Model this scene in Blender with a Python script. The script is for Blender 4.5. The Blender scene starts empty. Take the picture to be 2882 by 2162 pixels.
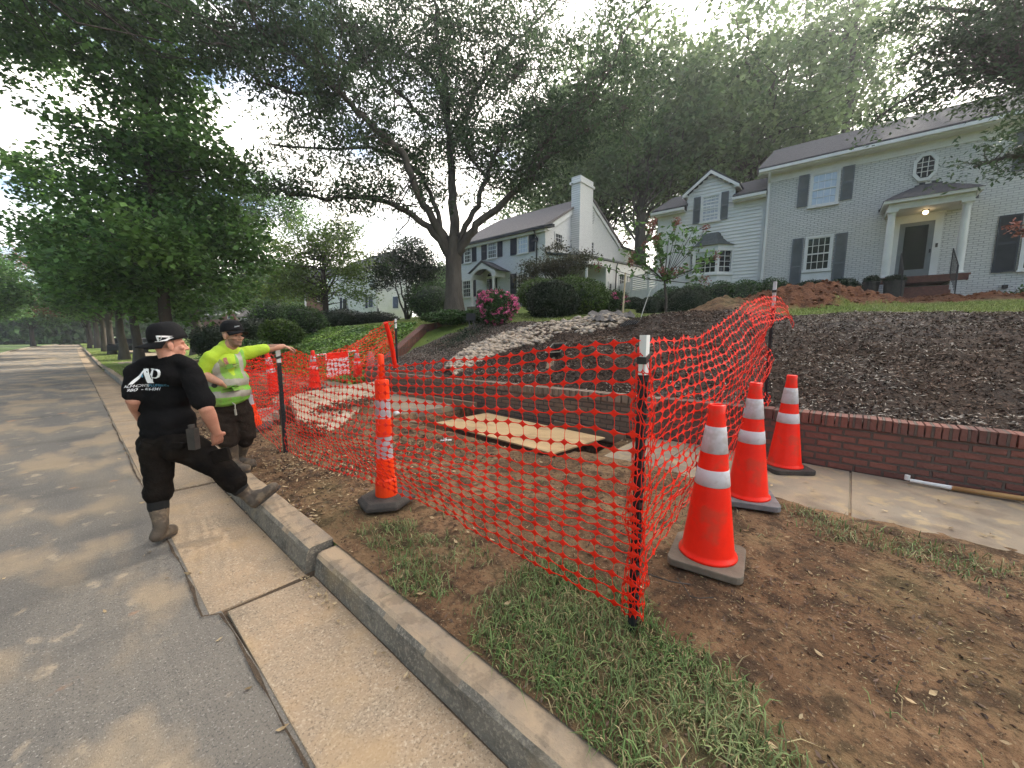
import bpy, bmesh, math, random
import numpy as np
from mathutils import Vector, Matrix
from mathutils.bvhtree import BVHTree
random.seed(7); rng = np.random.default_rng(7)
R = math.radians
sc = bpy.context.scene
col = sc.collection

# ---------------------------------------------------------------- camera
F, CX, CY = 1083.0, 1441.0, 1081.0
PITCH, AZ, H = R(7.26), R(48.7), 1.6
cam_d = bpy.data.cameras.new('camera'); cam = bpy.data.objects.new('camera', cam_d); col.objects.link(cam)
cam_d.sensor_fit = 'HORIZONTAL'; cam_d.sensor_width = 36.0; cam_d.lens = F / 2882 * 36
cam_d.clip_start = 0.05; cam_d.clip_end = 3000
cam.location = (0, 0, H); cam.rotation_euler = (math.pi / 2 - PITCH, 0, -AZ)
sc.camera = cam
FW = np.array([math.sin(AZ) * math.cos(PITCH), math.cos(AZ) * math.cos(PITCH), -math.sin(PITCH)])
RT = np.array([math.cos(AZ), -math.sin(AZ), 0.0]); UP = np.cross(RT, FW); CAM = np.array([0, 0, H])
def ray(px, py): return FW + RT * (px - CX) / F + UP * (CY - py) / F
def at(px, py, d): return CAM + ray(px, py) * d                 # surveyed point seen at a photo position, d metres deep
def atz(px, py, z): r = ray(px, py); return CAM + r * (z - H) / r[2]
def aty(px, py, y): r = ray(px, py); return CAM + r * y / r[1]
def atx(px, py, x): r = ray(px, py); return CAM + r * x / r[0]

# ---------------------------------------------------------------- light
SUN_EL, SUN_AZ = R(33), R(89)          # azimuth from +Y towards +X: behind the houses
w = bpy.data.worlds.new('World'); sc.world = w; w.use_nodes = True
nt = w.node_tree; N = nt.nodes; L = nt.links; N.clear()
out = N.new('ShaderNodeOutputWorld'); bg = N.new('ShaderNodeBackground')
sky = N.new('ShaderNodeTexSky'); sky.sky_type = 'NISHITA'; sky.sun_disc = False
sky.sun_elevation = SUN_EL; sky.sun_rotation = SUN_AZ; sky.altitude = 200; sky.dust_density = 2.0
tc = N.new('ShaderNodeTexCoord'); mp = N.new('ShaderNodeMapping'); mp.inputs['Scale'].default_value = (1, 1, 2.4)
mp.inputs['Location'].default_value = (0.3, 0.9, 0.2)
nz = N.new('ShaderNodeTexNoise'); nz.inputs['Scale'].default_value = 2.2; nz.inputs['Detail'].default_value = 7; nz.inputs['Roughness'].default_value = .58
cr = N.new('ShaderNodeValToRGB'); cr.color_ramp.elements[0].position = .47; cr.color_ramp.elements[1].position = .60
mx = N.new('ShaderNodeMix'); mx.data_type = 'RGBA'
L.new(tc.outputs['Generated'], mp.inputs[0]); L.new(mp.outputs[0], nz.inputs[0]); dt = N.new('ShaderNodeVectorMath'); dt.operation = 'DOT_PRODUCT'; dt.inputs[1].default_value = (1, 0, .2); L.new(tc.outputs['Generated'], dt.inputs[0])
ma = N.new('ShaderNodeMath'); ma.operation = 'MULTIPLY_ADD'; ma.inputs[1].default_value = .22; L.new(dt.outputs['Value'], ma.inputs[0]); L.new(nz.outputs[0], ma.inputs[2]); L.new(ma.outputs[0], cr.inputs[0])
L.new(cr.outputs[0], mx.inputs[0]); L.new(sky.outputs[0], mx.inputs[6]); mx.inputs[7].default_value = (11.4, 10.7, 9.7, 1)
L.new(mx.outputs[2], bg.inputs[0]); bg.inputs[1].default_value = 0.13
L.new(bg.outputs[0], out.inputs[0])
sd = bpy.data.lights.new('sun', 'SUN'); sd.energy = 2.8; sd.angle = R(0.8); sd.color = (1, .93, .82)
so = bpy.data.objects.new('sun', sd); col.objects.link(so)
sdir = Vector((math.sin(SUN_AZ) * math.cos(SUN_EL), math.cos(SUN_AZ) * math.cos(SUN_EL), math.sin(SUN_EL)))
so.rotation_euler = sdir.to_track_quat('Z', 'Y').to_euler(); so.location = sdir * 60
vs = sc.view_settings; sc.display_settings.display_device = 'sRGB'
vs.view_transform = 'Standard'; vs.look = 'None'; vs.exposure = 1.5; vs.gamma = 1
sc.cycles.max_bounces = 6; sc.cycles.diffuse_bounces = 3; sc.cycles.glossy_bounces = 2; sc.cycles.transmission_bounces = 4
sc.cycles.transparent_max_bounces = 6; sc.cycles.caustics_reflective = False; sc.cycles.caustics_refractive = False
sc.cycles.use_denoising = True

# ---------------------------------------------------------------- materials
MATS = {}
def mat(name, a, b=None, sc1=6.0, rough=.8, bump=0.0, bs=30.0, c=None, sc2=40.0, c_amt=.5, metal=0.0, stretch=(1, 1, 1), lo=.35, hi=.65,
        island=0.0, trans=0.0, spec=.22, detail=6, emit=None, clo=.52, chi=.62, bdist=.02):
    """noise-mixed principled material; a/b large-scale colours, c small specks"""
    m = bpy.data.materials.new(name); m.use_nodes = True; t = m.node_tree; n = t.nodes; l = t.links
    p = n['Principled BSDF']; o = n['Material Output']
    p.inputs['Roughness'].default_value = rough; p.inputs['Metallic'].default_value = metal
    p.inputs['Specular IOR Level'].default_value = spec
    tcn = n.new('ShaderNodeTexCoord'); mpn = n.new('ShaderNodeMapping'); mpn.inputs['Scale'].default_value = stretch
    l.new(tcn.outputs['Object'], mpn.inputs[0]); src = mpn.outputs[0]
    def noise(s, d=detail):
        q = n.new('ShaderNodeTexNoise'); q.inputs['Scale'].default_value = s; q.inputs['Detail'].default_value = d; q.inputs['Roughness'].default_value = .6
        l.new(src, q.inputs[0]); return q.outputs[0]
    def ramp(v, x0, x1):
        q = n.new('ShaderNodeMapRange'); q.inputs[1].default_value = x0; q.inputs[2].default_value = x1; l.new(v, q.inputs[0]); return q.outputs[0]
    def mix(f, x, y):
        q = n.new('ShaderNodeMix'); q.data_type = 'RGBA'
        for i, v in ((0, f), (6, x), (7, y)):
            if isinstance(v, (tuple, list)): q.inputs[i].default_value = (*v, 1) if len(v) == 3 else v
            elif isinstance(v, float): q.inputs[i].default_value = v
            else: l.new(v, q.inputs[i])
        return q.outputs[2]
    cur = a
    if b is not None: cur = mix(ramp(noise(sc1), lo, hi), a, b)
    if c is not None:
        f = ramp(noise(sc2, 3), clo, chi)
        mm = n.new('ShaderNodeMath'); mm.operation = 'MULTIPLY'; l.new(f, mm.inputs[0]); mm.inputs[1].default_value = c_amt
        cur = mix(mm.outputs[0], cur, c)
    if island > 0:
        g = n.new('ShaderNodeNewGeometry'); hs = n.new('ShaderNodeHueSaturation')
        q = n.new('ShaderNodeMapRange'); q.inputs[3].default_value = 1 - island; q.inputs[4].default_value = 1 + island; l.new(g.outputs['Random Per Island'], q.inputs[0])
        l.new(q.outputs[0], hs.inputs['Value'])
        if isinstance(cur, (tuple, list)): hs.inputs['Color'].default_value = (*cur, 1)
        else: l.new(cur, hs.inputs['Color'])
        cur = hs.outputs[0]
    if isinstance(cur, (tuple, list)): p.inputs['Base Color'].default_value = (*cur, 1)
    else: l.new(cur, p.inputs['Base Color'])
    if bump > 0:
        bn = n.new('ShaderNodeBump'); bn.inputs['Strength'].default_value = bump; bn.inputs['Distance'].default_value = bdist
        l.new(noise(bs, 5), bn.inputs['Height']); l.new(bn.outputs[0], p.inputs['Normal'])
    if trans > 0:
        tr = n.new('ShaderNodeBsdfTranslucent'); ms = n.new('ShaderNodeMixShader'); ms.inputs[0].default_value = trans
        if isinstance(cur, (tuple, list)): tr.inputs[0].default_value = (*cur, 1)
        else: l.new(cur, tr.inputs[0])
        l.new(p.outputs[0], ms.inputs[1]); l.new(tr.outputs[0], ms.inputs[2]); l.new(ms.outputs[0], o.inputs[0])
    if emit: p.inputs['Emission Color'].default_value = (*emit[0], 1); p.inputs['Emission Strength'].default_value = emit[1]
    MATS[name] = m; return m

def brick_mat(name, c1, c2, mortar, bw, rh, ms, bump, plane='xz', offy=0.0, rough=.8, dirt=None, rot=False, distort=.006):
    m = bpy.data.materials.new(name); m.use_nodes = True; t = m.node_tree; n = t.nodes; l = t.links; p = n['Principled BSDF']
    tcn = n.new('ShaderNodeTexCoord'); sx = n.new('ShaderNodeSeparateXYZ'); cx = n.new('ShaderNodeCombineXYZ')
    nzd = n.new('ShaderNodeTexNoise'); nzd.inputs['Scale'].default_value = 9; l.new(tcn.outputs['Object'], nzd.inputs[0])
    va = n.new('ShaderNodeVectorMath'); va.operation = 'MULTIPLY_ADD'; va.inputs[1].default_value = (distort,) * 3
    l.new(nzd.outputs['Color'], va.inputs[0]); l.new(tcn.outputs['Object'], va.inputs[2]); l.new(va.outputs[0], sx.inputs[0])
    l.new(sx.outputs[{'x': 0, 'y': 1}[plane[0]]], cx.inputs[1 if rot else 0]); l.new(sx.outputs[2], cx.inputs[0 if rot else 1])
    br = n.new('ShaderNodeTexBrick'); l.new(cx.outputs[0], br.inputs[0])
    br.inputs['Color1'].default_value = (*c1, 1); br.inputs['Color2'].default_value = (*c2, 1); br.inputs['Mortar'].default_value = (*mortar, 1)
    br.inputs['Scale'].default_value = 1; br.inputs['Mortar Size'].default_value = ms; br.inputs['Brick Width'].default_value = bw; br.inputs['Row Height'].default_value = rh
    br.inputs['Mortar Smooth'].default_value = .3; br.inputs['Bias'].default_value = 0
    nz = n.new('ShaderNodeTexNoise'); nz.inputs['Scale'].default_value = 3; nz.inputs['Detail'].default_value = 8; l.new(tcn.outputs['Object'], nz.inputs[0])
    q = n.new('ShaderNodeMapRange'); q.inputs[1].default_value = .4; q.inputs[2].default_value = .75; q.inputs[4].default_value = .55; l.new(nz.outputs[0], q.inputs[0])
    mxn = n.new('ShaderNodeMix'); mxn.data_type = 'RGBA'; l.new(q.outputs[0], mxn.inputs[0]); l.new(br.outputs[0], mxn.inputs[6])
    mxn.inputs[7].default_value = (*(dirt or c2), 1); l.new(mxn.outputs[2], p.inputs['Base Color']); p.inputs['Roughness'].default_value = rough
    bn = n.new('ShaderNodeBump'); bn.inputs['Strength'].default_value = bump; bn.inputs['Distance'].default_value = .03; bn.invert = True
    l.new(br.outputs['Fac'], bn.inputs['Height'])
    n2 = n.new('ShaderNodeTexNoise'); n2.inputs['Scale'].default_value = 25; l.new(tcn.outputs['Object'], n2.inputs[0])
    b2 = n.new('ShaderNodeBump'); b2.inputs['Strength'].default_value = bump * .6; b2.inputs['Distance'].default_value = .02; l.new(n2.outputs[0], b2.inputs['Height'])
    l.new(bn.outputs[0], b2.inputs['Normal']); l.new(b2.outputs[0], p.inputs['Normal'])
    MATS[name] = m; return m
M = MATS
mat('gutter_concrete', (.40, .285, .18), (.30, .235, .165), 2.2, .9, .5, 160, (.46, .36, .25), 70, .6, bdist=.006)
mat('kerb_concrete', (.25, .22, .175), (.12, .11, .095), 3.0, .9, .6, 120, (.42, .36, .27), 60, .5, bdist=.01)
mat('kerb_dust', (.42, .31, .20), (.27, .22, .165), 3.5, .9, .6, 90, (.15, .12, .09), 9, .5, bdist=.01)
mat('walk_concrete', (.33, .26, .18), (.22, .19, .15), 1.6, .9, .4, 90, (.44, .33, .18), 5, .55, bdist=.008)
mat('broken_slab', (.52, .44, .33), (.40, .31, .21), 3.0, .9, .6, 60, (.22, .13, .07), 5, .8, bdist=.02)
mat('dirty_joint', (.07, .05, .035), (.12, .085, .055), 12, .95, .8, 60)
mat('bark', (.105, .09, .075), (.055, .046, .038), 3, .95, 1.0, 14, stretch=(1, 1, .25), bdist=.05)
mat('bark_dark', (.075, .06, .05), (.045, .036, .03), 3, .95, 1.0, 16, stretch=(1, 1, .25), bdist=.05)
mat('oak_leaf', (.078, .118, .052), (.042, .075, .036), .9, .5, island=.45, trans=.55)
mat('maple_leaf', (.13, .23, .06), (.06, .135, .04), .6, .5, island=.55, trans=.40)
mat('lawn_blade', (.17, .24, .06), (.28, .30, .11), 2.4, .55, island=.4, trans=.3)
mat('veiled_far_leaf', (.19, .25, .11), (.10, .16, .07), .4, .5, island=.4, trans=.6)  # leaf green lightened to paint the pale veil over the background crowns
mat('lime_leaf', (.17, .24, .045), (.09, .15, .035), .5, .55, island=.4, trans=.5)
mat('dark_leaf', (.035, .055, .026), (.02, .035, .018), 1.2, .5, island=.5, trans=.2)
mat('boxwood_leaf', (.07, .135, .035), (.038, .08, .024), 2.5, .45, island=.5, trans=.2)
mat('yew_leaf', (.10, .165, .03), (.055, .10, .022), 1.2, .5, island=.45, trans=.25)
mat('red_leaf', (.22, .075, .045), (.13, .09, .035), .8, .55, island=.5, trans=.4)
mat('dogwood_leaf', (.10, .085, .05), (.055, .065, .035), 1.2, .6, island=.5, trans=.3)
mat('ivy_leaf', (.27, .40, .08), (.08, .19, .04), .9, .4, island=.6, trans=.2)
mat('pink_petal', (.78, .10, .32), (.88, .32, .50), 8, .6, island=.3, trans=.25)
mat('rust_petal', (.33, .14, .11), (.22, .09, .07), 12, .7, island=.4, trans=.2)
mat('grass_blade', (.10, .17, .05), (.18, .22, .09), 2.4, .55, island=.5, trans=.2)
mat('straw_blade', (.34, .29, .15), (.22, .17, .09), 5, .7, island=.4)
mat('mulch_chip', (.15, .10, .072), (.055, .036, .026), 3, .9, island=.7)
mat('pale_chip', (.42, .37, .31), (.30, .25, .2), 20, .9, island=.4)
mat('dry_leaf', (.45, .35, .21), (.28, .19, .10), 20, .7, island=.5, trans=.15)
mat('clod', (.17, .10, .06), (.09, .055, .035), 8, .95, 1.0, 40)
mat('red_clay', (.19, .075, .035), (.10, .044, .025), 3.0, .95, 1.0, 12, (.26, .12, .055), 9, .6, bdist=.06)
mat('river_stone', (.56, .45, .34), (.34, .27, .21), 9, .75, .3, 40, island=.0)
mat('stone_grey', (.36, .31, .26), (.22, .19, .16), 6, .8, .3, 40)
mat('white_paint', (.74, .74, .72), (.66, .66, .64), 4, .5)
mat('white_trim', (.70, .69, .66), (.62, .61, .58), 2, .55)
mat('siding_paint', (.74, .725, .69), (.67, .655, .62), 1.5, .55, .15, 30)
mat('grey_shutter', (.16, .17, .185), (.13, .14, .15), 3, .6)
mat('dark_shutter', (.06, .065, .075), (.045, .05, .06), 3, .6)
mat('navy_shutter', (.022, .025, .045), (.03, .03, .05), 3, .5)
mat('black_iron', (.02, .02, .022), None, rough=.45)
mat('black_plastic', (.025, .024, .023), (.06, .052, .045), 7, .6, .2, 40)
mat('shingle', (.085, .083, .088), (.052, .05, .055), 9, .95, .6, 45, stretch=(1, 1, 3))
mat('shingle_brown', (.20, .175, .165), (.14, .125, .12), 7, .95, .5, 45, stretch=(1, 1, 3))
mat('copper_grey', (.10, .115, .11), (.065, .075, .075), 5, .5, metal=.3, stretch=(3, 3, .4))
mat('dark_glass', (.018, .02, .022), None, rough=.05, spec=.6)
mat('sky_painted_glass', (.30, .36, .42), (.42, .46, .50), 3, .15, spec=.9)  # pale blue base colour paints a sky reflection into the panes
mat('curtain_glass', (.30, .33, .38), (.5, .52, .55), 6, .25, stretch=(5, 5, .3), spec=.8)
mat('blind_green', (.42, .47, .43), (.5, .54, .5), 8, .5)
mat('door_grey', (.20, .21, .215), (.17, .18, .185), 3, .5)
mat('brick_step', (.20, .09, .065), (.12, .055, .045), 12, .9, .6, 30)
mat('cone_orange', (.95, .022, .006), (.80, .018, .006), 5, .38, .05, 40, (.55, .06, .03), 6, .55)
mat('drum_orange', (.88, .058, .006), (.74, .04, .008), 7, .4)
mat('reflective_white', (.62, .60, .62), (.50, .48, .50), 5, .35, 0, 30, (.30, .24, .18), 7, .45)
mat('reflective_grey', (.42, .41, .43), (.32, .31, .33), 12, .35)
mat('rubber_tan', (.20, .165, .125), (.13, .105, .08), 6, .85, .3, 60)
mat('rubber_grey', (.22, .21, .21), (.13, .125, .125), 9, .85, .3, 60)
mat('rubber_black', (.045, .04, .037), (.085, .072, .06), 6, .85, .4, 60)
mat('net_orange', (.95, .035, .012), (.82, .025, .01), 9, .35, trans=.22)
mat('plywood', (.52, .36, .19), (.45, .30, .155), 3, .7, .15, 20, (.26, .16, .085), 2.2, .55, stretch=(1.6, .8, 1))
mat('plywood_edge', (.13, .085, .05), None, rough=.9)
mat('timber', (.27, .19, .12), (.17, .12, .08), 3, .85, .3, 30, stretch=(6, .6, 6))
mat('cap_concrete', (.42, .32, .25), (.25, .18, .14), 8, .9, .4, 40)
mat('skin', (.52, .27, .19), (.44, .20, .14), 9, .5, .12, 90)
mat('skin_tan', (.50, .28, .185), (.42, .21, .14), 9, .5, .12, 90)
mat('stubble', (.20, .12, .085), (.27, .155, .11), 60, .8)
mat('black_cotton', (.006, .006, .0065), (.010, .0095, .010), 6, .9, .6, 12, bdist=.02, spec=.06)
mat('black_canvas', (.006, .0055, .0055), (.018, .014, .011), 5, .9, .8, 18, bdist=.02, spec=.06)
mat('brown_canvas', (.013, .010, .009), (.036, .027, .021), 5, .9, .8, 18, bdist=.02, spec=.08)
mat('cap_black', (.009, .009, .010), (.016, .016, .017), 6, .85, .2, 60, spec=.1)
mat('boot_rubber', (.11, .085, .062), (.055, .045, .038), 7, .6, .4, 25, (.24, .18, .12), 12, .5)
mat('neoprene', (.014, .014, .014), None, rough=.9)
mat('hivis', (.42, .58, .03), (.33, .47, .04), 4, .7, .5, 14, bdist=.02)
mat('vest_green', (.15, .42, .05), (.24, .38, .08), 5, .7, .5, 16, (.20, .16, .09), 4, .75, bdist=.015)
mat('vest_tape', (.36, .35, .30), (.26, .24, .19), 6, .5)
mat('logo_white', (.85, .85, .86), None, rough=.7)
mat('logo_blue', (.10, .30, .45), None, rough=.7)
mat('blue_plastic', (.01, .14, .55), None, rough=.4)
mat('pvc_tan', (.42, .25, .10), (.3, .17, .07), 5, .5)
mat('car_dark', (.02, .022, .026), None, rough=.2, metal=.3)
mat('car_silver', (.45, .46, .47), None, rough=.25, metal=.5)
mat('paper_white', (.74, .70, .72), (.66, .62, .64), 6, .6)
mat('lamp_glow', (.9, .7, .4), None, emit=((1, .72, .38), 3.5))
mat('soffit', (.62, .60, .55), None, rough=.7)
mat('wood_stake', (.55, .45, .30), (.42, .33, .2), 8, .8)
mat('far_brick', (.22, .10, .07), (.16, .075, .055), 6, .9)
mat('weed_cloth', (.20, .18, .165), (.12, .11, .10), 5, .85, .4, 10)
brick_mat('white_brick', (.64, .62, .585), (.57, .555, .525), (.34, .33, .315), .24, .076, .010, 1.0, 'xz', dirt=(.60, .58, .55))
brick_mat('white_brick_side', (.74, .73, .70), (.67, .66, .63), (.52, .51, .49), .23, .075, .008, .7, 'yz', dirt=(.66, .65, .62))
brick_mat('white_brick_front', (.70, .70, .69), (.63, .63, .62), (.48, .48, .47), .23, .075, .008, .7, 'xz', dirt=(.62, .62, .61))
brick_mat('dusty_brick', (.19, .125, .088), (.135, .09, .065), (.075, .055, .042), .215, .073, .012, .9, 'yz', dirt=(.22, .145, .09))
brick_mat('dusty_brick_header', (.27, .185, .135), (.19, .125, .09), (.10, .075, .055), .11, .30, .012, 1.0, 'yz', dirt=(.3, .22, .15))
brick_mat('red_brick', (.25, .09, .062), (.165, .062, .047), (.10, .075, .06), .215, .073, .012, 1.0, 'yz', dirt=(.085, .055, .045))
brick_mat('red_brick_header', (.23, .085, .06), (.15, .06, .045), (.11, .08, .062), .11, .30, .012, 1.0, 'yz', dirt=(.10, .06, .05))

# ---------------------------------------------------------------- helpers
def tag(o, label=None, cat=None, group=None, kind=None):
    if label: o['label'] = label
    if cat: o['category'] = cat
    if group: o['group'] = group
    if kind: o['kind'] = kind
    return o
def empty(name, loc, label=None, cat=None, group=None, rz=0.0):
    o = bpy.data.objects.new(name, None); o.empty_display_size = .2; col.objects.link(o)
    o.location = loc; o.rotation_euler = (0, 0, rz); return tag(o, label, cat, group)
def copy_tree(o, parent=None):
    c = o.copy(); col.objects.link(c)
    if parent is not None: c.parent = parent
    for ch in o.children: copy_tree(ch, c)
    return c
def wloc(o):
    v = Vector((0, 0, 0))
    while o is not None: v += o.location; o = o.parent
    return v
def link_mesh(name, me, m, parent=None, world=False):
    o = bpy.data.objects.new(name, me); col.objects.link(o)
    for q in (m if isinstance(m, (list, tuple)) else [m]): me.materials.append(M[q])
    if parent is not None:
        if world: me.transform(Matrix.Translation(-wloc(parent)))
        o.parent = parent
    return o
def np_mesh(name, V, Fq, m, parent=None, world=False, smooth=False, uv=None):
    """fast mesh from numpy arrays: V (n,3), Fq (k,s)"""
    V = np.asarray(V, dtype=np.float32); Fq = np.asarray(Fq, dtype=np.int32); k, s = Fq.shape
    me = bpy.data.meshes.new(name); me.vertices.add(len(V)); me.vertices.foreach_set('co', V.ravel())
    me.loops.add(k * s); me.loops.foreach_set('vertex_index', Fq.ravel())
    me.polygons.add(k); me.polygons.foreach_set('loop_start', np.arange(0, k * s, s, dtype=np.int32))
    me.polygons.foreach_set('loop_total', np.full(k, s, dtype=np.int32))
    if smooth: me.polygons.foreach_set('use_smooth', np.ones(k, dtype=bool))
    me.update(); me.validate()
    return link_mesh(name, me, m, parent, world)

class MB:
    def __init__(s): s.v = []; s.f = []; s.mi = []; s.k = 0
    def add(s, vs, fs):
        b = len(s.v); s.v += [tuple(map(float, v)) for v in vs]; s.f += [tuple(b + i for i in f) for f in fs]; s.mi += [s.k] * len(fs); return s
    def box(s, x0, x1, y0, y1, z0, z1):
        return s.add([(x0, y0, z0), (x1, y0, z0), (x1, y1, z0), (x0, y1, z0), (x0, y0, z1), (x1, y0, z1), (x1, y1, z1), (x0, y1, z1)],
                     [(0, 3, 2, 1), (4, 5, 6, 7), (0, 1, 5, 4), (1, 2, 6, 5), (2, 3, 7, 6), (3, 0, 4, 7)])
    def hexa(s, p):   # 8 points: bottom 4 ccw, top 4
        return s.add(p, [(0, 3, 2, 1), (4, 5, 6, 7), (0, 1, 5, 4), (1, 2, 6, 5), (2, 3, 7, 6), (3, 0, 4, 7)])
    def prism(s, poly, off):   # poly list of 3D points, extruded by vector off
        n = len(poly); a = [Vector(p) for p in poly]; b = [p + Vector(off) for p in a]
        return s.add([*a, *b], [tuple(range(n))[::-1], tuple(range(n, 2 * n))] + [(i, (i + 1) % n, n + (i + 1) % n, n + i) for i in range(n)])
    def tube(s, pts, rad, n=8, caps=True, squash=1.0):
        pts = [Vector(p) for p in pts]; rad = [rad] * len(pts) if isinstance(rad, (int, float)) else list(rad)
        vs = []; up = None
        for i, p in enumerate(pts):
            d = (pts[min(i + 1, len(pts) - 1)] - pts[max(i - 1, 0)]); d = d.normalized() if d.length > 1e-9 else Vector((0, 0, 1))
            if up is None: up = Vector((0, 0, 1)) if abs(d.z) < .9 else Vector((1, 0, 0))
            a = d.cross(up); a = a.normalized() if a.length > 1e-6 else Vector((1, 0, 0)); b = a.cross(d).normalized(); up = b
            for k in range(n):
                t = 2 * math.pi * k / n; vs.append(p + a * math.cos(t) * rad[i] + b * math.sin(t) * rad[i] * squash)
        m_ = len(pts); fs = [(i * n + k, i * n + (k + 1) % n, (i + 1) * n + (k + 1) % n, (i + 1) * n + k) for i in range(m_ - 1) for k in range(n)]
        if caps: fs += [tuple(range(n))[::-1], tuple((m_ - 1) * n + k for k in range(n))]
        return s.add(vs, fs)
    def lathe(s, prof, n=24, c=(0, 0, 0)):   # prof [(r,z)]
        vs = [(c[0] + r * math.cos(2 * math.pi * k / n), c[1] + r * math.sin(2 * math.pi * k / n), c[2] + z) for r, z in prof for k in range(n)]
        fs = [(i * n + k, i * n + (k + 1) % n, (i + 1) * n + (k + 1) % n, (i + 1) * n + k) for i in range(len(prof) - 1) for k in range(n)]
        fs += [tuple(range(n))[::-1], tuple((len(prof) - 1) * n + k for k in range(n))]
        return s.add(vs, fs)
    def ball(s, c, r, n=10, m=7, jit=0.0):
        r = (r, r, r) if isinstance(r, (int, float)) else r; vs = []
        for i in range(m + 1):
            ph = math.pi * i / m
            for k in range(n):
                t = 2 * math.pi * k / n; q = 1 + jit * (random.random() - .5)
                vs.append((c[0] + q * r[0] * math.sin(ph) * math.cos(t), c[1] + q * r[1] * math.sin(ph) * math.sin(t), c[2] + q * r[2] * math.cos(ph)))
        return s.add(vs, [(i * n + k, (i + 1) * n + k, (i + 1) * n + (k + 1) % n, i * n + (k + 1) % n) for i in range(m) for k in range(n)])
    def build(s, name, m, parent=None, world=False, bevel=0.0, smooth=False, rot=None):
        me = bpy.data.meshes.new(name); me.from_pydata(s.v, [], s.f); me.update()
        if len(set(s.mi)) > 1: me.polygons.foreach_set('material_index', s.mi)
        if rot is not None: me.transform(rot)
        o = link_mesh(name, me, m, parent, world)
        bm = bmesh.new(); bm.from_mesh(me); bmesh.ops.remove_doubles(bm, verts=bm.verts, dist=1e-5); bmesh.ops.recalc_face_normals(bm, faces=bm.faces)
        if bevel > 0:
            bmesh.ops.bevel(bm, geom=[e for e in bm.edges if len(e.link_faces) == 2 and e.calc_face_angle(0) > .5], offset=bevel, segments=2, affect='EDGES', profile=.6)
        bm.to_mesh(me); bm.free()
        if smooth: me.polygons.foreach_set('use_smooth', [True] * len(me.polygons)); me.update()
        return o

# numpy value noise
_tab = rng.random((64, 64, 8)).astype(np.float32)
def vnoise(x, y, ch=0):
    xi = np.floor(x).astype(int); yi = np.floor(y).astype(int); fx = x - xi; fy = y - yi; fx = fx * fx * (3 - 2 * fx); fy = fy * fy * (3 - 2 * fy)
    g = lambda i, j: _tab[(xi + i) % 64, (yi + j) % 64, ch]
    return (g(0, 0) * (1 - fx) + g(1, 0) * fx) * (1 - fy) + (g(0, 1) * (1 - fx) + g(1, 1) * fx) * fy
def fbm(x, y, s=1.0, o=4, ch=0):
    t = 0; a = .5
    for k in range(o): t = t + a * (vnoise(x * s + 17.3 * k, y * s + 5.1 * k, (ch + k) % 8) - .5) * 2; s *= 2.1; a *= .5
    return t
def sm(x, a, b): t = np.clip((x - a) / (b - a), 0, 1); return t * t * (3 - 2 * t)
# ================================================================ GROUND
def layer(name, colr, scale, lo, hi, amt, stretch=(1, 1, 1), detail=4, voronoi=False):
    m = M[name]; t = m.node_tree; n = t.nodes; l = t.links; p = n['Principled BSDF']; bc = p.inputs['Base Color']
    tcn = n.new('ShaderNodeTexCoord'); mpn = n.new('ShaderNodeMapping'); mpn.inputs['Scale'].default_value = stretch; l.new(tcn.outputs['Object'], mpn.inputs[0])
    if voronoi: q = n.new('ShaderNodeTexVoronoi'); q.inputs['Scale'].default_value = scale; o = q.outputs['Distance']
    else: q = n.new('ShaderNodeTexNoise'); q.inputs['Scale'].default_value = scale; q.inputs['Detail'].default_value = detail; o = q.outputs[0]
    l.new(mpn.outputs[0], q.inputs[0])
    r = n.new('ShaderNodeMapRange'); r.inputs[1].default_value = lo; r.inputs[2].default_value = hi; r.inputs[4].default_value = amt; l.new(o, r.inputs[0])
    x = n.new('ShaderNodeMix'); x.data_type = 'RGBA'; l.new(r.outputs[0], x.inputs[0])
    if bc.is_linked: l.new(bc.links[0].from_socket, x.inputs[6])
    else: x.inputs[6].default_value = bc.default_value
    x.inputs[7].default_value = (*colr, 1); l.new(x.outputs[2], bc)
mat('asphalt', (.15, .138, .122), (.215, .19, .155), .9, .88, .7, 220, (.30, .235, .155), 1.7, .5, clo=.5, chi=.66, stretch=(1, .55, 1), bdist=.006)
layer('asphalt', (.42, .34, .24), 5.5, .62, .70, .75, (1, .8, 1)); layer('asphalt', (.50, .46, .40), 90, .60, .66, .45); layer('asphalt', (.03, .03, .03), 100, .56, .62, .45); layer('asphalt', (.36, .28, .18), .55, .53, .66, .4, (1.6, .5, 1)); layer('asphalt', (.05, .048, .045), .7, .54, .66, .35, (.6, 1.5, 1))
layer('asphalt', (.46, .22, .10), 2.6, .68, .74, .6)
layer('gutter_concrete', (.20, .155, .11), 1.1, .48, .68, .6); layer('gutter_concrete', (.60, .50, .37), 80, .58, .64, .5); layer('gutter_concrete', (.10, .08, .06), 95, .57, .63, .5); layer('gutter_concrete', (.42, .29, .16), 2.5, .52, .66, .6)
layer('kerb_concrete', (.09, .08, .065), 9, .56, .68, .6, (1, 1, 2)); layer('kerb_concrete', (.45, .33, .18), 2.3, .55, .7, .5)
layer('walk_concrete', (.13, .10, .08), 2.2, .52, .66, .6)
layer('boot_rubber', (.27, .20, .13), 9, .5, .7, .6)

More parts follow.
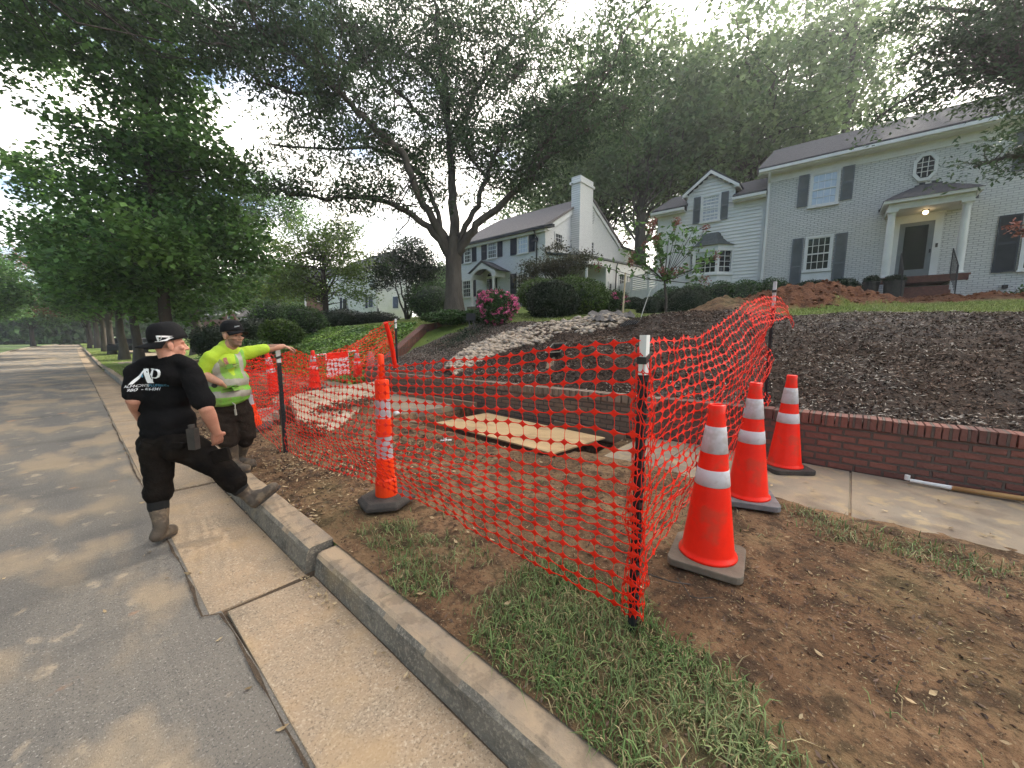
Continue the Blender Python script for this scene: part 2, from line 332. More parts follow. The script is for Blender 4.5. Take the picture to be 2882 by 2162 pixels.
layer('asphalt', (.40, .30, .19), 1.3, .50, .60, .55, (1.2, .7, 1), 6)
YC = 9.9                                    # where the brick wall ends
def zdrop(y): return -.33 * sm(y, 12, 42)
def hole(x, y):
    n = fbm(x, y, 2.2, 3, 3) * .12
    a = sm(x, 3.50 + n, 3.66 + n) * (1 - sm(x, 5.16, 5.2)) * sm(y, 2.38 + n, 2.55 + n) * (1 - sm(y, 5.55 + n, 5.8 + n))
    b = sm(x, 1.95 + n, 2.15 + n) * (1 - sm(x, 3.3 + n, 3.5 + n)) * sm(y, 6.7 + n, 7.0 + n) * (1 - sm(y, 9.2 + n, 9.6 + n))
    return a * .75 + b * .45
MOUNDS = [(11.9, 1.35, .62, .85, .95), (12.6, .35, .42, .8, .8), (11.4, 2.75, .30, .8, .6), (10.6, 2.1, .24, .9, .7), (10.4, 3.4, .12, .8, .6), (9.0, 3.1, .15, .9, .8),
          (7.0, 3.9, .26, .7, .6), (6.2, 3.3, .12, .5, .6), (8.0, 5.1, .12, .9, .5), (13.6, -.3, .3, .9, .7), (8.0, 6.2, .18, 1.1, .6)]
for i in range(12): MOUNDS.append((18.2 + .5 * random.random(), 1.6 - i * .55, .08 + .12 * random.random(), .6, .5))
def terrain(x, y, rough=True):
    x = np.asarray(x, float); y = np.asarray(y, float)
    fade = 1 - .7 * sm(y, 26, 46)
    low = .15 + .05 * sm(x, 1.0, 3.5)
    low = np.where(x > 3.98, np.where((y < YC + .2), .11, low), low)
    toe = np.where(y < YC, .70, .22 + .0 * y)
    right = sm(y, 14, 5)
    k = .075 + .065 * sm(y, 4, 13)
    up = toe + (1.93 - toe) * np.clip((x - 5.45) / 3.85, 0, 1) ** .92 + np.clip(x - 9.3, 0, 16) * k
    up = np.where(y > YC + .2, .2 + (up - .2) * fade, up)
    z = np.where(x < 5.32, low, up)
    if rough:
        nn = fbm(x, y, 1.3, 5, 1)
        z = z + np.where(x < 5.32, .018, .05) * nn * sm(x, 1.0, 1.25) + .012 * fbm(x, y, 9, 3, 2) * sm(x, 1.05, 1.3)
        ridge = np.exp(-((x - 3.72 - .06 * fbm(x, y, 2, 2, 5)) / .14) ** 2) * (y < 2.2); z = z + .016 * np.abs(fbm(x, y, 5, 3, 0)) * (x < 3.9) * (x > 1.15); z = z + ridge * (.025 + .03 * fbm(x, y, 3, 3, 6))
        z = z - hole(x, y)
        for mx_, my_, h, sx, sy in MOUNDS:
            g = np.exp(-(((x - mx_) / sx) ** 2 + ((y - my_) / sy) ** 2)); z = z + h * g * (1 + .55 * fbm(x, y, 2.6, 4, 4))
        mm_ = mulchmask(x, y); z = z + mm_ * (.055 * fbm(x * 2.6, y * .9, 1, 4, 3) + .03 * np.abs(fbm(x * 6, y * 3, 1, 3, 5)))
        red = redmask(x, y); z = z + .10 * red * fbm(x, y, 4.5, 3, 2)
        dk = darkmask(x, y); z = z + .05 * dk * fbm(x, y, 5.5, 3, 7)
    return z + zdrop(y)
def redmask(x, y):
    t = np.zeros_like(np.asarray(x, float))
    for mx_, my_, h, sx, sy in MOUNDS[:2] + [(11.7, 2.9, .3, .45, .40)] + MOUNDS[9:10] + MOUNDS[11:]: t = np.maximum(t, np.exp(-(((x - mx_) / (sx * 1.25)) ** 2 + ((y - my_) / (sy * 1.25)) ** 2)))
    return sm(t + .12 * fbm(x, y, 3, 3, 2), .3, .5)
def darkmask(x, y):     # disturbed dark bed
    n = .5 * fbm(x, y, .9, 3, 5)
    return sm(x, 5.3, 5.5) * (1 - sm(x + n, 9.9, 10.6)) * (1 - sm(y + n, 7.0, 8.2)) * sm(y, 1.0, 2.4)
def mulchmask(x, y):
    n = .25 * fbm(x, y, 1.5, 3, 0); edge = 9.75 - .25 * sm(-y, 0, 4)
    return sm(x, 5.25, 5.4) * (1 - sm(x + n, edge, edge + .15)) * (1 - sm(y, YC, YC + .5))
def lawnmask(x, y):
    n = .3 * fbm(x, y, 1.2, 3, 0)
    a = sm(x + n, 9.6, 9.9) * (1 - sm(y, 0.8, 1.4)) * (1 - sm(x, 17.2, 17.8))
    b = sm(y + n, YC + .1, YC + .5) * sm(x, 5.1, 5.4)
    b2 = sm(x + n, 9.6, 10.2) * sm(y + n, 3.2, 4.2) * .75
    c = sm(y, 15, 17) * (x < 3.8)
    return np.clip(np.maximum(np.maximum(a, b), np.maximum(b2, c)), 0, 1)
def inpoly(x, y, P):
    r = np.zeros(np.shape(x), bool); n = len(P)
    for i in range(n):
        (xa, ya), (xb, yb) = P[i], P[(i + 1) % n]
        c = ((ya > y) != (yb > y)) & (x < (xb - xa) * (y - ya) / (yb - ya + 1e-9) + xa); r ^= c
    return r
GRASS = [([(1.43, 1.42), (1.74, 1.44), (1.96, 1.2), (1.95, .83), (1.83, .66), (1.77, .42), (1.72, .25), (1.58, .10), (1.3, -.12), (1.0, -.3), (1.0, .34), (1.07, .53), (1.1, .7), (1.11, .86), (1.12, 1.06), (1.15, 1.23)], 1.0, .10),
         ([(1.24, 2.67), (1.51, 2.54), (1.7, 1.95), (1.6, 1.71), (1.36, 1.83), (1.22, 1.49), (1.09, 1.69), (1.16, 2.14)], .5, .14),
         ([(3.85, .40), (3.74, .04), (3.7, -.26), (3.7, -.6), (3.6, -.9), (3.25, -.78), (3.30, -.42), (3.27, -.14), (3.38, .14)], .24, .16)]
def gA(x, y):   # verge grass density near the camera
    x = np.asarray(x, float); y = np.asarray(y, float); t = np.zeros(x.shape)
    for P, d, wv in GRASS:
        q = 0
        for ox, oy in ((0, 0), (.05, 0), (-.05, 0), (0, .06), (0, -.06)): q = q + inpoly(x + wv * fbm(x, y, 4, 3, 3) + ox, y + wv * fbm(x, y, 4, 3, 6) + oy, P) / 5.
        t = np.maximum(t, q * d * np.clip(1.15 + 1.3 * fbm(x, y, 3.3, 3, 1), .12, 1))
    return t + .02 * (fbm(x, y, 2.5, 3, 4) > .18) * (x < 3.75)

def axis(segs):
    a = [np.arange(s, e, st) for s, e, st in segs]; return np.concatenate(a + [[segs[-1][1]]])
xs = axis([(1.09, 5.30, .045), (5.33, 9.0, .07), (9.0, 14, .1), (14, 22, .25), (22, 60, 2), (60, 160, 10)])
ys = axis([(-14, -4, .5), (-4, 7, .05), (7, 12, .09), (12, 22, .25), (22, 50, 1), (50, 240, 8)])
X_, Y_ = np.meshgrid(xs, ys, indexing='ij'); Z_ = terrain(X_, Y_)
nx, ny = len(xs), len(ys); idx = np.arange(nx * ny).reshape(nx, ny)
Fg = np.stack([idx[:-1, :-1], idx[1:, :-1], idx[1:, 1:], idx[:-1, 1:]], -1).reshape(-1, 4)
ground = np_mesh('ground', np.stack([X_, Y_, Z_], -1).reshape(-1, 3), Fg, [], smooth=True); tag(ground, kind='structure')
def attr(me, name, v):
    a = me.attributes.new(name, 'FLOAT', 'POINT'); a.data.foreach_set('value', np.asarray(v, dtype=np.float32).ravel())
gm = ground.data
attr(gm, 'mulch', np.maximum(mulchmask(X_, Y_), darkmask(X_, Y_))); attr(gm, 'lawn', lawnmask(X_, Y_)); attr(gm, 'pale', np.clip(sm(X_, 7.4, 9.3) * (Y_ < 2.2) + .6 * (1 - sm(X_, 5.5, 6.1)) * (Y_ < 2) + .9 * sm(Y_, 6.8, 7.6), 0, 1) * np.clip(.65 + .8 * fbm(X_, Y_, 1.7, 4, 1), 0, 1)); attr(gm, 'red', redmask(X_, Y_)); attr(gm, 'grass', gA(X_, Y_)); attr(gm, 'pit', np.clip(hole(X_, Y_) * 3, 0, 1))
def ground_material():
    m = bpy.data.materials.new('ground_soil'); m.use_nodes = True; t = m.node_tree; n = t.nodes; l = t.links; p = n['Principled BSDF']; p.inputs['Roughness'].default_value = .95; p.inputs['Specular IOR Level'].default_value = .2
    tcn = n.new('ShaderNodeTexCoord')
    def noise(s, d=6, st=None):
        q = n.new('ShaderNodeTexNoise'); q.inputs['Scale'].default_value = s; q.inputs['Detail'].default_value = d; q.inputs['Roughness'].default_value = .62
        if st: mpn = n.new('ShaderNodeMapping'); mpn.inputs['Scale'].default_value = st; l.new(tcn.outputs['Object'], mpn.inputs[0]); l.new(mpn.outputs[0], q.inputs[0])
        else: l.new(tcn.outputs['Object'], q.inputs[0])
        return q.outputs[0]
    def rr(v, a, b, c=0., d=1.):
        q = n.new('ShaderNodeMapRange'); q.inputs[1].default_value = a; q.inputs[2].default_value = b; q.inputs[3].default_value = c; q.inputs[4].default_value = d; l.new(v, q.inputs[0]); return q.outputs[0]
    def mix(f, a, b):
        q = n.new('ShaderNodeMix'); q.data_type = 'RGBA'
        for i, v in ((0, f), (6, a), (7, b)):
            if isinstance(v, tuple): q.inputs[i].default_value = (*v, 1)
            else: l.new(v, q.inputs[i])
        return q.outputs[2]
    def at_(nm): q = n.new('ShaderNodeAttribute'); q.attribute_name = nm; return q.outputs['Fac']
    soil = mix(rr(noise(2.2), .40, .60), (.15, .084, .044), (.28, .17, .092)); soil = mix(rr(noise(6.5, 8), .48, .60, 0, .85), soil, (.060, .038, .023)); soil = mix(rr(noise(30, 6), .52, .62, 0, .65), soil, (.045, .028, .018)); soil = mix(rr(noise(60, 3), .60, .67, 0, .75), soil, (.38, .28, .17))
    soil = mix(rr(noise(1.1, 5), .52, .66, 0, .45), soil, (.115, .095, .04))
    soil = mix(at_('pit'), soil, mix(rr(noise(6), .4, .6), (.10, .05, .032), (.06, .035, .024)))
    mul = mix(rr(noise(14, 5), .38, .62), (.028, .018, .013), (.085, .055, .038)); mul = mix(rr(noise(38, 4, (1, 1.8, 1)), .58, .68, 0, .8), mul, (.19, .135, .095)); mul = mix(rr(noise(1.0), .45, .62, 0, .5), mul, (.105, .085, .072))
    mul = mix(at_('pale'), mul, mix(rr(noise(24, 4), .4, .62), (.24, .205, .18), (.075, .058, .048)))
    cur = mix(at_('mulch'), soil, mul)
    lw = mix(rr(noise(1.4), .35, .65), (.19, .25, .05), (.11, .17, .035)); lw = mix(rr(noise(20, 3), .5, .7, 0, .6), lw, (.26, .24, .09))
    cur = mix(at_('lawn'), cur, lw)
    rd = mix(rr(noise(3.5), .35, .62), (.19, .075, .036), (.085, .038, .023)); rd = mix(rr(noise(22, 3), .5, .66, 0, .6), rd, (.28, .13, .06)); cur = mix(at_('red'), cur, rd)
    cur = mix(rr(at_('grass'), .1, 1, 0, .55), cur, (.10, .095, .045))
    l.new(cur, p.inputs['Base Color'])
    b = n.new('ShaderNodeBump'); b.inputs['Strength'].default_value = 1.0; b.inputs['Distance'].default_value = .06; l.new(noise(13, 9), b.inputs['Height'])
    b2 = n.new('ShaderNodeBump'); b2.inputs['Strength'].default_value = .7; b2.inputs['Distance'].default_value = .012; l.new(noise(70, 5), b2.inputs['Height']); l.new(b.outputs[0], b2.inputs['Normal'])
    l.new(b2.outputs[0], p.inputs['Normal']); M['ground_soil'] = m; return m
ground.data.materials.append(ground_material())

# far terrain to the horizon, and the ground left of the street
np_mesh('land', [(-900, -900, -.75), (1100, -900, -.75), (1100, 1500, -.75), (-900, 1500, -.75)], [(0, 1, 2, 3)], 'grass_blade'); tag(bpy.data.objects['land'], kind='structure')
# road sheet following the gentle dip, bending right far away
def bend(y): return 4.5 * sm(y, 66, 140) * ((np.maximum(y, 66) - 66) / 60.) ** 1.1
yy = axis([(-30, 10, 2), (10, 60, 2), (60, 230, 4)])
def strip(name, x0f, x1f, zf, m, nseg=1, kind='structure', yy=yy):
    V = []; Fq = []
    for i, y in enumerate(yy):
        for j in range(nseg + 1): x = x0f(y) + (x1f(y) - x0f(y)) * j / nseg; V.append((x, y, zf(y)))
    k = nseg + 1
    for i in range(len(yy) - 1):
        for j in range(nseg): a = i * k + j; Fq.append((a, a + 1, a + k + 1, a + k))
    o = np_mesh(name, V, Fq, m); tag(o, kind=kind); return o
LEFTK = -4.75
strip('road', lambda y: LEFTK + bend(y), lambda y: (.449 if y < 2.6 else .385) + bend(y), lambda y: float(zdrop(y)), 'asphalt')
strip('left_verge', lambda y: -40.0, lambda y: LEFTK - .15 + bend(y), lambda y: .12 + float(zdrop(y)), 'grass_blade')
# left kerb of the street
b = MB(); kp = [(LEFTK + bend(y), y, float(zdrop(y))) for y in yy]
for (xa, ya, za), (xb, yb, zb) in zip(kp[:-1], kp[1:]): b.hexa([(xa - .16, ya, za - .1), (xa, ya, za - .1), (xb, yb, zb - .1), (xb - .16, yb, zb - .1), (xa - .16, ya, za + .13), (xa, ya, za + .13), (xb, yb, zb + .13), (xb - .16, yb, zb + .13)])
tag(b.build('far_kerb', 'kerb_concrete'), kind='structure')
tag(np_mesh('shoulder_base', [(.3, -30, -.014), (1.0, -30, -.014), (1.0, 12, -.014), (.3, 12, -.014)], [(0, 1, 2, 3)], 'dirty_joint'), kind='structure')

# gutter pan slabs with dirty joints (each slab separate along the kerb), kerb segments
gut = MB(); cuts = [-6, -3.6, -1.4, -.2 + .6, 2.62, 5.15, 7.6, 10.1, 12.6, 15.1, 17.6, 20.1, 22.6, 25.1, 27.6]
seam = {2.62: .43}
for i in range(len(cuts) - 1):
    a_, b_ = cuts[i] + .012, cuts[i + 1] - .012; tilt = [.0, .002, .0, .0, -.003, .004][i % 6]
    x0 = .43 if b_ < 2.7 else .355
    za, zb = float(zdrop(a_)), float(zdrop(b_))
    gut.hexa([(x0, a_, za - .15), (.93, a_, za - .15), (.93, b_, zb - .15), (x0, b_, zb - .15), (x0 + .02, a_ + .01, za + .006 + tilt), (.93, a_ + .01, za - .012 + tilt), (.93, b_ - .01, zb - .012 + tilt), (x0 + .02, b_ - .01, zb + .006 + tilt)])
tag(gut.build('gutter_pan', 'gutter_concrete', bevel=.006), kind='structure')
strip('gutter_far', lambda y: .37 + bend(y), lambda y: .93 + bend(y), lambda y: float(zdrop(y)) + .008, 'gutter_concrete', yy=axis([(27.6, 60, 2), (60, 230, 4)]))
# edge crack between asphalt and gutter: a ragged strip of dirt
pts = np.arange(-3, 28, .05); xc = np.where(pts < 2.62, .425, .35) + .014 * fbm(pts, pts * 0, 3, 3); wd = .004 + .010 * fbm(pts, pts * 0 + 3, 5, 3)
V = []; Fq = []
for i, (y, x, w_) in enumerate(zip(pts, xc, np.clip(wd, .0015, .012))): V += [(x - w_, y, .010 + float(zdrop(y))), (x + w_, y, .013 + float(zdrop(y)))]
Fq = [(2 * i, 2 * i + 1, 2 * i + 3, 2 * i + 2) for i in range(len(pts) - 1)]
tag(np_mesh('gutter_crack', V, Fq, 'dirty_joint'), kind='structure')

def kerb_piece(y0, y1, xoff=0.0, zoff=0.0, yaw=0.0):
    n = max(2, int((y1 - y0) / .12)); b = MB(); prof = [(.0, -.15), (.0, .0), (.018, .118), (.035, .142), (.06, .15), (.20, .152), (.205, -.15)]
    rows = []
    for i in range(n + 1):
        y = y0 + (y1 - y0) * i / n; dx = xoff + yaw * (y - y0); zz = float(zdrop(y)) + zoff
        rows.append([(.935 + px_ + dx + .006 * float(fbm(np.array(y * 3.), np.array(j * 2.), 2, 3)), y, pz_ + zz + (.005 * float(fbm(np.array(y * 4.), np.array(j * 1.7), 2, 3, 4)) if j > 0 else 0)) for j, (px_, pz_) in enumerate(prof)])
    vs = [p for r in rows for p in r]; k = len(prof)
    fs = [(i * k + j, i * k + j + 1, (i + 1) * k + j + 1, (i + 1) * k + j) for i in range(n) for j in range(k - 1)] + [tuple(range(k)), tuple(n * k + j for j in range(k))[::-1]]
    b.add(vs, fs); return b
kb = MB()
for y0, y1, xo, zo, yw in [(-8, -1.9, .0, 0, 0), (-1.89, 2.60, 0.0, -.012, 0), (2.66, 6.2, -.035, .012, .006), (6.22, 9.2, -.02, 0, 0), (9.22, 14, 0, 0, 0), (14.02, 20, 0, 0, 0), (20.02, 27.6, 0, 0, 0)]:
    p = kerb_piece(y0, y1, xo, zo, yw); kb.add(p.v, p.f)
for y0, y1 in [(35.5, 48), (50, 66)]:
    p = kerb_piece(y0, y1); kb.add(p.v, p.f)
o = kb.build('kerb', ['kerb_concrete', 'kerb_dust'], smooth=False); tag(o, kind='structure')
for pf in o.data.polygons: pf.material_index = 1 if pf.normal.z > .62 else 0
strip('kerb_far', lambda y: .93 + bend(y), lambda y: 1.12 + bend(y), lambda y: float(zdrop(y)) + .15, 'kerb_concrete', yy=axis([(66, 230, 4)]))
# driveway apron across the verge
V = [(.93, 28.3, -.20), (.93, 35, -.24), (3.6, 34.2, -.1), (3.6, 29.6, -.06), (9, 34.4, .05), (9, 29.8, .1)]
tag(np_mesh('driveway', [(x, y, z + .09) for x, y, z in V], [(0, 3, 2, 1), (3, 5, 4, 2)], 'walk_concrete'), kind='structure')

# sidewalk slabs
sw = MB()
def slab(x0, x1, y0, y1, z=.2, t=.11, dz=(0, 0, 0, 0), g=.008):
    d = [float(zdrop(y0)), float(zdrop(y0)), float(zdrop(y1)), float(zdrop(y1))]
    xx = [(x0 + g, y0 + g), (x1 - g, y0 + g), (x1 - g, y1 - g), (x0 + g, y1 - g)]
    sw.hexa([(x, y, z - t + q) for (x, y), q in zip(xx, d)] + [(x, y, z + q + e) for (x, y), q, e in zip(xx, d, dz)])
for y0 in np.arange(-9.4, 1.0, 1.55): slab(3.72, 5.19, y0, y0 + 1.55, dz=(0, .004, .006, 0))
slab(3.72, 5.19, 1.45, 2.12, dz=(0, 0, -.02, -.03))
slab(3.75, 5.19, 5.85, 7.3, .21); slab(3.75, 5.19, 7.3, 8.8, .205); slab(3.75, 5.19, 8.8, 10.3)
for y0 in np.arange(10.3, 28, 1.5): slab(3.75, 5.19, y0, y0 + 1.5)
slab(3.75, 5.2, 34.8, 80, .22)
sw.box(3.74, 5.185, -9.3, 2.08, .08, .188); sw.box(3.76, 5.185, 5.87, 10.3, .08, .188)
tag(sw.build('sidewalk', 'walk_concrete', bevel=.006), kind='structure')

# garden path by the neighbour's house
pth = [at(830, 905, 22), at(1000, 897, 20), at(1200, 885, 18), at(1290, 878, 17.2)]
V = []
for p in pth: z = float(terrain(p[0], p[1], False)) + .03; V += [(p[0], p[1], z), (p[0] + .9, p[1] + .5, z + .06)]
tag(np_mesh('garden_path', V, [(2 * i, 2 * i + 1, 2 * i + 3, 2 * i + 2) for i in range(3)], 'walk_concrete'), kind='structure')

# ---------------------------------------------------------------- brick retaining wall
wall_top = lambda y: .765 - .012 * np.clip(y, 0, 12)
rw = empty('brick_retaining_wall', (5.2, 3, .2), 'low red brick retaining wall with soldier cap below the mulch bank', 'wall')
for part_, ya_, yb_ in (('red_brick', -9.0, 1.9), ('dusty_brick', 1.9, YC)):
  b = MB(); y = ya_
  while y < yb_:
    y1 = min(y + 1.0, yb_); zt0, zt1 = float(wall_top(y)) - .115, float(wall_top(y1)) - .115
    b.hexa([(5.2, y, -.6), (5.42, y, -.6), (5.42, y1, -.6), (5.2, y1, -.6), (5.2, y, zt0), (5.42, y, zt0), (5.42, y1, zt1), (5.2, y1, zt1)]); y = y1
  b.build('wall_face', part_, rw, world=True)
for part_, ya_, yb_ in (('red_brick_header', -9.0, 1.9), ('dusty_brick_header', 1.908, YC - .05)):
  b = MB(); y = ya_
  while y < yb_:      # header course, bricks on edge
    w_ = .098; zt = float(wall_top(y)) + random.uniform(-.004, .004); xo = random.uniform(-.006, .006)
    b.box(5.185 + xo, 5.40 + xo, y, y + w_, zt - .113, zt); y += .108
  o = b.build('cap_course', part_, rw, world=True, bevel=.004)
b = MB(); b.box(5.205, 5.41, -9, YC - .1, .62 - .15, .64); b.build('mortar_bed', 'cap_concrete', rw, world=True)
# sloping brick edging going up the bank
eg = [(5.3, 9.9, .66), (6.2, 10.3, .98), (7.4, 11.1, 1.45), (8.7, 12.0, 1.93), (9.3, 11.9, 2.02), (10.0, 11.2, 2.07)]
be = MB()
for (xa, ya, za), (xb, yb, zb) in zip(eg[:-1], eg[1:]):
    n = int(math.hypot(xb - xa, yb - ya) / .11); d = Vector((xb - xa, yb - ya, 0)).normalized(); pr_ = Vector((-d.y, d.x, 0)) * .11
    for i in range(n):
        t0, t1 = i / n, (i + .9) / n; p0 = Vector((xa + (xb - xa) * t0, ya + (yb - ya) * t0, za + (zb - za) * t0)); p1 = Vector((xa + (xb - xa) * t1, ya + (yb - ya) * t1, za + (zb - za) * t1))
        q = [p0 - pr_, p1 - pr_, p1 + pr_, p0 + pr_]; be.hexa([v - Vector((0, 0, .3)) for v in q] + [v + Vector((0, 0, .06)) for v in q])
tag(be.build('brick_edging', 'red_brick_header', bevel=.004), 'sloping red brick edging between the bark bank and the ivy', 'edging')

# ---------------------------------------------------------------- scatter
def rot_frames(n, tilt):
    a = rng.random(n) * 2 * np.pi; t = rng.normal(0, tilt, n); u = np.stack([np.cos(a) * np.cos(t), np.sin(a) * np.cos(t), np.sin(t)], -1)
    s = rng.normal(0, tilt, n); v0 = np.stack([-np.sin(a), np.cos(a), np.zeros(n)], -1); v = v0 * np.cos(s)[:, None] + np.array([0, 0, 1.]) * np.sin(s)[:, None]
    return u, v
def chips(name, P, ln, wd, m, tilt=.35, lift=.008, label=None, parent=None):
    n = len(P); u, v = rot_frames(n, tilt); l_ = (ln[0] + rng.random(n) * (ln[1] - ln[0]))[:, None] / 2; w_ = (wd[0] + rng.random(n) * (wd[1] - wd[0]))[:, None] / 2
    P = P + np.array([0, 0, lift]); up = np.cross(u, v); V = np.stack([P - u * l_, P - v * w_ + up * w_ * .4, P + u * l_, P + v * w_ - up * w_ * .2], 1).reshape(-1, 3)
    return np_mesh(name, V, np.arange(4 * n).reshape(n, 4), m, parent, world=parent is not None)
def spread(n, x0, x1, y0, y1, dens=None, lift=0.0):
    x = x0 + rng.random(n) * (x1 - x0); y = y0 + rng.random(n) * (y1 - y0)
    if dens is not None: k = rng.random(n) < dens(x, y); x, y = x[k], y[k]
    return np.stack([x, y, terrain(x, y) + lift], -1)
mul = lambda x, y: np.maximum(mulchmask(x, y), darkmask(x, y)) * (1 - redmask(x, y)) * (1 - lawnmask(x, y))
tag(chips('mulch_chips', spread(60000, 5.4, 10, -3.2, 9.8, mul), (.03, .09), (.008, .025), 'mulch_chip', .5, .012), kind='stuff')
def palef(x, y): return mul(x, y) * np.clip(.22 + 1.1 * fbm(x * 2.2, y * .8, 1, 3, 2) + .75 * sm(x, 7.6, 9.3) * (y < 1.8) + .6 * (1 - sm(x, 5.6, 6.0)) * (y < 2) + .5 * (y > 7), 0.03, 1)
tag(chips('pale_bark_chips', spread(60000, 5.3, 10, -3.2, 9.8, palef), (.02, .065), (.006, .018), 'pale_chip', .35, .02), kind='stuff')
soilf = lambda x, y: np.clip(.6 * (fbm(x, y, 1.2, 3, 1) > -.1) + .2, 0, 1) * (hole(x, y) < .05)
tag(chips('verge_bark_litter', spread(9000, 1.12, 2.9, 3.0, 7.5, soilf), (.015, .06), (.006, .02), 'dry_leaf', .35, .008), kind='stuff')
tag(chips('verge_mulch_litter', spread(9000, 1.12, 3.2, 3.0, 9.0, soilf), (.02, .07), (.008, .025), 'mulch_chip', .4, .01), kind='stuff')
tag(chips('soil_dark_litter', spread(7000, 1.1, 3.75, -1.6, 3.2, soilf), (.01, .045), (.004, .014), 'mulch_chip', .4, .006), kind='stuff')
tag(chips('soil_straw_litter', spread(5200, 1.1, 3.75, -1.6, 3.2, soilf), (.01, .035), (.002, .006), 'straw_blade', .25, .006), kind='stuff')
def leaves(name, P, ln, m, kind='stuff'):   # curled pointed leaves of six points
    n = len(P); u, v = rot_frames(n, .25); up = np.cross(u, v); l_ = (ln[0] + rng.random(n) * (ln[1] - ln[0]))[:, None]; w_ = l_ * .22
    c = P + np.array([0, 0, .012]); cu = up * l_ * .12
    V = np.stack([c - u * l_ / 2 + cu, c - u * l_ * .1 - v * w_ + cu * .4, c - u * l_ * .1 + v * w_ + cu * .6, c + u * l_ * .2 - v * w_ * .8, c + u * l_ * .2 + v * w_ * .8 + cu * .3, c + u * l_ / 2 + cu], 1).reshape(-1, 3)
    b0 = (np.arange(n) * 6)[:, None]; Fq = np.concatenate([b0 + [0, 1, 2, 2], b0 + [1, 3, 4, 2], b0 + [3, 5, 4, 4]], 0)
    me = bpy.data.meshes.new(name); fs = [tuple(dict.fromkeys(r)) for r in Fq.tolist()]; me.from_pydata(V.tolist(), [], fs); me.update(); return tag(link_mesh(name, me, m), kind=kind)
lp = spread(420, 1.1, 5.1, -1.8, 7, lambda x, y: (hole(x, y) < .05) * 1.0); lp[:, 2] = np.where(lp[:, 0] > 3.75, .202, lp[:, 2]); leaves('fallen_leaves', lp, (.02, .055), 'dry_leaf')
lr = np.stack([rng.random(150) * 5 - 4.2, rng.random(150) ** 1.5 * 16 + .4, np.full(150, -.004)], -1); leaves('road_leaves', lr, (.02, .055), 'dry_leaf')
kl = np.stack([.90 - np.abs(rng.normal(0, .035, 260)), np.concatenate([rng.normal(2.55, .25, 80), rng.normal(4.9, .5, 80), rng.random(100) * 8 + .8]), np.full(260, -.008)], -1); leaves('gutter_litter', kl, (.008, .035), 'dry_leaf')

def clods(name, P, r, m):
    n = len(P); k = 8
    base = np.array([(1, 0, 0), (-1, 0, 0), (0, 1, 0), (0, -1, 0), (0, 0, 1), (0, 0, -.6)], float); Fb = np.array([(0, 2, 4), (2, 1, 4), (1, 3, 4), (3, 0, 4), (2, 0, 5), (1, 2, 5), (3, 1, 5), (0, 3, 5)])
    s = (r[0] + rng.random(n) ** 2 * (r[1] - r[0])); j = 1 + .5 * (rng.random((n, 6, 3)) - .5); V = (base[None] * j * s[:, None, None] * np.array([1, .8, .65]))
    a = rng.random(n) * 6.28; ca, sa = np.cos(a)[:, None], np.sin(a)[:, None]; x = V[..., 0] * ca - V[..., 1] * sa; y = V[..., 0] * sa + V[..., 1] * ca
    V = np.stack([x, y, V[..., 2]], -1) + P[:, None, :]; Fq = (Fb[None] + (np.arange(n) * 6)[:, None, None]).reshape(-1, 3)
    o = np_mesh(name, V.reshape(-1, 3), Fq, m, smooth=False)
    return tag(o, kind='stuff')
clods('soil_crumbs', spread(16000, 1.1, 3.75, -1.6, 9, lambda x, y: np.clip(.3 + 1.2 * fbm(x, y, 1.8, 3, 2), 0, 1) * (hole(x, y) < .05)), (.003, .011), 'clod')
clods('soil_clods', spread(5200, 1.1, 5.1, -1.6, 9, lambda x, y: np.clip(.15 + fbm(x, y, 1.4, 3, 6), 0, 1) * (x < 3.75)), (.004, .025), 'clod')
clods('red_clay_lumps', spread(6500, 9.4, 19.5, -4.5, 4.5, redmask), (.02, .09), 'red_clay')
clods('dark_soil_lumps', spread(6000, 5.4, 10.5, .8, 7.5, lambda x, y: darkmask(x, y) * np.clip(.4 + fbm(x, y, 1, 3, 6), 0, 1)), (.012, .06), 'mulch_chip')
clods('brown_dirt_lumps', spread(1500, 6.1, 8.4, 2.9, 5.4, lambda x, y: np.exp(-(((x - 7.1) / .9) ** 2 + ((y - 3.9) / .8) ** 2))), (.012, .06), 'clod')

def blades(name, P, h, w_, m, lean=.5):
    n = len(P); a = rng.random(n) * 2 * np.pi; d = np.stack([np.cos(a), np.sin(a), np.zeros(n)], -1); s = np.stack([-np.sin(a), np.cos(a), np.zeros(n)], -1)
    H_ = (h[0] + rng.random(n) * (h[1] - h[0]))[:, None]; le = (np.abs(rng.normal(0, lean, n)) + .15)[:, None]; W = (w_ * (.6 + .8 * rng.random(n)))[:, None]; up = np.array([0, 0, 1.])
    m1 = P + d * H_ * le * .35 + up * H_ * .6; tip = P + d * H_ * le * 1.0 + up * H_ * np.clip(1.05 - le * .55, .1, 1)
    V = np.stack([P - s * W, P + s * W, m1 + s * W * .8, m1 - s * W * .8, tip], 1).reshape(-1, 3); b0 = (np.arange(n) * 5)[:, None]
    Fq = np.concatenate([b0 + [0, 1, 2], b0 + [0, 2, 3], b0 + [3, 2, 4]], 0); return tag(np_mesh(name, V, Fq, m), kind='stuff')
dA = lambda x, y: gA(x, y) * np.clip(.75 + fbm(x, y, 4, 3, 2) * 1.2, 0, 1)
blades('verge_grass', spread(85000, 1.08, 3.75, -1.6, 3.2, dA), (.02, .080), .0026, 'grass_blade', .9)
blades('dry_grass', spread(38000, 1.08, 3.75, -1.6, 3.2, dA), (.015, .06), .0020, 'straw_blade', 1.2)
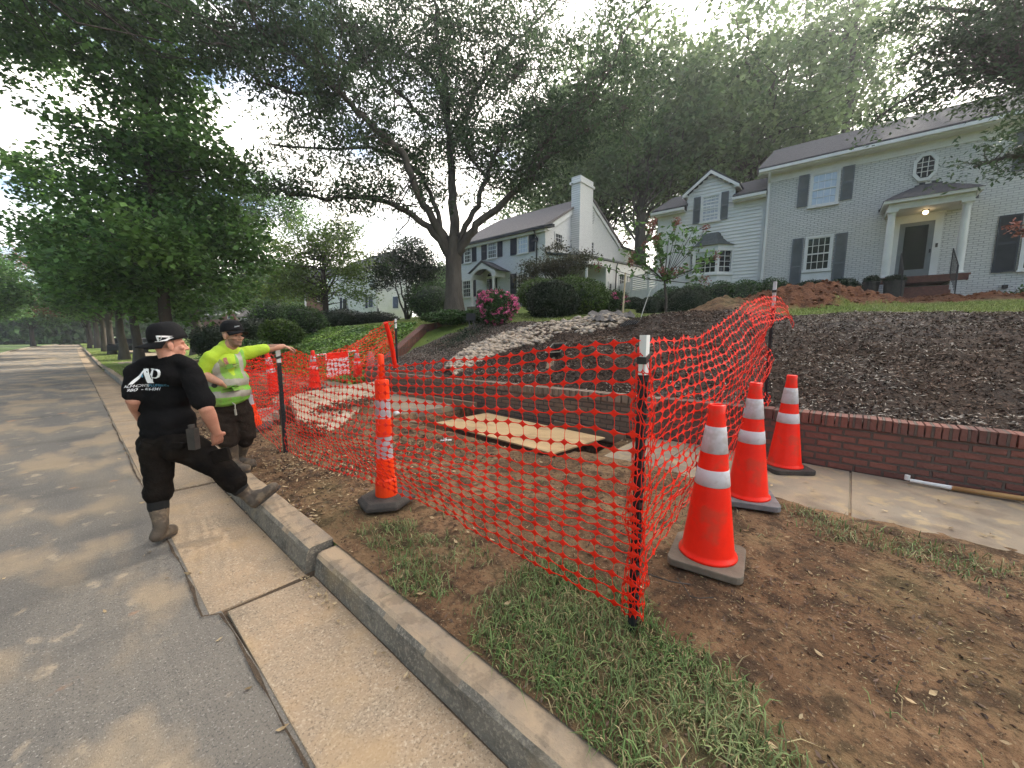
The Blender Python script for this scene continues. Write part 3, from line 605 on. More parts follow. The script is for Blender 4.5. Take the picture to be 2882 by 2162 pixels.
blades('lawn_grass', spread(60000, 9.5, 17.6, -5, 1.3, lambda x, y: lawnmask(x, y) * (1 - redmask(x, y)) * np.clip(1.4 - (x - 9.5) * .15, .25, 1)), (.03, .075), .005, 'lawn_blade', .6)
blades('neighbour_lawn_grass', spread(26000, 9.2, 14, 3.5, 20, lambda x, y: lawnmask(x, y)), (.04, .10), .008, 'lawn_blade', .6)
blades('street_verge_grass', spread(16000, 1.1, 3.7, 15, 60, lambda x, y: (1 - sm(y, 27.6, 28.2)) + sm(y, 35, 35.6)), (.04, .09), .01, 'lawn_blade', .6)
# ivy on the neighbour's bank
ivd = lambda x, y: sm(y - .8 * (x - 5.3), 10.1, 10.7) * (1 - sm(x + .4 * fbm(x, y, 1, 2), 9.3, 9.8)) * sm(x, 4.9, 5.6)
ip = spread(75000, 5.0, 10, 10.2, 33, ivd); ip[:, 2] += rng.random(len(ip)) * .16 + .06 * fbm(ip[:, 0], ip[:, 1], 3, 2)
tag(chips('ivy_ground_cover', ip, (.07, .14), (.06, .12), 'ivy_leaf', .45, .0), kind='stuff')
# low juniper sprawl on the bark bank beside the stones
jp = spread(9000, 6.3, 9.6, 7.0, 10.6, lambda x, y: np.exp(-(((x - 7.9) / 1.1) ** 2 + ((y - 8.9 - .35 * (x - 7.9)) / .5) ** 2))); jp[:, 2] += rng.random(len(jp)) * .12
tag(chips('juniper_ground_cover', jp, (.05, .12), (.012, .03), 'dark_leaf', .7, .02), kind='stuff')

# ---------------------------------------------------------------- river stones (the largest as single stones, the rest as one mass)
sp = []
line = [(5.6, 6.7, .32), (6.1, 6.9, .5), (6.8, 6.9, .6), (7.4, 6.7, .8), (8.0, 6.3, 1.0), (8.5, 5.8, 1.0), (9.0, 5.2, .8), (9.4, 4.8, .5)]
prot = []
for k in range(7):
    b = MB(); b.ball((0, 0, 0), (.060 + .016 * random.random(), .044 + .012 * random.random(), .028 + .01 * random.random()), 10, 6, .12)
    me = bpy.data.meshes.new('stone'); me.from_pydata(b.v, [], b.f); me.update(); me.polygons.foreach_set('use_smooth', [True] * len(me.polygons)); me.materials.append(M['river_stone' if k % 3 else 'stone_grey']); prot.append(me)
def stone_pts(n):
    out_ = []
    while len(out_) < n:
        i = random.randrange(len(line) - 1); t = random.random(); x = line[i][0] * (1 - t) + line[i + 1][0] * t; y = line[i][1] * (1 - t) + line[i + 1][1] * t; wv = line[i][2] * (1 - t) + line[i + 1][2] * t
        q = random.uniform(-1, 1); x += q * wv * .35 + random.gauss(0, .06); y += q * wv; z = float(terrain(x, y, False)) + .10 * (1 - q * q) + random.random() * .07 + .02
        out_.append((x, y, z, 1 - abs(q)))
    return out_
for i, (x, y, z, q) in enumerate(stone_pts(300)):
    o = bpy.data.objects.new('river_stone', prot[i % 7]); col.objects.link(o); o.location = (x, y, z + .03); s = random.uniform(.75, 1.35); o.scale = (s, s, s); o.rotation_euler = (random.gauss(0, .3), random.gauss(0, .3), random.random() * 6.28)
    tag(o, 'rounded tan river stone in the pile spilling down the bank' if i % 7 % 3 else 'rounded grey river stone in the pile spilling down the bank', 'stone', 'river stones piled on the bank')
sp2 = stone_pts(2600); Vs = []; Fs = []
bb = MB(); bb.ball((0, 0, 0), (.052, .038, .026), 8, 5, .1); bv = np.array(bb.v); bf = np.array([f for f in bb.f])
for i, (x, y, z, q) in enumerate(sp2):
    a = random.random() * 6.28; s = random.uniform(.7, 1.5); rx = np.array([[math.cos(a), -math.sin(a), 0], [math.sin(a), math.cos(a), 0], [0, 0, 1]]); Vs.append(bv @ rx.T * s + np.array([x, y, z - .01])); Fs.append(bf + i * len(bv))
tag(np_mesh('small_river_stones', np.concatenate(Vs), np.concatenate(Fs), 'river_stone', smooth=True), kind='stuff')

# far wood closing the end of the street: one continuous mass
n = 26000; th = np.radians(np.linspace(-14, 24, n) + rng.normal(0, .4, n)); rr0 = 118 + rng.random(n) * 22; hh = rng.random(n) ** .8 * (10 + 3 * np.sin(th * 40)); fx_, fy_ = np.sin(th) * rr0, np.cos(th) * rr0
Pw = np.stack([fx_, fy_, -.8 + hh], -1)
tag(chips('far_woods', Pw, (.9, 1.8), (.6, 1.2), 'boxwood_leaf', .9, 0), kind='stuff')
# ================================================================ HOUSES
def window(parent, x0, x1, z0, z1, cols, rows, y=0.0, glass='dark_glass', fr='white_trim', axis='x', sill=True, head=.07, mw=.022, meet=True):
    """sash window on a wall facing -y (axis x) or facing +/-x (axis y, plane x=y)."""
    def bx(m, a0, a1, d0, d1, c0, c1):
        if axis == 'x': m.box(a0, a1, y - d1, y - d0, c0, c1)
        else: m.box(y + d0, y + d1, a0, a1, c0, c1)
    f = MB(); t = head
    bx(f, x0 - t, x0, .0, .06, z0 - .02, z1 + t); bx(f, x1, x1 + t, .0, .06, z0 - .02, z1 + t); bx(f, x0, x1, .0, .062, z1, z1 + t)
    s = .04
    bx(f, x0, x0 + s, .005, .04, z0, z1); bx(f, x1 - s, x1, .005, .04, z0, z1); bx(f, x0 + s, x1 - s, .005, .04, z1 - s, z1); bx(f, x0 + s, x1 - s, .005, .04, z0, z0 + s)
    if meet: zm = (z0 + z1) / 2; bx(f, x0 + s, x1 - s, .006, .045, zm - .025, zm + .025)
    for i in range(1, cols): xx = x0 + (x1 - x0) * i / cols; bx(f, xx - mw / 2, xx + mw / 2, .008, .03, z0 + s, z1 - s)
    for j in range(1, rows):
        zz = z0 + (z1 - z0) * j / rows
        if not (meet and abs(zz - (z0 + z1) / 2) < .03): bx(f, x0 + s, x1 - s, .009, .029, zz - mw / 2, zz + mw / 2)
    fo = f.build('window', fr, parent)
    g = MB(); bx(g, x0 + .005, x1 - .005, .002, .012, z0 + .005, z1 - .005); g.build('pane', glass, fo)
    if sill: q = MB(); bx(q, x0 - t - .03, x1 + t + .03, .0, .11, z0 - .09, z0 - .022); q.build('sill', fr, fo)
    return fo
def shutter(parent, x0, x1, z0, z1, m, y=0.0):
    b = MB(); b.box(x0, x1, y - .035, y - .003, z0, z1); t = .045; zm = (z0 + z1) / 2
    for a0, a1, c0, c1 in ((x0, x0 + t, z0, z1), (x1 - t, x1, z0, z1), (x0 + t, x1 - t, z1 - t, z1), (x0 + t, x1 - t, z0, z0 + t * 1.4), (x0 + t, x1 - t, zm - t / 2, zm + t / 2)): b.box(a0, a1, y - .055, y - .036, c0, c1)
    z = z0 + t * 1.4 + .01
    while z < z1 - t - .02:
        if abs(z - zm) > t: b.add([(x0 + t, y - .037, z), (x1 - t, y - .037, z), (x1 - t, y - .048, z + .028), (x0 + t, y - .048, z + .028)], [(0, 1, 2, 3)])
        z += .04
    return b.build('shutter', m, parent)
def downspout(parent, pts, m, r=.04):
    b = MB(); b.tube(pts, r, 6); return b.build('downspout', m, parent)
def column(parent, x, y, z0, z1, r=.12):
    b = MB(); h = z1 - z0; b.box(x - r * 1.35, x + r * 1.35, y - r * 1.35, y + r * 1.35, z0, z0 + .06); b.box(x - r * 1.3, x + r * 1.3, y - r * 1.3, y + r * 1.3, z1 - .07, z1)
    b.lathe([(r * 1.2, .06), (r * 1.2, .09), (r, .13), (r * 1.0, h * .35), (r * .86, h - .2), (r * .86, h - .17), (r * 1.0, h - .16), (r * .9, h - .13), (r * 1.1, h - .07)], 20, (x, y, z0))
    return b.build('column', 'white_trim', parent)

# ---- white painted brick house on the bank (nearest)
h1 = empty('white_brick_house', (20.83, -1.78, 0), 'large white painted brick house with grey shutters and columned entry porch', 'house', rz=math.atan2(-.9992, .0401))
b = MB(); b.box(-5.11, 7.5, 0, 9, 1.5, 8.30); b.build('wall', 'white_brick', h1)
b = MB(); b.prism([(-5.11, 0.01, 8.28), (-5.11, 9, 8.28), (-5.11, 4.5, 10.75)], (.05, 0, 0)); b.build('gable', 'siding_paint', h1)
b = MB()
b.prism([(-5.45, -.42, 8.56), (-5.45, 4.5, 11.0), (-5.45, 4.5, 11.14), (-5.45, -.47, 8.68)], (13.4, 0, 0)); b.prism([(-5.45, 9.42, 8.56), (-5.45, 9.47, 8.68), (-5.45, 4.5, 11.141), (-5.45, 4.5, 11.0)], (13.4, 0, 0))
b.build('roof', 'shingle', h1)
b = MB(); b.box(-5.40, 7.9, -.47, -.40, 8.42, 8.57); b.box(-5.4, 7.9, -.56, -.472, 8.47, 8.585); b.box(-5.43, 7.9, -.40, -.002, 8.40, 8.45)
b.build('gutter', 'white_trim', h1)
b = MB(); b.box(-5.11, 7.5, -.05, -.002, 8.12, 8.39)
b.box(-5.11, 7.5, -.09, -.052, 8.33, 8.398)
b.build('frieze', 'white_trim', h1)
b = MB(); x = -5.08
while x < 7.4: b.box(x, x + .10, -.082, -.051, 8.20, 8.31); x += .24
b.build('dentil_trim', 'white_trim', h1)
downspout(h1, [(-5.02, -.47, 8.45), (-5.02, -.30, 8.25), (-5.03, -.06, 8.1), (-5.05, -.06, 3.0)], 'white_trim', .05)
window(h1, -3.55, -2.74, 6.86, 8.08, 4, 4, glass='sky_painted_glass', mw=.016)
shutter(h1, -4.01, -3.66, 6.90, 8.16, 'grey_shutter'); shutter(h1, -2.62, -2.25, 6.90, 8.16, 'grey_shutter')
window(h1, -3.53, -2.76, 4.28, 5.58, 4, 4)
b = MB(); b.box(-3.63, -2.66, -.05, -.002, 3.2, 4.17); b.box(-3.5, -2.79, -.065, -.051, 3.3, 4.05); b.build('window_apron', 'white_trim', h1)
shutter(h1, -4.04, -3.66, 3.30, 5.64, 'grey_shutter'); shutter(h1, -2.63, -2.25, 3.30, 5.64, 'grey_shutter')
b = MB()       # splayed brick arch over the lower window
for i in range(13):
    t = (i - 6) / 6; xa = -3.145 + t * .50; b.hexa([(xa - .035, -.012, 5.68), (xa + .035, -.012, 5.68), (xa + .035, -.001, 5.68), (xa - .035, -.001, 5.68), (xa - .038 + t * .12, -.012, 5.90), (xa + .038 + t * .12, -.012, 5.90), (xa + .038 + t * .12, -.001, 5.90), (xa - .038 + t * .12, -.001, 5.90)])
b.build('window_arch', 'white_brick', h1)
window(h1, 2.2, 3.1, 3.75, 5.5, 4, 4); shutter(h1, 1.58, 2.08, 3.69, 5.54, 'dark_shutter'); shutter(h1, 3.2, 3.7, 3.69, 5.54, 'dark_shutter')
window(h1, 2.2, 3.1, 6.86, 8.08, 4, 4, glass='sky_painted_glass'); shutter(h1, 1.68, 2.08, 6.9, 8.16, 'grey_shutter'); shutter(h1, 3.2, 3.6, 6.9, 8.16, 'grey_shutter')
# octagonal window
def octo(cx, cz, w_, h_, y): return [(cx + w_ * a, y, cz + h_ * c) for a, c in ((-.42, -1), (.42, -1), (1, -.5), (1, .5), (.42, 1), (-.42, 1), (-1, .5), (-1, -.5))]
b = MB(); o_ = octo(-.33, 7.57, .31, .47, -.002); i_ = octo(-.33, 7.57, .22, .37, -.002)
for k in range(8): b.prism([o_[k], o_[(k + 1) % 8], i_[(k + 1) % 8], i_[k]], (0, -.07, 0))
for q in (-.08, .07): b.box(-.33 + q - .01, -.33 + q + .01, -.04, -.012, 7.24, 7.9)
for q in (7.42, 7.58, 7.74): b.box(-.54, -.12, -.039, -.011, q - .01, q + .01)
ow = b.build('octagonal_window', 'white_trim', h1); b = MB(); b.prism(octo(-.33, 7.57, .225, .375, -.002), (0, -.008, 0)); b.build('pane', 'dark_glass', ow)
# front door and porch
b = MB(); b.box(-1.02, -.80, -.06, -.002, 3.64, 5.98); b.box(.10, .30, -.06, -.002, 3.64, 5.98); b.box(-.80, .10, -.06, -.002, 5.68, 5.98); b.box(-1.06, .34, -.09, -.061, 5.9, 6.0); b.build('door_surround', 'white_trim', h1)
b = MB(); b.box(-.80, .10, -.05, -.002, 3.66, 5.68); b.box(-.66, -.04, -.062, -.051, 3.70, 3.92); dr = b.build('storm_door', 'door_grey', h1)
b = MB(); b.box(-.65, -.05, -.058, -.0505, 4.0, 5.55); b.build('pane', 'dark_glass', dr)
b = MB(); b.box(.03, .07, -.09, -.05, 4.55, 4.68); b.build('handle', 'black_iron', dr)
b = MB(); b.box(.17, .23, -.085, -.061, 4.72, 4.86); b.build('doorbell', 'black_plastic', h1)
b = MB(); b.box(-1.33, .85, -1.35, -.002, 3.40, 3.60); b.box(-1.36, .88, -1.38, -1.352, 3.55, 3.62); b.build('porch_floor', 'brick_step', h1)
b = MB(); b.box(-1.30, -1.0, -1.33, -.002, 2.3, 3.395); b.box(.45, .80, -1.33, -.002, 2.3, 3.395); b.build('porch_pier', 'white_brick', h1)
b = MB()
for i in range(4): b.box(-.72, .40, -1.36 - .28 * (i + 1), -1.355 - .28 * i - (.0), 2.5, 3.40 - .17 * (i + 1))
b.build('steps', 'brick_step', h1)
column(h1, -1.14, -1.16, 3.6, 5.95, .115); column(h1, .62, -1.16, 3.6, 5.95, .115)
b = MB(); b.box(-1.26, .76, -1.28, -.002, 5.95, 6.16); b.build('porch_entablature', 'white_trim', h1)
b = MB(); x = -1.24
while x < .7: b.box(x, x + .07, -1.31, -1.281, 6.05, 6.13); x += .15
b.build('dentil_trim', 'white_trim', h1)
b = MB(); b.box(-1.40, .90, -1.42, -.002, 6.162, 6.26); b.build('porch_cornice', 'white_trim', h1)
b = MB(); ns = 9; x0, x1, cx_ = -1.42, .92, -.25     # low curved roof rising in stepped flashing against the wall
def prc(t): return 6.262 + .72 * t ** .88
for i in range(ns):
    ta, tb = i / ns, (i + 1) / ns; za, zb = prc(ta), prc(tb); xa0, xa1 = x0 + (cx_ - .16 - x0) * ta, x1 + (cx_ + .16 - x1) * ta; xb0, xb1 = x0 + (cx_ - .16 - x0) * tb, x1 + (cx_ + .16 - x1) * tb; ya, yb = -1.44 * (1 - ta), -1.44 * (1 - tb) - .0
    b.add([(xa0, ya, za), (xa1, ya, za), (xb1, yb, zb), (xb0, yb, zb)], [(0, 1, 2, 3)]); b.add([(xa0, ya, za), (xb0, yb, zb), (xb0, -.005, zb), (xa0, -.005, za)], [(0, 1, 2, 3)]); b.add([(xa1, ya, za), (xa1, -.005, za), (xb1, -.005, zb), (xb1, yb, zb)], [(0, 1, 2, 3)])
b.build('porch_roof', 'shingle', h1)
b = MB()
for i in range(ns + 1):
    t = i / ns
    for xx, sg in ((x0 + (cx_ - .16 - x0) * t, 1), (x1 + (cx_ + .16 - x1) * t, -1)): b.box(xx - .02, xx + .13, -.03, -.006, prc(t) - .03, prc(t) + .07)
b.build('stepped_flashing', 'shingle', h1)
b = MB(); b.ball((-.25, -.65, 5.86), .075, 12, 8); b.build('porch_lamp', 'lamp_glow', h1); b = MB(); b.lathe([(.09, 0), (.09, .03)], 12, (-.25, -.65, 5.92)); b.build('lamp_base', 'black_iron', h1)
for x in (-.80, .42):
    b = MB(); b.tube([(x, -1.38, 3.6), (x, -1.38, 4.42), (x, -2.35, 3.75), (x, -2.4, 2.8)], .018, 6)
    for k in range(6): t = k / 6; b.tube([(x, -1.45 - .9 * t, 3.5 - .6 * t), (x, -1.45 - .9 * t, 4.38 - .62 * t)], .009, 4)
    b.build('handrail', 'black_iron', h1)
b = MB(); b.box(1.86, 1.98, -.1, -.002, 3.15, 3.27); b.build('spigot_box', 'black_plastic', h1)

# clapboard wing with dormer and bay
wy = .3
b = MB(); z = 2.6
def clap(b, x0, x1, z0, z1, y, step=.155, slopes=None):
    z = z0
    while z < z1 - .01:
        zt = min(z + step, z1); a0, a1 = x0, x1
        if slopes:
            a0, a1 = slopes(z + step * .5)
            if a1 - a0 < .05: break
        b.add([(a0, y - .042, z), (a1, y - .042, z), (a1, y - .006, zt), (a0, y - .006, zt), (a0, y, z), (a1, y, z)], [(0, 1, 2, 3), (4, 5, 1, 0)]); z = zt
clap(b, -9.75, -5.14, 2.7, 7.7, wy); b.box(-9.8, -5.111, wy, 6.5, 2.0, 7.7)
clap(b, -8.42, -6.44, 7.72, 9.2, wy - .004, slopes=lambda z: (-8.42, -6.44) if z < 8.42 else (-7.43 - .99 * (9.16 - z) / .74, -7.43 + .99 * (9.16 - z) / .74))
b.add([(-8.42, wy, 7.7), (-6.44, wy, 7.7), (-6.44, wy, 8.44), (-7.43, wy, 9.14), (-8.42, wy, 8.44), (-8.42, 3, 7.7), (-6.44, 3, 7.7), (-6.44, 3, 8.44), (-7.43, 3, 9.14), (-8.42, 3, 8.44)], [(0, 1, 2, 3, 4), (1, 6, 7, 2), (5, 0, 4, 9)])
b.build('clapboard_wall', 'siding_paint', h1)
b = MB(); b.box(-9.86, -9.74, wy - .05, wy + .1, 2.6, 7.7); b.box(-5.26, -5.12, wy - .05, wy - .03, 2.6, 7.7)
for xx in (-8.47, -6.45): b.box(xx, xx + .07, wy - .045, wy + .01, 7.7, 8.40)
b.build('corner_trim', 'white_trim', h1)
b = MB()
for xa_, xb_ in ((-10.1, -8.43), (-6.43, -5.12)): b.prism([(xa_, wy - .35, 7.78), (xa_, 3.3, 9.32), (xa_, 3.3, 9.46), (xa_, wy - .38, 7.90)], (xb_ - xa_, 0, 0))
b.prism([(-8.425, 1.6, 8.55), (-8.425, 3.3, 9.315), (-8.425, 3.3, 9.455), (-8.425, 1.6, 8.68)], (1.99, 0, 0)); b.prism([(-10.1, 3.3, 9.46), (-10.1, 3.3, 9.32), (-10.1, 6.9, 7.8), (-10.1, 6.9, 7.9)], (4.98, 0, 0))
for sg in (-1, 1):   # dormer roof
    xe = -7.43 + sg * 1.24; b.prism([(-7.43, wy - .22, 9.30), (xe, wy - .22, 8.40), (xe, wy - .22, 8.47), (-7.43, wy - .22, 9.38)], (0, 2.9, 0))
b.build('wing_roof', 'shingle', h1)
b = MB()
for sg in (-1, 1): xe = -7.43 + sg * 1.22; b.prism([(-7.43, wy - .26, 9.14), (xe, wy - .26, 8.26), (xe, wy - .26, 8.40), (-7.43, wy - .26, 9.29)], (0, .037, 0)); b.prism([(xe, wy - .22, 8.30), (xe - sg * .22, wy - .22, 8.30), (xe - sg * .22, wy - .22, 8.39), (xe, wy - .22, 8.39)], (0, 1.6, 0))
b.build('dormer_trim', 'white_trim', h1)
for xa_, xb_, xc_ in ((-10.12, -8.50, -9.75), (-6.42, -5.12, -6.42)):
    b = MB(); b.box(xa_, xb_, wy - .46, wy - .36, 7.68, 7.80); b.box(xa_, xb_, wy - .362, wy - .028, 7.62, 7.682); b.box(xc_, xb_ - .02, wy - .06, wy - .03, 7.45, 7.622); b.build('gutter', 'white_trim', h1)
window(h1, -7.76, -7.03, 7.04, 8.17, 4, 4, y=wy - .02, glass='curtain_glass'); shutter(h1, -8.16, -7.85, 7.0, 8.24, 'grey_shutter', wy - .03); shutter(h1, -6.95, -6.64, 7.0, 8.24, 'grey_shutter', wy - .03)
# bay window
by = wy - .55
bpl = [(-8.22, wy), (-7.90, by), (-6.84, by), (-6.30, wy)]
bay = MB(); bay.prism([(x, y, 2.6) for x, y in bpl], (0, 0, 1.88)); bay.prism([(x, y, 5.62) for x, y in bpl], (0, 0, .18))
for (xa, ya), (xb, yb) in zip(bpl[:-1], bpl[1:]):
    d = Vector((xb - xa, yb - ya, 0)); L_ = d.length; d.normalize(); nn = Vector((d.y, -d.x, 0))
    def seg(a0, a1, c0, c1, o0, o1): p = [Vector((xa, ya, 0)) + d * a + nn * o for a, o in ((a0, o1), (a1, o1), (a1, o0), (a0, o0))]; bay.hexa([(q.x, q.y, c0) for q in p] + [(q.x, q.y, c1) for q in p])
    seg(-.02, .09, 4.48, 5.62, -.09, .02); seg(L_ - .09, L_ + .02, 4.48, 5.62, -.09, .021); seg(.09, L_ - .09, 4.48, 4.56, -.07, .015); seg(.09, L_ - .09, 5.52, 5.62, -.07, .016); seg(-.03, L_ + .03, 4.40, 4.478, 0, .07)
    nc = 4 if L_ > .8 else 2
    for i in range(1, nc): a = .09 + (L_ - .18) * i / nc; seg(a - .011, a + .011, 4.56, 5.52, -.06, -.03)
    for j in range(1, 4): c = 4.56 + .96 * j / 4; seg(.09, L_ - .09, c - .011, c + .011, -.061, -.031)
bw = bay.build('bay_window', 'white_trim', h1)
g = MB()
for (xa, ya), (xb, yb) in zip(bpl[:-1], bpl[1:]):
    d = Vector((xb - xa, yb - ya, 0)); d.normalize(); nn = Vector((d.y, -d.x, 0)) * -.065; g.prism([(xa + nn.x, ya + nn.y, 4.5), (xb + nn.x, yb + nn.y, 4.5), (xb + nn.x, yb + nn.y, 5.6), (xa + nn.x, ya + nn.y, 5.6)], tuple(nn * .1))
g.build('pane', 'dark_glass', bw)
g = MB(); g.box(-7.86, -6.9, by + .055, by + .061, 5.28, 5.56); g.build('window_blind', 'blind_green', bw)
g = MB(); pr_ = [(-8.30, wy, -7.98, by - .1, -6.78, by - .1, -6.18, wy, 5.80), (-8.12, wy, -7.90, by + .08, -6.86, by + .08, -6.42, wy, 5.88), (-7.92, wy, -7.80, by + .28, -6.94, by + .28, -6.68, wy, 6.08), (-7.72, wy, -7.68, by + .46, -7.02, by + .46, -6.92, wy, 6.46)]
rows = [[(r[0], r[1], r[8]), (r[2], r[3], r[8]), (r[4], r[5], r[8]), (r[6], r[7], r[8])] for r in pr_]
g.add([p for r in rows for p in r], [(i * 4 + j, i * 4 + j + 1, (i + 1) * 4 + j + 1, (i + 1) * 4 + j) for i in range(3) for j in range(3)] + [(0, 3, 2, 1), (12, 13, 14, 15)])
g.build('bay_roof', 'copper_grey', h1)

# ---- second house: two storeys, side gable with chimney, entry portico
h2 = empty('white_gabled_house', (21.8, 16.16, 0), 'white two storey brick house with tall side chimney and navy shutters', 'house', rz=-math.pi / 2)
b = MB(); b.box(-9.2, 0, 0, 11.2, 3.0, 8.68); b.build('wall', 'white_brick_front', h2)
b = MB(); b.add([(0, 0, 8.68), (0, 11.2, 9.3), (0, 5.6, 12.0), (.012, 0, 3), (.012, 11.2, 3), (.012, 0, 8.68), (.012, 11.2, 9.3), (.012, 5.6, 12.0)], [(3, 4, 6, 7, 5)]); b.build('gable_wall', 'white_brick_side', h2)
b = MB(); b.prism([(-9.5, -.35, 8.72), (-9.5, 5.6, 12.05), (-9.5, 5.6, 12.2), (-9.5, -.4, 8.86)], (9.75, 0, 0)); b.prism([(-9.5, 5.6, 12.2), (-9.5, 5.6, 12.05), (-9.5, 11.5, 9.2), (-9.5, 11.5, 9.34)], (9.75, 0, 0)); b.build('roof', 'shingle_brown', h2)
b = MB(); b.prism([(.02, .3, 8.62), (.02, 5.6, 11.75), (.02, 5.6, 12.06), (.02, -.2, 8.72)], (.12, 0, 0)); b.prism([(.02, 5.6, 12.06), (.02, 5.6, 11.75), (.02, 11.0, 9.1), (.02, 11.4, 9.2)], (.12, 0, 0)); b.box(-9.3, .1, -.25, -.002, 8.5, 8.70); b.build('rake_board', 'white_trim', h2)
b = MB(); b.box(-9.4, .2, -.45, -.26, 8.66, 8.78); b.box(-.2, .9, -.45, -.2, 8.70, 8.80); b.box(.2, .7, -.2, .1, 8.70, 8.79); b.build('gutter', 'black_iron', h2)
b = MB(); z = 3.2
while z < 8.4: b.box(-.55, .03, -.03, -.002, z, z + .30); z += .33
b.build('quoins', 'white_trim', h2)
b = MB(); b.box(.015, .75, 3.1, 4.9, 3.2, 12.35); b.box(-.1, .85, 3.0, 5.0, 12.35, 12.5); b.box(0.0, .75, 3.1, 4.9, 12.5, 12.85); b.build('chimney', 'white_brick_side', h2)
b = MB(); b.lathe([(.62, 0), (.62, .07)], 24); b.build('gable_vent', 'white_trim', h2, rot=Matrix.Translation((.02, 5.9, 10.75)) @ Matrix.Rotation(math.pi / 2, 4, 'Y') @ Matrix.Diagonal((1.15, .82, 1, 1)))
vb = MB()
for k in range(9): q = -.48 + k * .12; hw = .42 * math.sqrt(max(.05, 1 - (q / .62) ** 2)); vb.box(.09, .11, 5.9 - hw, 5.9 + hw, 10.75 + q, 10.75 + q + .035)
vb.build('vent_slats', 'grey_shutter', h2)
for x0, x1, z0, z1, s0, s1, gl in ((-8.1, -7.35, 7.42, 8.55, 1, 1, 'dark_glass'), (-5.42, -4.55, 7.42, 8.58, 1, 1, 'dark_glass'), (-2.4, -1.5, 7.38, 8.58, 1, 1, 'sky_painted_glass'), (-8.35, -7.45, 4.7, 6.0, 1, 1, 'dark_glass'), (-2.4, -1.5, 4.6, 5.95, 1, 1, 'dark_glass')):
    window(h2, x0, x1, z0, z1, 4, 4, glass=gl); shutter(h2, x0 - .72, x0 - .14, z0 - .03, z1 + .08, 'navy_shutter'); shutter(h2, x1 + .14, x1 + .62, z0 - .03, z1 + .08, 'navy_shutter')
for y0, y1, z0, z1 in ((1.1, 1.95, 7.5, 8.65), (5.55, 6.4, 7.9, 8.9)): window(h2, y0, y1, z0, z1, 4, 4, y=.02, axis='y')
downspout(h2, [(-.7, -.4, 8.7), (-.7, -.2, 8.4), (-.7, -.06, 8.2), (-.7, -.06, 3.5)], 'black_iron', .05); b = MB(); b.box(-.82, -.58, -.2, -.06, 7.95, 8.2); b.build('leader_head', 'black_iron', h2)
# portico with arched gable
px0, px1, pc = -6.5, -3.3, -5.0
b = MB(); b.prism([(px0, -1.2, 6.28), (px0 + .2, -1.2, 6.28), (pc, -1.2, 6.95), (px1 - .0, -1.2, 6.2), (px1 + .2, -1.2, 6.2), (pc, -1.2, 7.10)], (0, 1.2, 0)); b.build('portico_roof', 'shingle', h2)
b = MB(); n = 10; arc = [(-6.25, -1.15, 6.2)] + [(pc - 1.05 * math.cos(math.pi * k / n), -1.15, 5.85 + .62 * math.sin(math.pi * k / n)) for k in range(n + 1)] + [(-3.6, -1.15, 6.2), (pc, -1.15, 6.92)]
arc = [(-6.25, -1.15, 5.85)] + arc[1:-2] + [(-3.6, -1.15, 5.85), (-3.6, -1.15, 6.22), (pc, -1.15, 6.92), (-6.25, -1.15, 6.25)]
b.prism(arc, (0, .12, 0)); b.box(-6.25, -6.05, -1.02, -.01, 5.85, 6.2); b.box(-3.85, -3.65, -1.02, -.01, 5.85, 6.2); b.build('portico_arch', 'white_trim', h2)
column(h2, -6.13, -1.08, 3.75, 5.85, .1); column(h2, -3.85, -1.08, 3.75, 5.85, .1)
b = MB(); b.box(-6.4, -3.5, -1.4, -.002, 3.1, 3.75); b.build('porch_floor', 'kerb_concrete', h2)
b = MB(); b.box(-5.55, -4.35, -.05, -.002, 3.76, 6.05); b.prism([(pc - .6 * math.cos(math.pi * k / 8) , -.05, 6.05 + .4 * math.sin(math.pi * k / 8)) for k in range(9)], (0, .045, 0)); do = b.build('front_door', 'white_trim', h2)
b = MB(); b.box(-5.3, -4.65, -.07, -.051, 3.8, 5.9); b.box(-5.5, -5.36, -.07, -.051, 4.4, 5.9); b.box(-4.58, -4.42, -.07, -.051, 4.4, 5.9); b.prism([(pc + .03 - .5 * math.cos(math.pi * k / 8), -.07, 6.08 + .3 * math.sin(math.pi * k / 8)) for k in range(9)], (0, .018, 0)); b.build('pane', 'dark_glass', do)
# side porch and low service wing to the right
b = MB(); b.prism([(3.25, .05, 6.50), (3.25, 12.6, 7.08), (.02, 12.6, 7.65), (.02, .05, 7.1)], (0, 0, .10)); b.build('side_porch_roof', 'copper_grey', h2)
b = MB(); b.prism([(3.0, .2, 6.12), (3.0, 2.8, 6.16), (3.0, 2.8, 6.60), (3.0, .2, 6.48)], (.12, 0, 0)); b.prism([(.03, .2, 6.12), (3.0, .2, 6.12), (3.0, .2, 6.48), (.03, .2, 6.98)], (0, .12, 0)); b.prism([(3.0, 2.81, 3.2), (3.0, 12.4, 3.2), (3.0, 12.4, 7.05), (3.0, 2.81, 6.60)], (.12, 0, 0)); b.box(.03, 2.99, 2.9, 3.02, 3.2, 6.6); b.build('side_wing_wall', 'white_trim', h2)
column(h2, 3.0, .42, 3.5, 6.12, .1)
downspout(h2, [(3.25, 4.2, 6.6), (3.25, 4.05, 6.3), (3.25, 3.98, 3.5)], 'black_iron', .05)
for y0 in (4.75, 5.9): window(h2, y0, y0 + .95, 5.15, 6.0, 3, 2, y=3.13, axis='y', meet=False)
window(h2, 3.2, 3.6, 4.0, 5.2, 1, 3, y=3.13, axis='y', meet=False)
window(h2, .7, 1.5, 4.3, 5.6, 3, 4, y=.03, axis='y', meet=False); window(h2, 1.8, 2.6, 4.3, 5.6, 3, 4, y=.03, axis='y', meet=False)
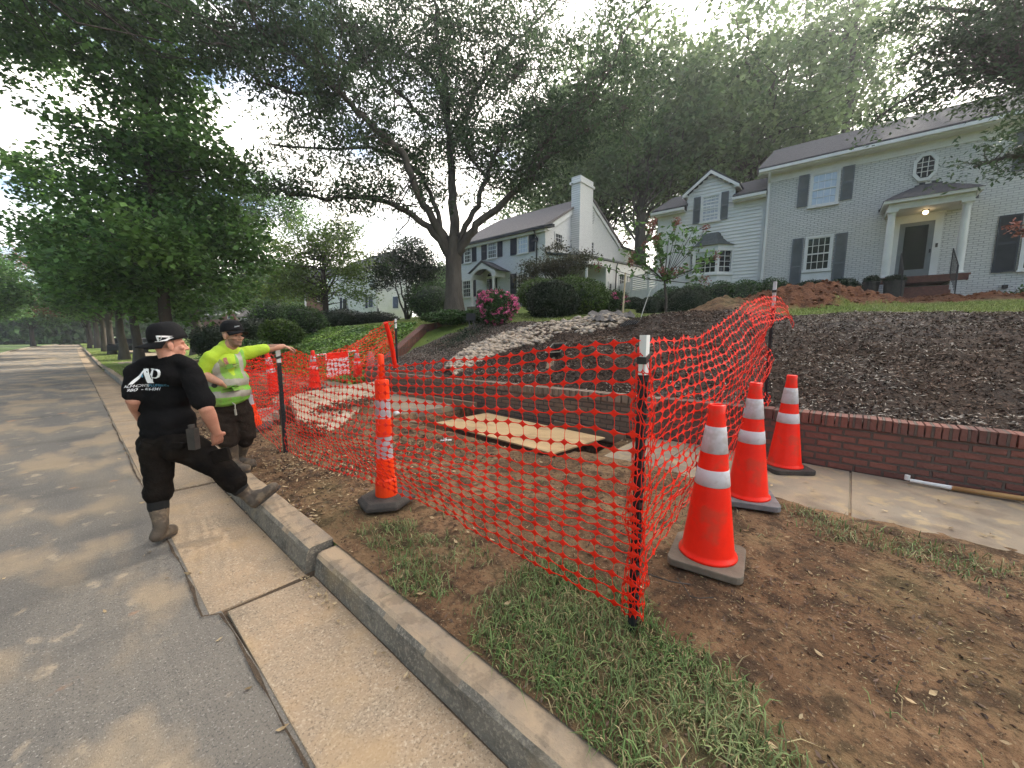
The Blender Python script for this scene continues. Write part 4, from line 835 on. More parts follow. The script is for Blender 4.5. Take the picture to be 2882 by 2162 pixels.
b = MB(); b.box(-8, .0, 11.2, 17, 3, 9.3); b.build('rear_ell', 'white_brick_side', h2); b = MB(); b.prism([(.3, 11.0, 9.25), (.3, 17.2, 9.25), (.3, 17.2, 9.4), (.3, 11, 9.4)], (-8.4, 0, .9)); b.build('ell_roof', 'shingle', h2)
# louvred white fence between the houses
lf = empty('louvred_fence', tuple(at(1790, 880, 27)), 'white louvred garden fence between the two white houses', 'fence')
b = MB(); a0 = at(1735, 880, 28.5); a1 = at(1870, 880, 24)
def fp(t, z): return (a0[0] + (a1[0] - a0[0]) * t, a0[1] + (a1[1] - a0[1]) * t, z)
dv = Vector((a1[1] - a0[1], a0[0] - a1[0], 0)).normalized() * .06
b.prism([fp(0, 3.0), fp(1, 2.6), fp(1, 4.6), fp(0, 4.6)], tuple(dv)); b.build('fence_panel', 'white_paint', lf, world=True)
b = MB()
for (ta, tb, zz) in ((0.02, .32, 5.35), (.36, .66, 5.75), (.70, .98, 6.0)):
    for k in range(8): z = 4.62 + (zz - 4.7) * k / 8; b.prism([fp(ta, z), fp(tb, z), fp(tb, z + .08), fp(ta, z + .08)], tuple(dv * 1.3))
b.build('louvres', 'white_paint', lf, world=True)
b = MB()
for t, zz in ((0, 5.5), (.34, 5.9), (.68, 6.1), (.99, 6.2)): p = fp(t, 3); b.box(p[0] - .08, p[0] + .08, p[1] - .08, p[1] + .08, 2.8, zz)
b.build('fence_posts', 'white_paint', lf, world=True)

# ---- third house beyond the oak
h3 = empty('distant_white_house', tuple(at(1063, 890, 42)), 'distant white house with black downspout behind the oak and light green tree', 'house')
c0 = at(1064, 891, 42); c1 = at(930, 875, 47); c2 = at(1161, 890, 43)
def quad_wall(name, p, q, z0, z1, m, par): b = MB(); d = Vector((q[1] - p[1], p[0] - q[0], 0)).normalized() * .2; b.prism([(p[0], p[1], z0), (q[0], q[1], z0), (q[0], q[1], z1), (p[0], p[1], z1)], tuple(d)); return b.build(name, m, par, world=True)
quad_wall('front_wall', c1, c0, 2.5, 8.6, 'white_trim', h3); quad_wall('side_wall', c0, c2, 2.5, 8.6, 'white_trim', h3)
b = MB(); pk = (c0 + c2) / 2 + np.array([2, 3, 0]); b.add([(c0[0] - .3, c0[1] - .3, 8.6), (c2[0] + .4, c2[1] - .4, 8.6), (c1[0], c1[1] + .3, 8.6), (pk[0], pk[1], 11.4), (c1[0] + 5, c1[1] + 4, 11.4), (c2[0] + 5, c2[1] + 6, 8.6)], [(0, 1, 3), (0, 3, 4, 2), (1, 5, 3)]); b.build('roof', 'shingle', h3, world=True)
b = MB(); b.tube([at(1050, 742, 41.8), at(1062, 750, 41.8), at(1065, 890, 41.8)], .10, 6); b.build('downspout', 'black_iron', h3, world=True)
def pixwin(par, px0, px1, py0, py1, d, sh='navy_shutter', fr='white_trim', side=1):
    b = MB(); P = [at(px0, py1, d), at(px1, py1, d), at(px1, py0, d), at(px0, py0, d)]; off = tuple(-ray((px0 + px1) / 2, 900) * .05)
    b.prism([tuple(p) for p in P], off); fo = b.build('window', fr, par, world=True); c = sum(P) / 4; b = MB(); Q = [tuple(c + (p - c) * .82 - ray(px0, 900) * .06) for p in P]; b.prism(Q, off); b.build('pane', 'dark_glass', fo, world=True)
    w_ = (px1 - px0) * .5
    if sh:
        for a, e in ((px0 - w_ - 1, px0 - 1), (px1 + 1, px1 + 1 + w_)): b = MB(); b.prism([tuple(at(a, py1, d)), tuple(at(e, py1, d)), tuple(at(e, py0, d)), tuple(at(a, py0, d))], off); b.build('shutter', sh, par, world=True)
pixwin(h3, 964, 977, 838, 873, 44.6); pixwin(h3, 1036, 1050, 832, 868, 42); pixwin(h3, 1104, 1122, 832, 871, 41.3, None)
# red brick house farther left
h4 = empty('red_brick_house', tuple(at(900, 890, 55)), 'red brick house glimpsed behind the light green tree', 'house')
quad_wall('wall', at(868, 895, 56), at(950, 895, 52), 2.0, 7.0, 'far_brick', h4); pixwin(h4, 893, 902, 815, 850, 53, None)
b = MB(); b.tube([at(860, 890, 54), at(860, 820, 54)], .12, 6); b.build('downspout', 'white_trim', h4, world=True)
b = MB(); p, q = at(862, 800, 56), at(955, 790, 52); b.prism([tuple(p), tuple(q), tuple(q + np.array([2, 5, 2.5])), tuple(p + np.array([2, 5, 2.5]))], (0, 0, .15)); b.build('roof', 'shingle', h4, world=True)
# far cottage seen between the two workers
h5 = empty('brick_cottage', tuple(at(630, 912, 72)), 'small brick cottage with grey roof and white gable trim far behind the workers', 'house')
p, q, r = at(575, 915, 74), at(623, 915, 71), at(668, 915, 71)
quad_wall('wall', p, q, 1.5, 4.45, 'far_brick', h5); quad_wall('gable_wall', q, r, 1.5, 4.7, 'far_brick', h5)
b = MB(); ap = at(649, 872, 71); b.prism([(q[0], q[1], 4.6), (r[0], r[1], 4.6), (ap[0], ap[1], ap[2])], (.1, .3, 0)); b.build('gable', 'far_brick', h5, world=True)
b = MB(); e = [at(570, 884, 73.5), at(626, 883, 70.5), at(642, 868, 76), at(583, 868, 78)]; b.prism([tuple(v) for v in e], (0, 0, .15)); b.build('roof', 'shingle', h5, world=True)
b = MB(); b.tube([at(625, 886, 70.4), at(649, 874, 70.4), at(674, 884, 70.4)], .16, 4); b.tube([at(572, 886, 73), at(626, 885, 70.4)], .14, 4); b.build('trim', 'white_trim', h5, world=True)
pixwin(h5, 640, 655, 889, 898, 70.6, None)
h6 = empty('pale_cottage', tuple(at(700, 912, 70)), 'pale grey cottage front peeking above the shrubs beside the brick cottage', 'house')
quad_wall('wall', at(668, 915, 72), at(742, 915, 68), 1.5, 4.6, 'siding_paint', h6); b = MB(); e = [at(666, 893, 71.5), at(744, 893, 67.5), at(735, 868, 73), at(676, 868, 76)]; b.prism([tuple(v) for v in e], (0, 0, .15)); b.build('roof', 'shingle_brown', h6, world=True)
pixwin(h6, 727, 737, 900, 910, 68, None)
# ================================================================ VEGETATION
def leafcloud(C_, n, spread, ln, wr, flat=.6, droop=.0):
    """leaves around clump centres C_ (k,3): n per clump"""
    k = len(C_); P = np.repeat(C_, n, 0) + rng.normal(0, 1, (k * n, 3)) * np.array([spread, spread, spread * flat])
    N_ = k * n; a = rng.random(N_) * 2 * np.pi; t = rng.normal(-droop, .5, N_); u = np.stack([np.cos(a) * np.cos(t), np.sin(a) * np.cos(t), np.sin(t)], -1)
    v0 = np.stack([-np.sin(a), np.cos(a), np.zeros(N_)], -1); s = rng.normal(0, .6, N_); v = v0 * np.cos(s)[:, None] + np.cross(u, v0) * np.sin(s)[:, None]
    l_ = (ln * (.6 + .8 * rng.random(N_)))[:, None] / 2; w_ = l_ * wr
    V = np.stack([P - u * l_, P - v * w_ - u * l_ * .1, P + u * l_, P + v * w_ - u * l_ * .1], 1).reshape(-1, 3); return V
def crown_mesh(name, V, m, parent, world=True, smooth=False):
    return np_mesh(name, V, np.arange(len(V)).reshape(-1, 4), m, parent, world)
def blob_pts(blobs, n):
    vol = np.array([b[3] * b[4] * b[5] for b in blobs]) ** .8; pr_ = vol / vol.sum(); idx = rng.choice(len(blobs), n, p=pr_); B = np.array(blobs)[idx]
    d = rng.normal(0, 1, (n, 3)); d /= np.linalg.norm(d, axis=1)[:, None]; r = rng.random(n) ** .45
    return B[:, :3] + d * r[:, None] * B[:, 3:6]
def branch(mb, p0, p1, r0, r1, seg=5, wob=.06):
    p0, p1 = Vector(p0), Vector(p1); L_ = (p1 - p0).length; pts = [p0 + (p1 - p0) * (i / seg) + Vector([random.gauss(0, wob * L_ * .5) if 0 < i < seg else 0 for _ in range(3)]) + Vector((0, 0, -.08 * L_ * 4 * (i / seg) * (1 - i / seg) * -.6)) for i in range(seg + 1)]
    mb.tube(pts, [r0 + (r1 - r0) * i / seg for i in range(seg + 1)], 6, caps=False)
def limb_px(pts, dd, r0, r1, mb, n=10):
    r0 *= .78
    """limb from photo positions with a depth for each end; returns world polyline"""
    P = [Vector(at(x * .5426 + 700, y * .5426, dd[0] + (dd[1] - dd[0]) * i / (len(pts) - 1))) for i, (x, y) in enumerate(pts)]
    Q = []
    for i in range(len(P) - 1):
        for k in range(3): Q.append(P[i].lerp(P[i + 1], k / 3) + Vector([random.gauss(0, .035) for _ in range(3)]))
    Q.append(P[-1]); m_ = len(Q); mb.tube(Q, [r0 + (r1 - r0) * (i / (m_ - 1)) ** .8 for i in range(m_)], n, caps=False); return Q

# --- the big oak in the neighbour's garden
ob = at(1280, 878, 16); ob[2] = float(terrain(ob[0], ob[1]))
oak = empty('willow_oak', tuple(ob), 'huge spreading oak with thick forked limbs standing left of the gabled white house', 'tree')
tb = MB(); DO = 16.0
def opx(x, y, d=DO): return Vector(at(x * .5426 + 700, y * .5426, d))
tb.tube([opx(1068, 1640), opx(1066, 1590), opx(1064, 1520), opx(1062, 1400), opx(1062, 1320), opx(1062, 1240)], [.50, .42, .35, .33, .34, .30], 18, caps=False)
LB = {}
LB[1] = limb_px([(1045, 1330), (1015, 1280), (930, 1185), (850, 1110), (740, 1055), (600, 1020), (400, 1030), (200, 1010)], (16, 14.5), .24, .05, tb)
LB[2] = limb_px([(1050, 1330), (1010, 1240), (960, 1150), (880, 1010), (840, 900), (800, 800), (700, 700), (600, 610), (500, 510), (400, 400), (300, 330), (180, 220), (60, 130), (-30, 20)], (16, 12.5), .24, .05, tb)
LB[3] = limb_px([(1050, 1270), (1000, 1180), (970, 1080), (930, 970), (880, 890), (790, 810), (640, 770), (350, 770), (120, 750)], (16, 17.5), .17, .04, tb)
LB[4] = limb_px([(1062, 1260), (1064, 1100), (1052, 950), (1045, 800), (1035, 650), (1005, 500), (960, 400), (870, 320), (760, 260), (560, 180)], (16, 19), .30, .05, tb)
LB[5] = limb_px([(1045, 760), (1030, 560), (1010, 400), (985, 250), (970, 100), (965, -60)], (17, 16), .16, .05, tb)
LB[6] = limb_px([(1050, 800), (1100, 640), (1180, 480), (1260, 350), (1360, 230), (1450, 150), (1600, 0)], (17, 18), .15, .04, tb)
LB[7] = limb_px([(1085, 1290), (1120, 1180), (1190, 1060), (1230, 920), (1280, 790), (1330, 690), (1480, 610), (1700, 560)], (16, 15), .19, .04, tb)
LB[8] = limb_px([(1090, 1320), (1120, 1260), (1190, 1165), (1290, 1080), (1400, 980), (1460, 900), (1580, 790), (1680, 720), (1800, 650), (1950, 560)], (16, 14), .26, .05, tb)
LB[9] = limb_px([(960, 660), (850, 560), (760, 460), (640, 380), (480, 310), (300, 220)], (18, 15), .12, .04, tb)
LB[10] = limb_px([(1230, 930), (1190, 860), (1140, 800), (1120, 720), (1200, 560), (1380, 400)], (15.7, 17), .10, .03, tb)
LB[11] = limb_px([(1450, 905), (1520, 760), (1620, 640), (1780, 480), (1950, 300)], (14.8, 13), .13, .03, tb)
LB[12] = limb_px([(500, 510), (380, 480), (240, 480), (60, 420), (-60, 330)], (14.5, 13.5), .09, .03, tb)
LB[13] = limb_px([(180, 220), (60, 210), (-80, 240), (-200, 230)], (13.2, 12), .07, .03, tb)
LB[14] = limb_px([(640, 380), (540, 200), (420, 60), (380, -80)], (16, 14), .08, .03, tb)
cl = []
for k, Q in LB.items():
    m_ = len(Q); st = int(m_ * (.42 if k not in (5, 6, 9, 10, 11, 12, 13, 14) else .15))
    for i in range(st, m_):
        t = i / m_
        for _ in range(5):
            s = .35 + 1.15 * random.random(); c = Q[i] + Vector((random.gauss(0, s), random.gauss(0, s), random.gauss(.25, s * .75)))
            cl.append(c)
            if random.random() < .45: branch(tb, Q[i], c, .022 + .02 * (1 - t), .006, 4, .1)
bl = []
def pb(px, py, d, rx, rz, dep=None): p = at(px, py, d); return (p[0], p[1], p[2], rx, rx, rz)
bl = [pb(760, 480, 15, 1.6, .9), pb(900, 420, 16, 1.8, 1.0), pb(840, 300, 15, 1.8, 1.0), pb(1000, 130, 16, 2.2, 1.4), pb(1180, 120, 17, 2.4, 1.6), pb(1400, 150, 17, 2.6, 1.6), pb(1620, 120, 16, 2.4, 1.6), pb(1540, 330, 15.5, 1.7, 1.0),
      pb(1700, 280, 15, 2.0, 1.2), pb(1160, 410, 17, 1.5, 1.0), pb(1060, 520, 17, 1.3, .7), pb(950, 560, 15, 1.3, .5), pb(640, 120, 13, 1.6, 1.0), pb(780, 60, 14, 1.8, 1.0), pb(1300, -20, 17, 3, 1.5), pb(1000, -40, 16, 3, 1.3), pb(1780, 380, 14.5, 1.2, .8), pb(1330, 420, 17, 1.3, .8), pb(1220, 540, 17.5, .9, .5)]
bp = blob_pts(bl, 400)
allseg = np.array([tuple(q) for Q in LB.values() for q in Q])
for c in bp:
    d = np.linalg.norm(allseg - c, axis=1); j = int(d.argmin()); cl.append(Vector(c))
    if d[j] < 3.0 and random.random() < .55: branch(tb, allseg[j], c, .028, .006, 5, .12)
tb.build('trunk', 'bark', oak, world=True, smooth=True)
Vc = leafcloud(np.array([tuple(c) for c in cl]), 66, .27, .17, .38, .75, .35); crown_mesh('crown', Vc, 'oak_leaf', oak)
print('oak leaves', len(Vc) // 4)

def tree(name, base, h, blobs, leafm, trunk_r, label, group=None, n_cl=220, per=60, sprd=.35, ln=.18, wr=.5, forks=None, barkm='bark_dark', trunk_top=.6, lean=(0, 0), connect=.35, cat='tree'):
    t = empty(name, tuple(base), label, cat, group); b = MB(); p = Vector(base)
    top = p + Vector((lean[0], lean[1], h * trunk_top)); seg = 8
    pts = [p + Vector((0, 0, -.15))] + [p.lerp(top, i / seg) + Vector((random.gauss(0, .02 * h / 8), random.gauss(0, .02 * h / 8), 0)) for i in range(1, seg + 1)]
    b.tube(pts, [trunk_r * 1.5] + [trunk_r * (1.05 - .75 * i / seg) for i in range(1, seg + 1)], 12, caps=False)
    C_ = blob_pts(blobs, n_cl); ax = np.array([tuple(q) for q in pts[3:]])
    for i, c in enumerate(C_):
        if random.random() < connect:
            # join to the trunk lower than the clump
            ok = [q for q in ax if q[2] < c[2] + .1] or [ax[0]]; q = ok[-1] if random.random() < .5 else ok[random.randrange(len(ok))]
            branch(b, q, c, trunk_r * .16, .008, 5, .1)
    b.build('trunk', barkm, t, world=True, smooth=True)
    crown_mesh('crown', leafcloud(C_, per, sprd, ln, wr, .6, .2), leafm, t); return t

# --- street maples on the verge
def gxy(x, y): return (x, y, float(terrain(x, y, False)) - .03)
mb_ = gxy(2.5, 20.0)
bl = []
for (px, py, d, rx, rz) in [(470, 880, 20, 1.6, .5), (300, 800, 19, 2.0, .9), (600, 820, 20, 1.9, .8), (470, 740, 18, 2.2, .9), (250, 640, 19, 2.2, 1.1), (420, 560, 19, 2.4, 1.2), (600, 640, 19, 2.0, 1.1), (700, 720, 19.5, 1.1, .8), (330, 420, 19, 2.3, 1.3), (520, 420, 18, 2.1, 1.2), (420, 280, 18, 2.0, 1.3), (180, 700, 20, 1.6, 1.0), (640, 520, 19, 1.4, 1.0), (400, 170, 18, 1.5, 1.2), (130, 500, 20, 1.6, 1), (420, 660, 15, 1.3, .8), (250, 760, 17, 1.4, .8), (560, 740, 17, 1.5, .8)]: bl.append(pb(px, py, d * .8, rx, rz))
tree('maple_tree', mb_, 11, bl, 'maple_leaf', .22, 'big dark green maple beside the street, nearest of the kerbside trees', n_cl=820, per=46, sprd=.32, ln=.19, wr=.75, connect=.16, trunk_top=.85)
# canopy filling the upper left, from a tree standing beyond the left of the frame
ul = empty('shade_tree', (-7.5, 9.0, -.1), 'green overhanging canopy in the upper left corner above the road', 'tree')
b = MB(); b.tube([(-7.5, 9, -.2), (-7.3, 9, 3), (-6.8, 9.5, 6), (-5, 11, 8.5)], [.35, .28, .22, .12], 10, caps=False)
bl = [pb(40, 40, 14, 2.0, 1.2), pb(200, 60, 13, 2.0, 1.1), pb(380, 40, 13, 2.0, 1.0), pb(560, 20, 14, 1.8, 1.0), pb(100, 150, 14, 1.5, .7), pb(260, 180, 14, 1.3, .6), pb(-100, 60, 12, 2, 1.5), pb(300, -60, 13, 2.5, 1), pb(560, 190, 14, 1.1, .8)]
C_ = blob_pts(bl, 300)
for c in C_[::4]: branch(b, (-5, 11, 8.5), c, .05, .008, 6, .07)
b.build('trunk', 'bark_dark', ul, world=True, smooth=True); crown_mesh('crown', leafcloud(C_, 62, .36, .19, .6, .6, .2), 'maple_leaf', ul)

# row of further street trees: one prototype, copied
def proto_tree(name, h, cr, cz, leafm, tr, label, group, n_cl=260, per=46, ln=.22, barkm='bark_dark', cb=.35, sprd=.42):
    bl = [(0, 0, h * .68, cr, cr, h * .27), (cr * .5, 0, h * .55, cr * .6, cr * .6, h * .18), (-cr * .5, cr * .3, h * .58, cr * .6, cr * .6, h * .16), (0, -cr * .5, h * .5, cr * .6, cr * .6, h * .16), (cr * .1, cr * .4, h * .82, cr * .5, cr * .5, h * .15)]
    return tree(name, (0, 0, 0), h, bl, leafm, tr, label, group, n_cl, per, sprd, ln, .6, barkm=barkm, connect=.2, trunk_top=.75)
def put(src, x, y, z, s, rz, label, first=False, sz=None):
    o = src if first else copy_tree(src); o.location = (x, y, z); o.scale = (s, s, sz or s); o.rotation_euler = (0, 0, rz); o['label'] = label; return o
sp_ = proto_tree('street_tree', 9, 3.2, .6, 'maple_leaf', .23, 'x', 'street trees in a row along the verge', n_cl=420, per=52, ln=.24, barkm='bark')
row = [(2.41, 29.9, 1.0, 'slim dark street tree, second from the near end of the verge row'), (2.33, 38.2, 1.12, 'broad trunked street tree third along the verge row'), (2.32, 49.7, 1.1, 'sunlit leaning street tree fourth along the verge row'), (2.28, 59, 1.1, 'dark street tree fifth along the verge row'), (2.31, 76, 1.3, 'thick grey street tree sixth along the verge row'), (2.3, 100, 1.3, 'farthest street tree of the verge row')]
for i, (x, y, s, lb) in enumerate(row): put(sp_, x, y, float(terrain(x, y, False)) - .02, s, i * 1.3, lb, i == 0)
# trees across the street, left of the frame
lt = proto_tree('roadside_tree', 9.5, 4.2, .6, 'maple_leaf', .26, 'x', 'trees across the street on the left', n_cl=520, per=52, ln=.27)
for i, (px, d, s, lb) in enumerate([(-120, 30, 1.0, 'green roadside tree cut by the left edge of the view'), (90, 62, 1.1, 'dark roadside tree across the street beside the far driveway'), (-60, 50, 1.2, 'tall roadside tree behind the one at the left edge'), (185, 95, 1.3, 'distant roadside tree over the bend of the street'), (30, 85, 1.4, 'roadside tree far across the street between nearer crowns')]):
    p = at(px, 950, d); put(lt, p[0], p[1], float(zdrop(p[1])) - .1, s, i * 1.1, lb, i == 0)
for i, (x, y, s, lb) in enumerate([(-17, -14, 1.3, 'unseen tree added behind the camera at the far right for reflections and shade'), (-19, -3, 1.4, 'unseen tree added behind the camera opposite the porch for reflections and shade'), (-18, 8, 1.35, 'unseen tree added behind the camera opposite the oak for reflections and shade'), (-17, 19, 1.3, 'unseen tree added behind the camera up the street for reflections and shade')]): put(lt, x, y, -.2, s * 1.2, i * 2.3, lb)  # out of view, added to darken window reflections and block skylight
p = at(150, 950, 48); bl = [pb(150, 790, 48, 3.6, 2.4), pb(230, 760, 47, 2.4, 1.6), pb(80, 730, 48, 2.6, 1.8), pb(300, 800, 46, 1.6, 1.2), pb(150, 860, 47, 2.4, 1.2)]
tree('red_maple_tree', (p[0] + 3, p[1] + 2, -.3), 9, bl, 'red_leaf', .22, 'reddish autumn maple hanging over the far street on the left', n_cl=150, per=50, sprd=.5, ln=.26)
# light green tree left of the oak
p = at(920, 905, 27); p[2] = float(terrain(p[0], p[1], False)) - .2
bl = [pb(900, 700, 27, 2.7, 1.6), pb(1000, 760, 27, 1.9, 1.2), pb(820, 770, 27, 2.0, 1.3), pb(950, 640, 28, 1.6, .9), pb(880, 820, 27, 2.2, .7), pb(1010, 830, 26, 1.2, .5), pb(780, 690, 28, 1.5, 1.0), pb(740, 820, 28, 1.7, .8)]
tree('lime_green_tree', tuple(p), 8, bl, 'lime_leaf', .24, 'light green small leaved tree in front of the distant brick house', n_cl=430, per=44, sprd=.42, ln=.20, connect=.25)
# big grey trunk beyond the black-capped worker
p = at(557, 975, 30); p[2] = float(terrain(p[0], p[1], False)) - .1
bl = [pb(560, 700, 30, 2.8, 2.0), pb(660, 640, 31, 2.8, 2.2), pb(500, 600, 32, 3, 2.4), pb(740, 560, 32, 2.6, 2), pb(640, 820, 31, 1.8, 1.0), pb(820, 600, 33, 2, 1.4)]
tree('grey_trunk_tree', tuple(p), 12, bl, 'maple_leaf', .42, 'tall tree with thick grey trunk seen between the two workers heads', n_cl=420, per=50, sprd=.5, ln=.24, barkm='bark', trunk_top=.7)
# dark crape myrtle and evergreens beside the distant house
p = at(1150, 900, 26); p[2] = float(terrain(p[0], p[1], False)) - .1
t = empty('crape_myrtle', tuple(p), 'dark multi stemmed myrtle left of the oak trunk', 'tree'); b = MB()
bl = [pb(1130, 740, 26, 1.9, 1.3), pb(1190, 760, 26, 1.5, 1.4), pb(1080, 790, 26, 1.2, .8), pb(1200, 840, 25, 1.3, .9), pb(1160, 700, 27, 1.2, .8)]; C_ = blob_pts(bl, 330)
for k in range(6): branch(b, p + rng.normal(0, .12, 3) * [1, 1, 0], at(1100 + k * 20, 770, 26), .07, .03, 6, .04)
b.build('trunk', 'bark', t, world=True, smooth=True); crown_mesh('crown', leafcloud(C_, 50, .32, .17, .5), 'dark_leaf', t)

# tall background trees behind the houses
tall = proto_tree('background_tree', 22, 6.5, .6, 'veiled_far_leaf', .55, 'x', 'tall trees standing behind the houses', n_cl=330, per=46, ln=.34, barkm='bark', sprd=.60)
tl = [(1690, 40, 1.25, 'tall oak rising directly behind the tall side chimney'), (1800, 34, 1.1, 'tall oak filling the gap between the two white houses'), (1950, 36, 1.15, 'tall oak with bare lower trunk behind the clapboard wing'), (2090, 33, 1.2, 'tall oak leaning over the dormer roof'), (2230, 38, 1.2, 'tall oak behind the left end of the long brick house roof'), (1560, 46, 1.2, 'tall oak far behind the gabled house roof'),
      (2420, 46, .95, 'background tree whose top shows over the brick house ridge')]
for i, (px, d, s, lb) in enumerate(tl):
    p = at(px, 800, d); put(tall, p[0], p[1], 2.4, s, i * 2.1, lb, i == 0)
p = at(2335, 800, 33); tree('background_tree', (p[0], p[1], 2.4), 29, [pb(2330, 60, 33, 5, 3), pb(2220, 160, 33, 3, 2.5), pb(2480, 100, 34, 4, 2.6), pb(2380, 260, 33, 4, 2), pb(2270, 330, 33, 3, 1.5)], 'veiled_far_leaf', .4, 'open crowned tall tree filtering the sun above the brick house ridge', 'tall trees standing behind the houses', 190, 46, .6, .34, connect=.4, trunk_top=.9, barkm='bark')  # sparse crown added here to filter direct sun off the near ground
# woods along the left horizon: one mid sized prototype copied
wd = proto_tree('woodland_tree', 13, 5.0, .6, 'maple_leaf', .35, 'x', 'trees closing the view beyond the far lawns', n_cl=420, per=46, ln=.38, sprd=.6)
wl = [(560, 62, 'woodland tree behind the grey trunk'), (660, 78, 'woodland tree behind the two small cottages'), (740, 60, 'woodland tree behind the lower left of the lime green tree'), (460, 72, 'woodland tree behind the near maple trunk'), (330, 90, 'woodland tree beyond the row of street trees'), (230, 130, 'woodland tree at the bend of the street'), (120, 120, 'woodland tree beyond the far driveway on the left'), (830, 68, 'woodland tree above the brick house roof'), (20, 110, 'woodland tree at the far left horizon'), (400, 120, 'woodland tree farthest behind the street row'), (1230, 55, 'woodland tree behind the oak trunk')]
for i, (px, d, lb) in enumerate(wl): p = at(px, 930, d); put(wd, p[0], p[1], -.3 if px < 500 else 1.0, .85 + .25 * ((i * 37) % 10) / 10, i * 1.7, lb, i == 0)
# overhanging tree at the upper right, trunk outside the view
rt_ = empty('overhanging_tree', (10.6, -8.3, 1.8), 'grey limbed tree overhanging the brick house from the right edge', 'tree'); b = MB()
T0 = Vector((10.6, -8.3, 1.8)); T1 = Vector((10.7, -7.6, 6.5)); b.tube([T0, T0.lerp(T1, .5), T1], [.3, .26, .22], 12, caps=False)
rl = [[(3150, 60), (2882, 200), (2820, 140), (2700, 100), (2560, 160)], [(3150, 300), (2930, 260), (2882, 245), (2800, 190), (2640, 215), (2470, 330)], [(3100, 60), (2900, 60), (2800, 40), (2600, 20)], [(3150, 320), (2960, 330), (2890, 230), (2810, 120)], [(3150, 420), (2940, 440), (2840, 440), (2740, 470)], [(3100, 200), (2950, 150), (2882, 60), (2700, -60)]]
cl = []
for pts in rl:
    P = [T1] + [Vector(at(x, y, 9.2 + .25 * i)) for i, (x, y) in enumerate(pts)]; b.tube(P, [.16] + [.085 - .065 * i / len(pts) for i in range(len(pts))], 8, caps=False)
    for i in range(2, len(P)):
        for _ in range(11):
            q = P[i - 1].lerp(P[i], random.random()); c = q + Vector((random.gauss(0, .45), random.gauss(0, .45), random.gauss(0, .25))); cl.append(c)
            if random.random() < .7: branch(b, q, c, .018, .005, 3, .1)
bp = blob_pts([pb(2800, 130, 9.5, 1.0, .7), pb(2650, 160, 10, 1.0, .5), pb(2780, 280, 9.5, .9, .35), pb(2600, 260, 10, .8, .3), pb(2860, 20, 9.5, 1.3, .7), pb(2560, 40, 10, .9, .4), pb(2500, 340, 10, .5, .2), pb(2850, 370, 9, .5, .15)], 210); cl += [Vector(c) for c in bp]
for c in bp[::2]: q = P[1]; branch(b, Vector(at(2880, 220, 9.5)), c, .02, .004, 5, .06)
b.build('trunk', 'bark', rt_, world=True, smooth=True); crown_mesh('crown', leafcloud(np.array([tuple(c) for c in cl]), 34, .22, .13, .42, .5, .1), 'oak_leaf', rt_)

# --- shrubs
def shrub(name, blobs, m, label, cat='shrub', n=9000, ln=.055, jit=.04, group=None, base=None, wr=.6, core=True):
    """clipped shrub: leaves in a thin uneven shell over a dark twiggy inside"""
    B = np.array(blobs, float); base = base if base is not None else (B[:, 0].mean(), B[:, 1].mean(), (B[:, 2] - B[:, 5]).min()); o = empty(name, tuple(base), label, cat, group)
    A = B[:, 3] * B[:, 4] + B[:, 3] * B[:, 5]; idx = rng.choice(len(B), n, p=A / A.sum()); d = rng.normal(0, 1, (n, 3)); d /= np.linalg.norm(d, axis=1)[:, None]
    P0 = B[idx, :3]; lump = 1 + .07 * np.sin(d[:, 0] * 7 + idx) * np.cos(d[:, 2] * 6 + d[:, 1] * 5) + rng.normal(0, jit, n)
    P = P0 + d * B[idx, 3:6] * lump[:, None]
    inside = np.zeros(n, bool)
    for j in range(len(B)): inside |= (idx != j) & ((((P - B[j, :3]) / (B[j, 3:6] * .88)) ** 2).sum(1) < 1)
    P = P[~inside]; crown_mesh('foliage', leafcloud(P, 1, .01, ln, wr, 1, -.2), m, o)
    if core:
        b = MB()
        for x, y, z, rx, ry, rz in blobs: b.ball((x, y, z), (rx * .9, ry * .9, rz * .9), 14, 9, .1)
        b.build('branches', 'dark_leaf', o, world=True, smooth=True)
    return o
def hb(u, off, z, ru, ro, rz):   # a blob given in the near house's frame
    a = (20.83 + .0401 * u - .9992 * off, -1.78 - .9992 * u - .0401 * off); return (a[0], a[1], z, ro, ru, rz)
shrub('boxwood_hedge', [hb(-8.2, 2.6, 3.0, .8, .7, .72), hb(-7.2, 2.6, 3.05, .8, .7, .72), hb(-6.2, 2.5, 3.05, .8, .7, .74), hb(-5.3, 2.5, 3.05, .7, .7, .72), hb(-4.4, 2.3, 3.05, .7, .6, .72)], 'boxwood_leaf', 'long clipped green hedge under the bay window of the clapboard wing', 'hedge', 26000, .06)
shrub('round_shrub', [hb(-7.0, 4.2, 2.75, .9, .8, .72)], 'dark_leaf', 'dark clipped dome shrub in front of the long hedge', n=12000)
shrub('round_shrub', [hb(-8.4, 4.4, 2.62, .55, .5, .55)], 'dark_leaf', 'small dark clipped ball left of the hydrangea trunk', n=6000)
shrub('boxwood_ball', [hb(-3.2, 1.6, 3.05, .8, .6, .62)], 'dark_leaf', 'clipped dark boxwood under the lower shuttered window, left of two', n=11000)
shrub('boxwood_ball', [hb(-2.3, 1.6, 3.05, .62, .6, .60)], 'dark_leaf', 'clipped dark boxwood beside the planter, right of two', n=9000)
def gb(px, py, d, rx, rz): p = at(px, py, d); return (p[0], p[1], p[2], rx, rx, rz)
shrub('grey_green_shrub', [gb(1555, 850, 15, .95, .78)], 'dark_leaf', 'rounded grey green shrub, left of the big pair behind the stones', n=16000, ln=.07)
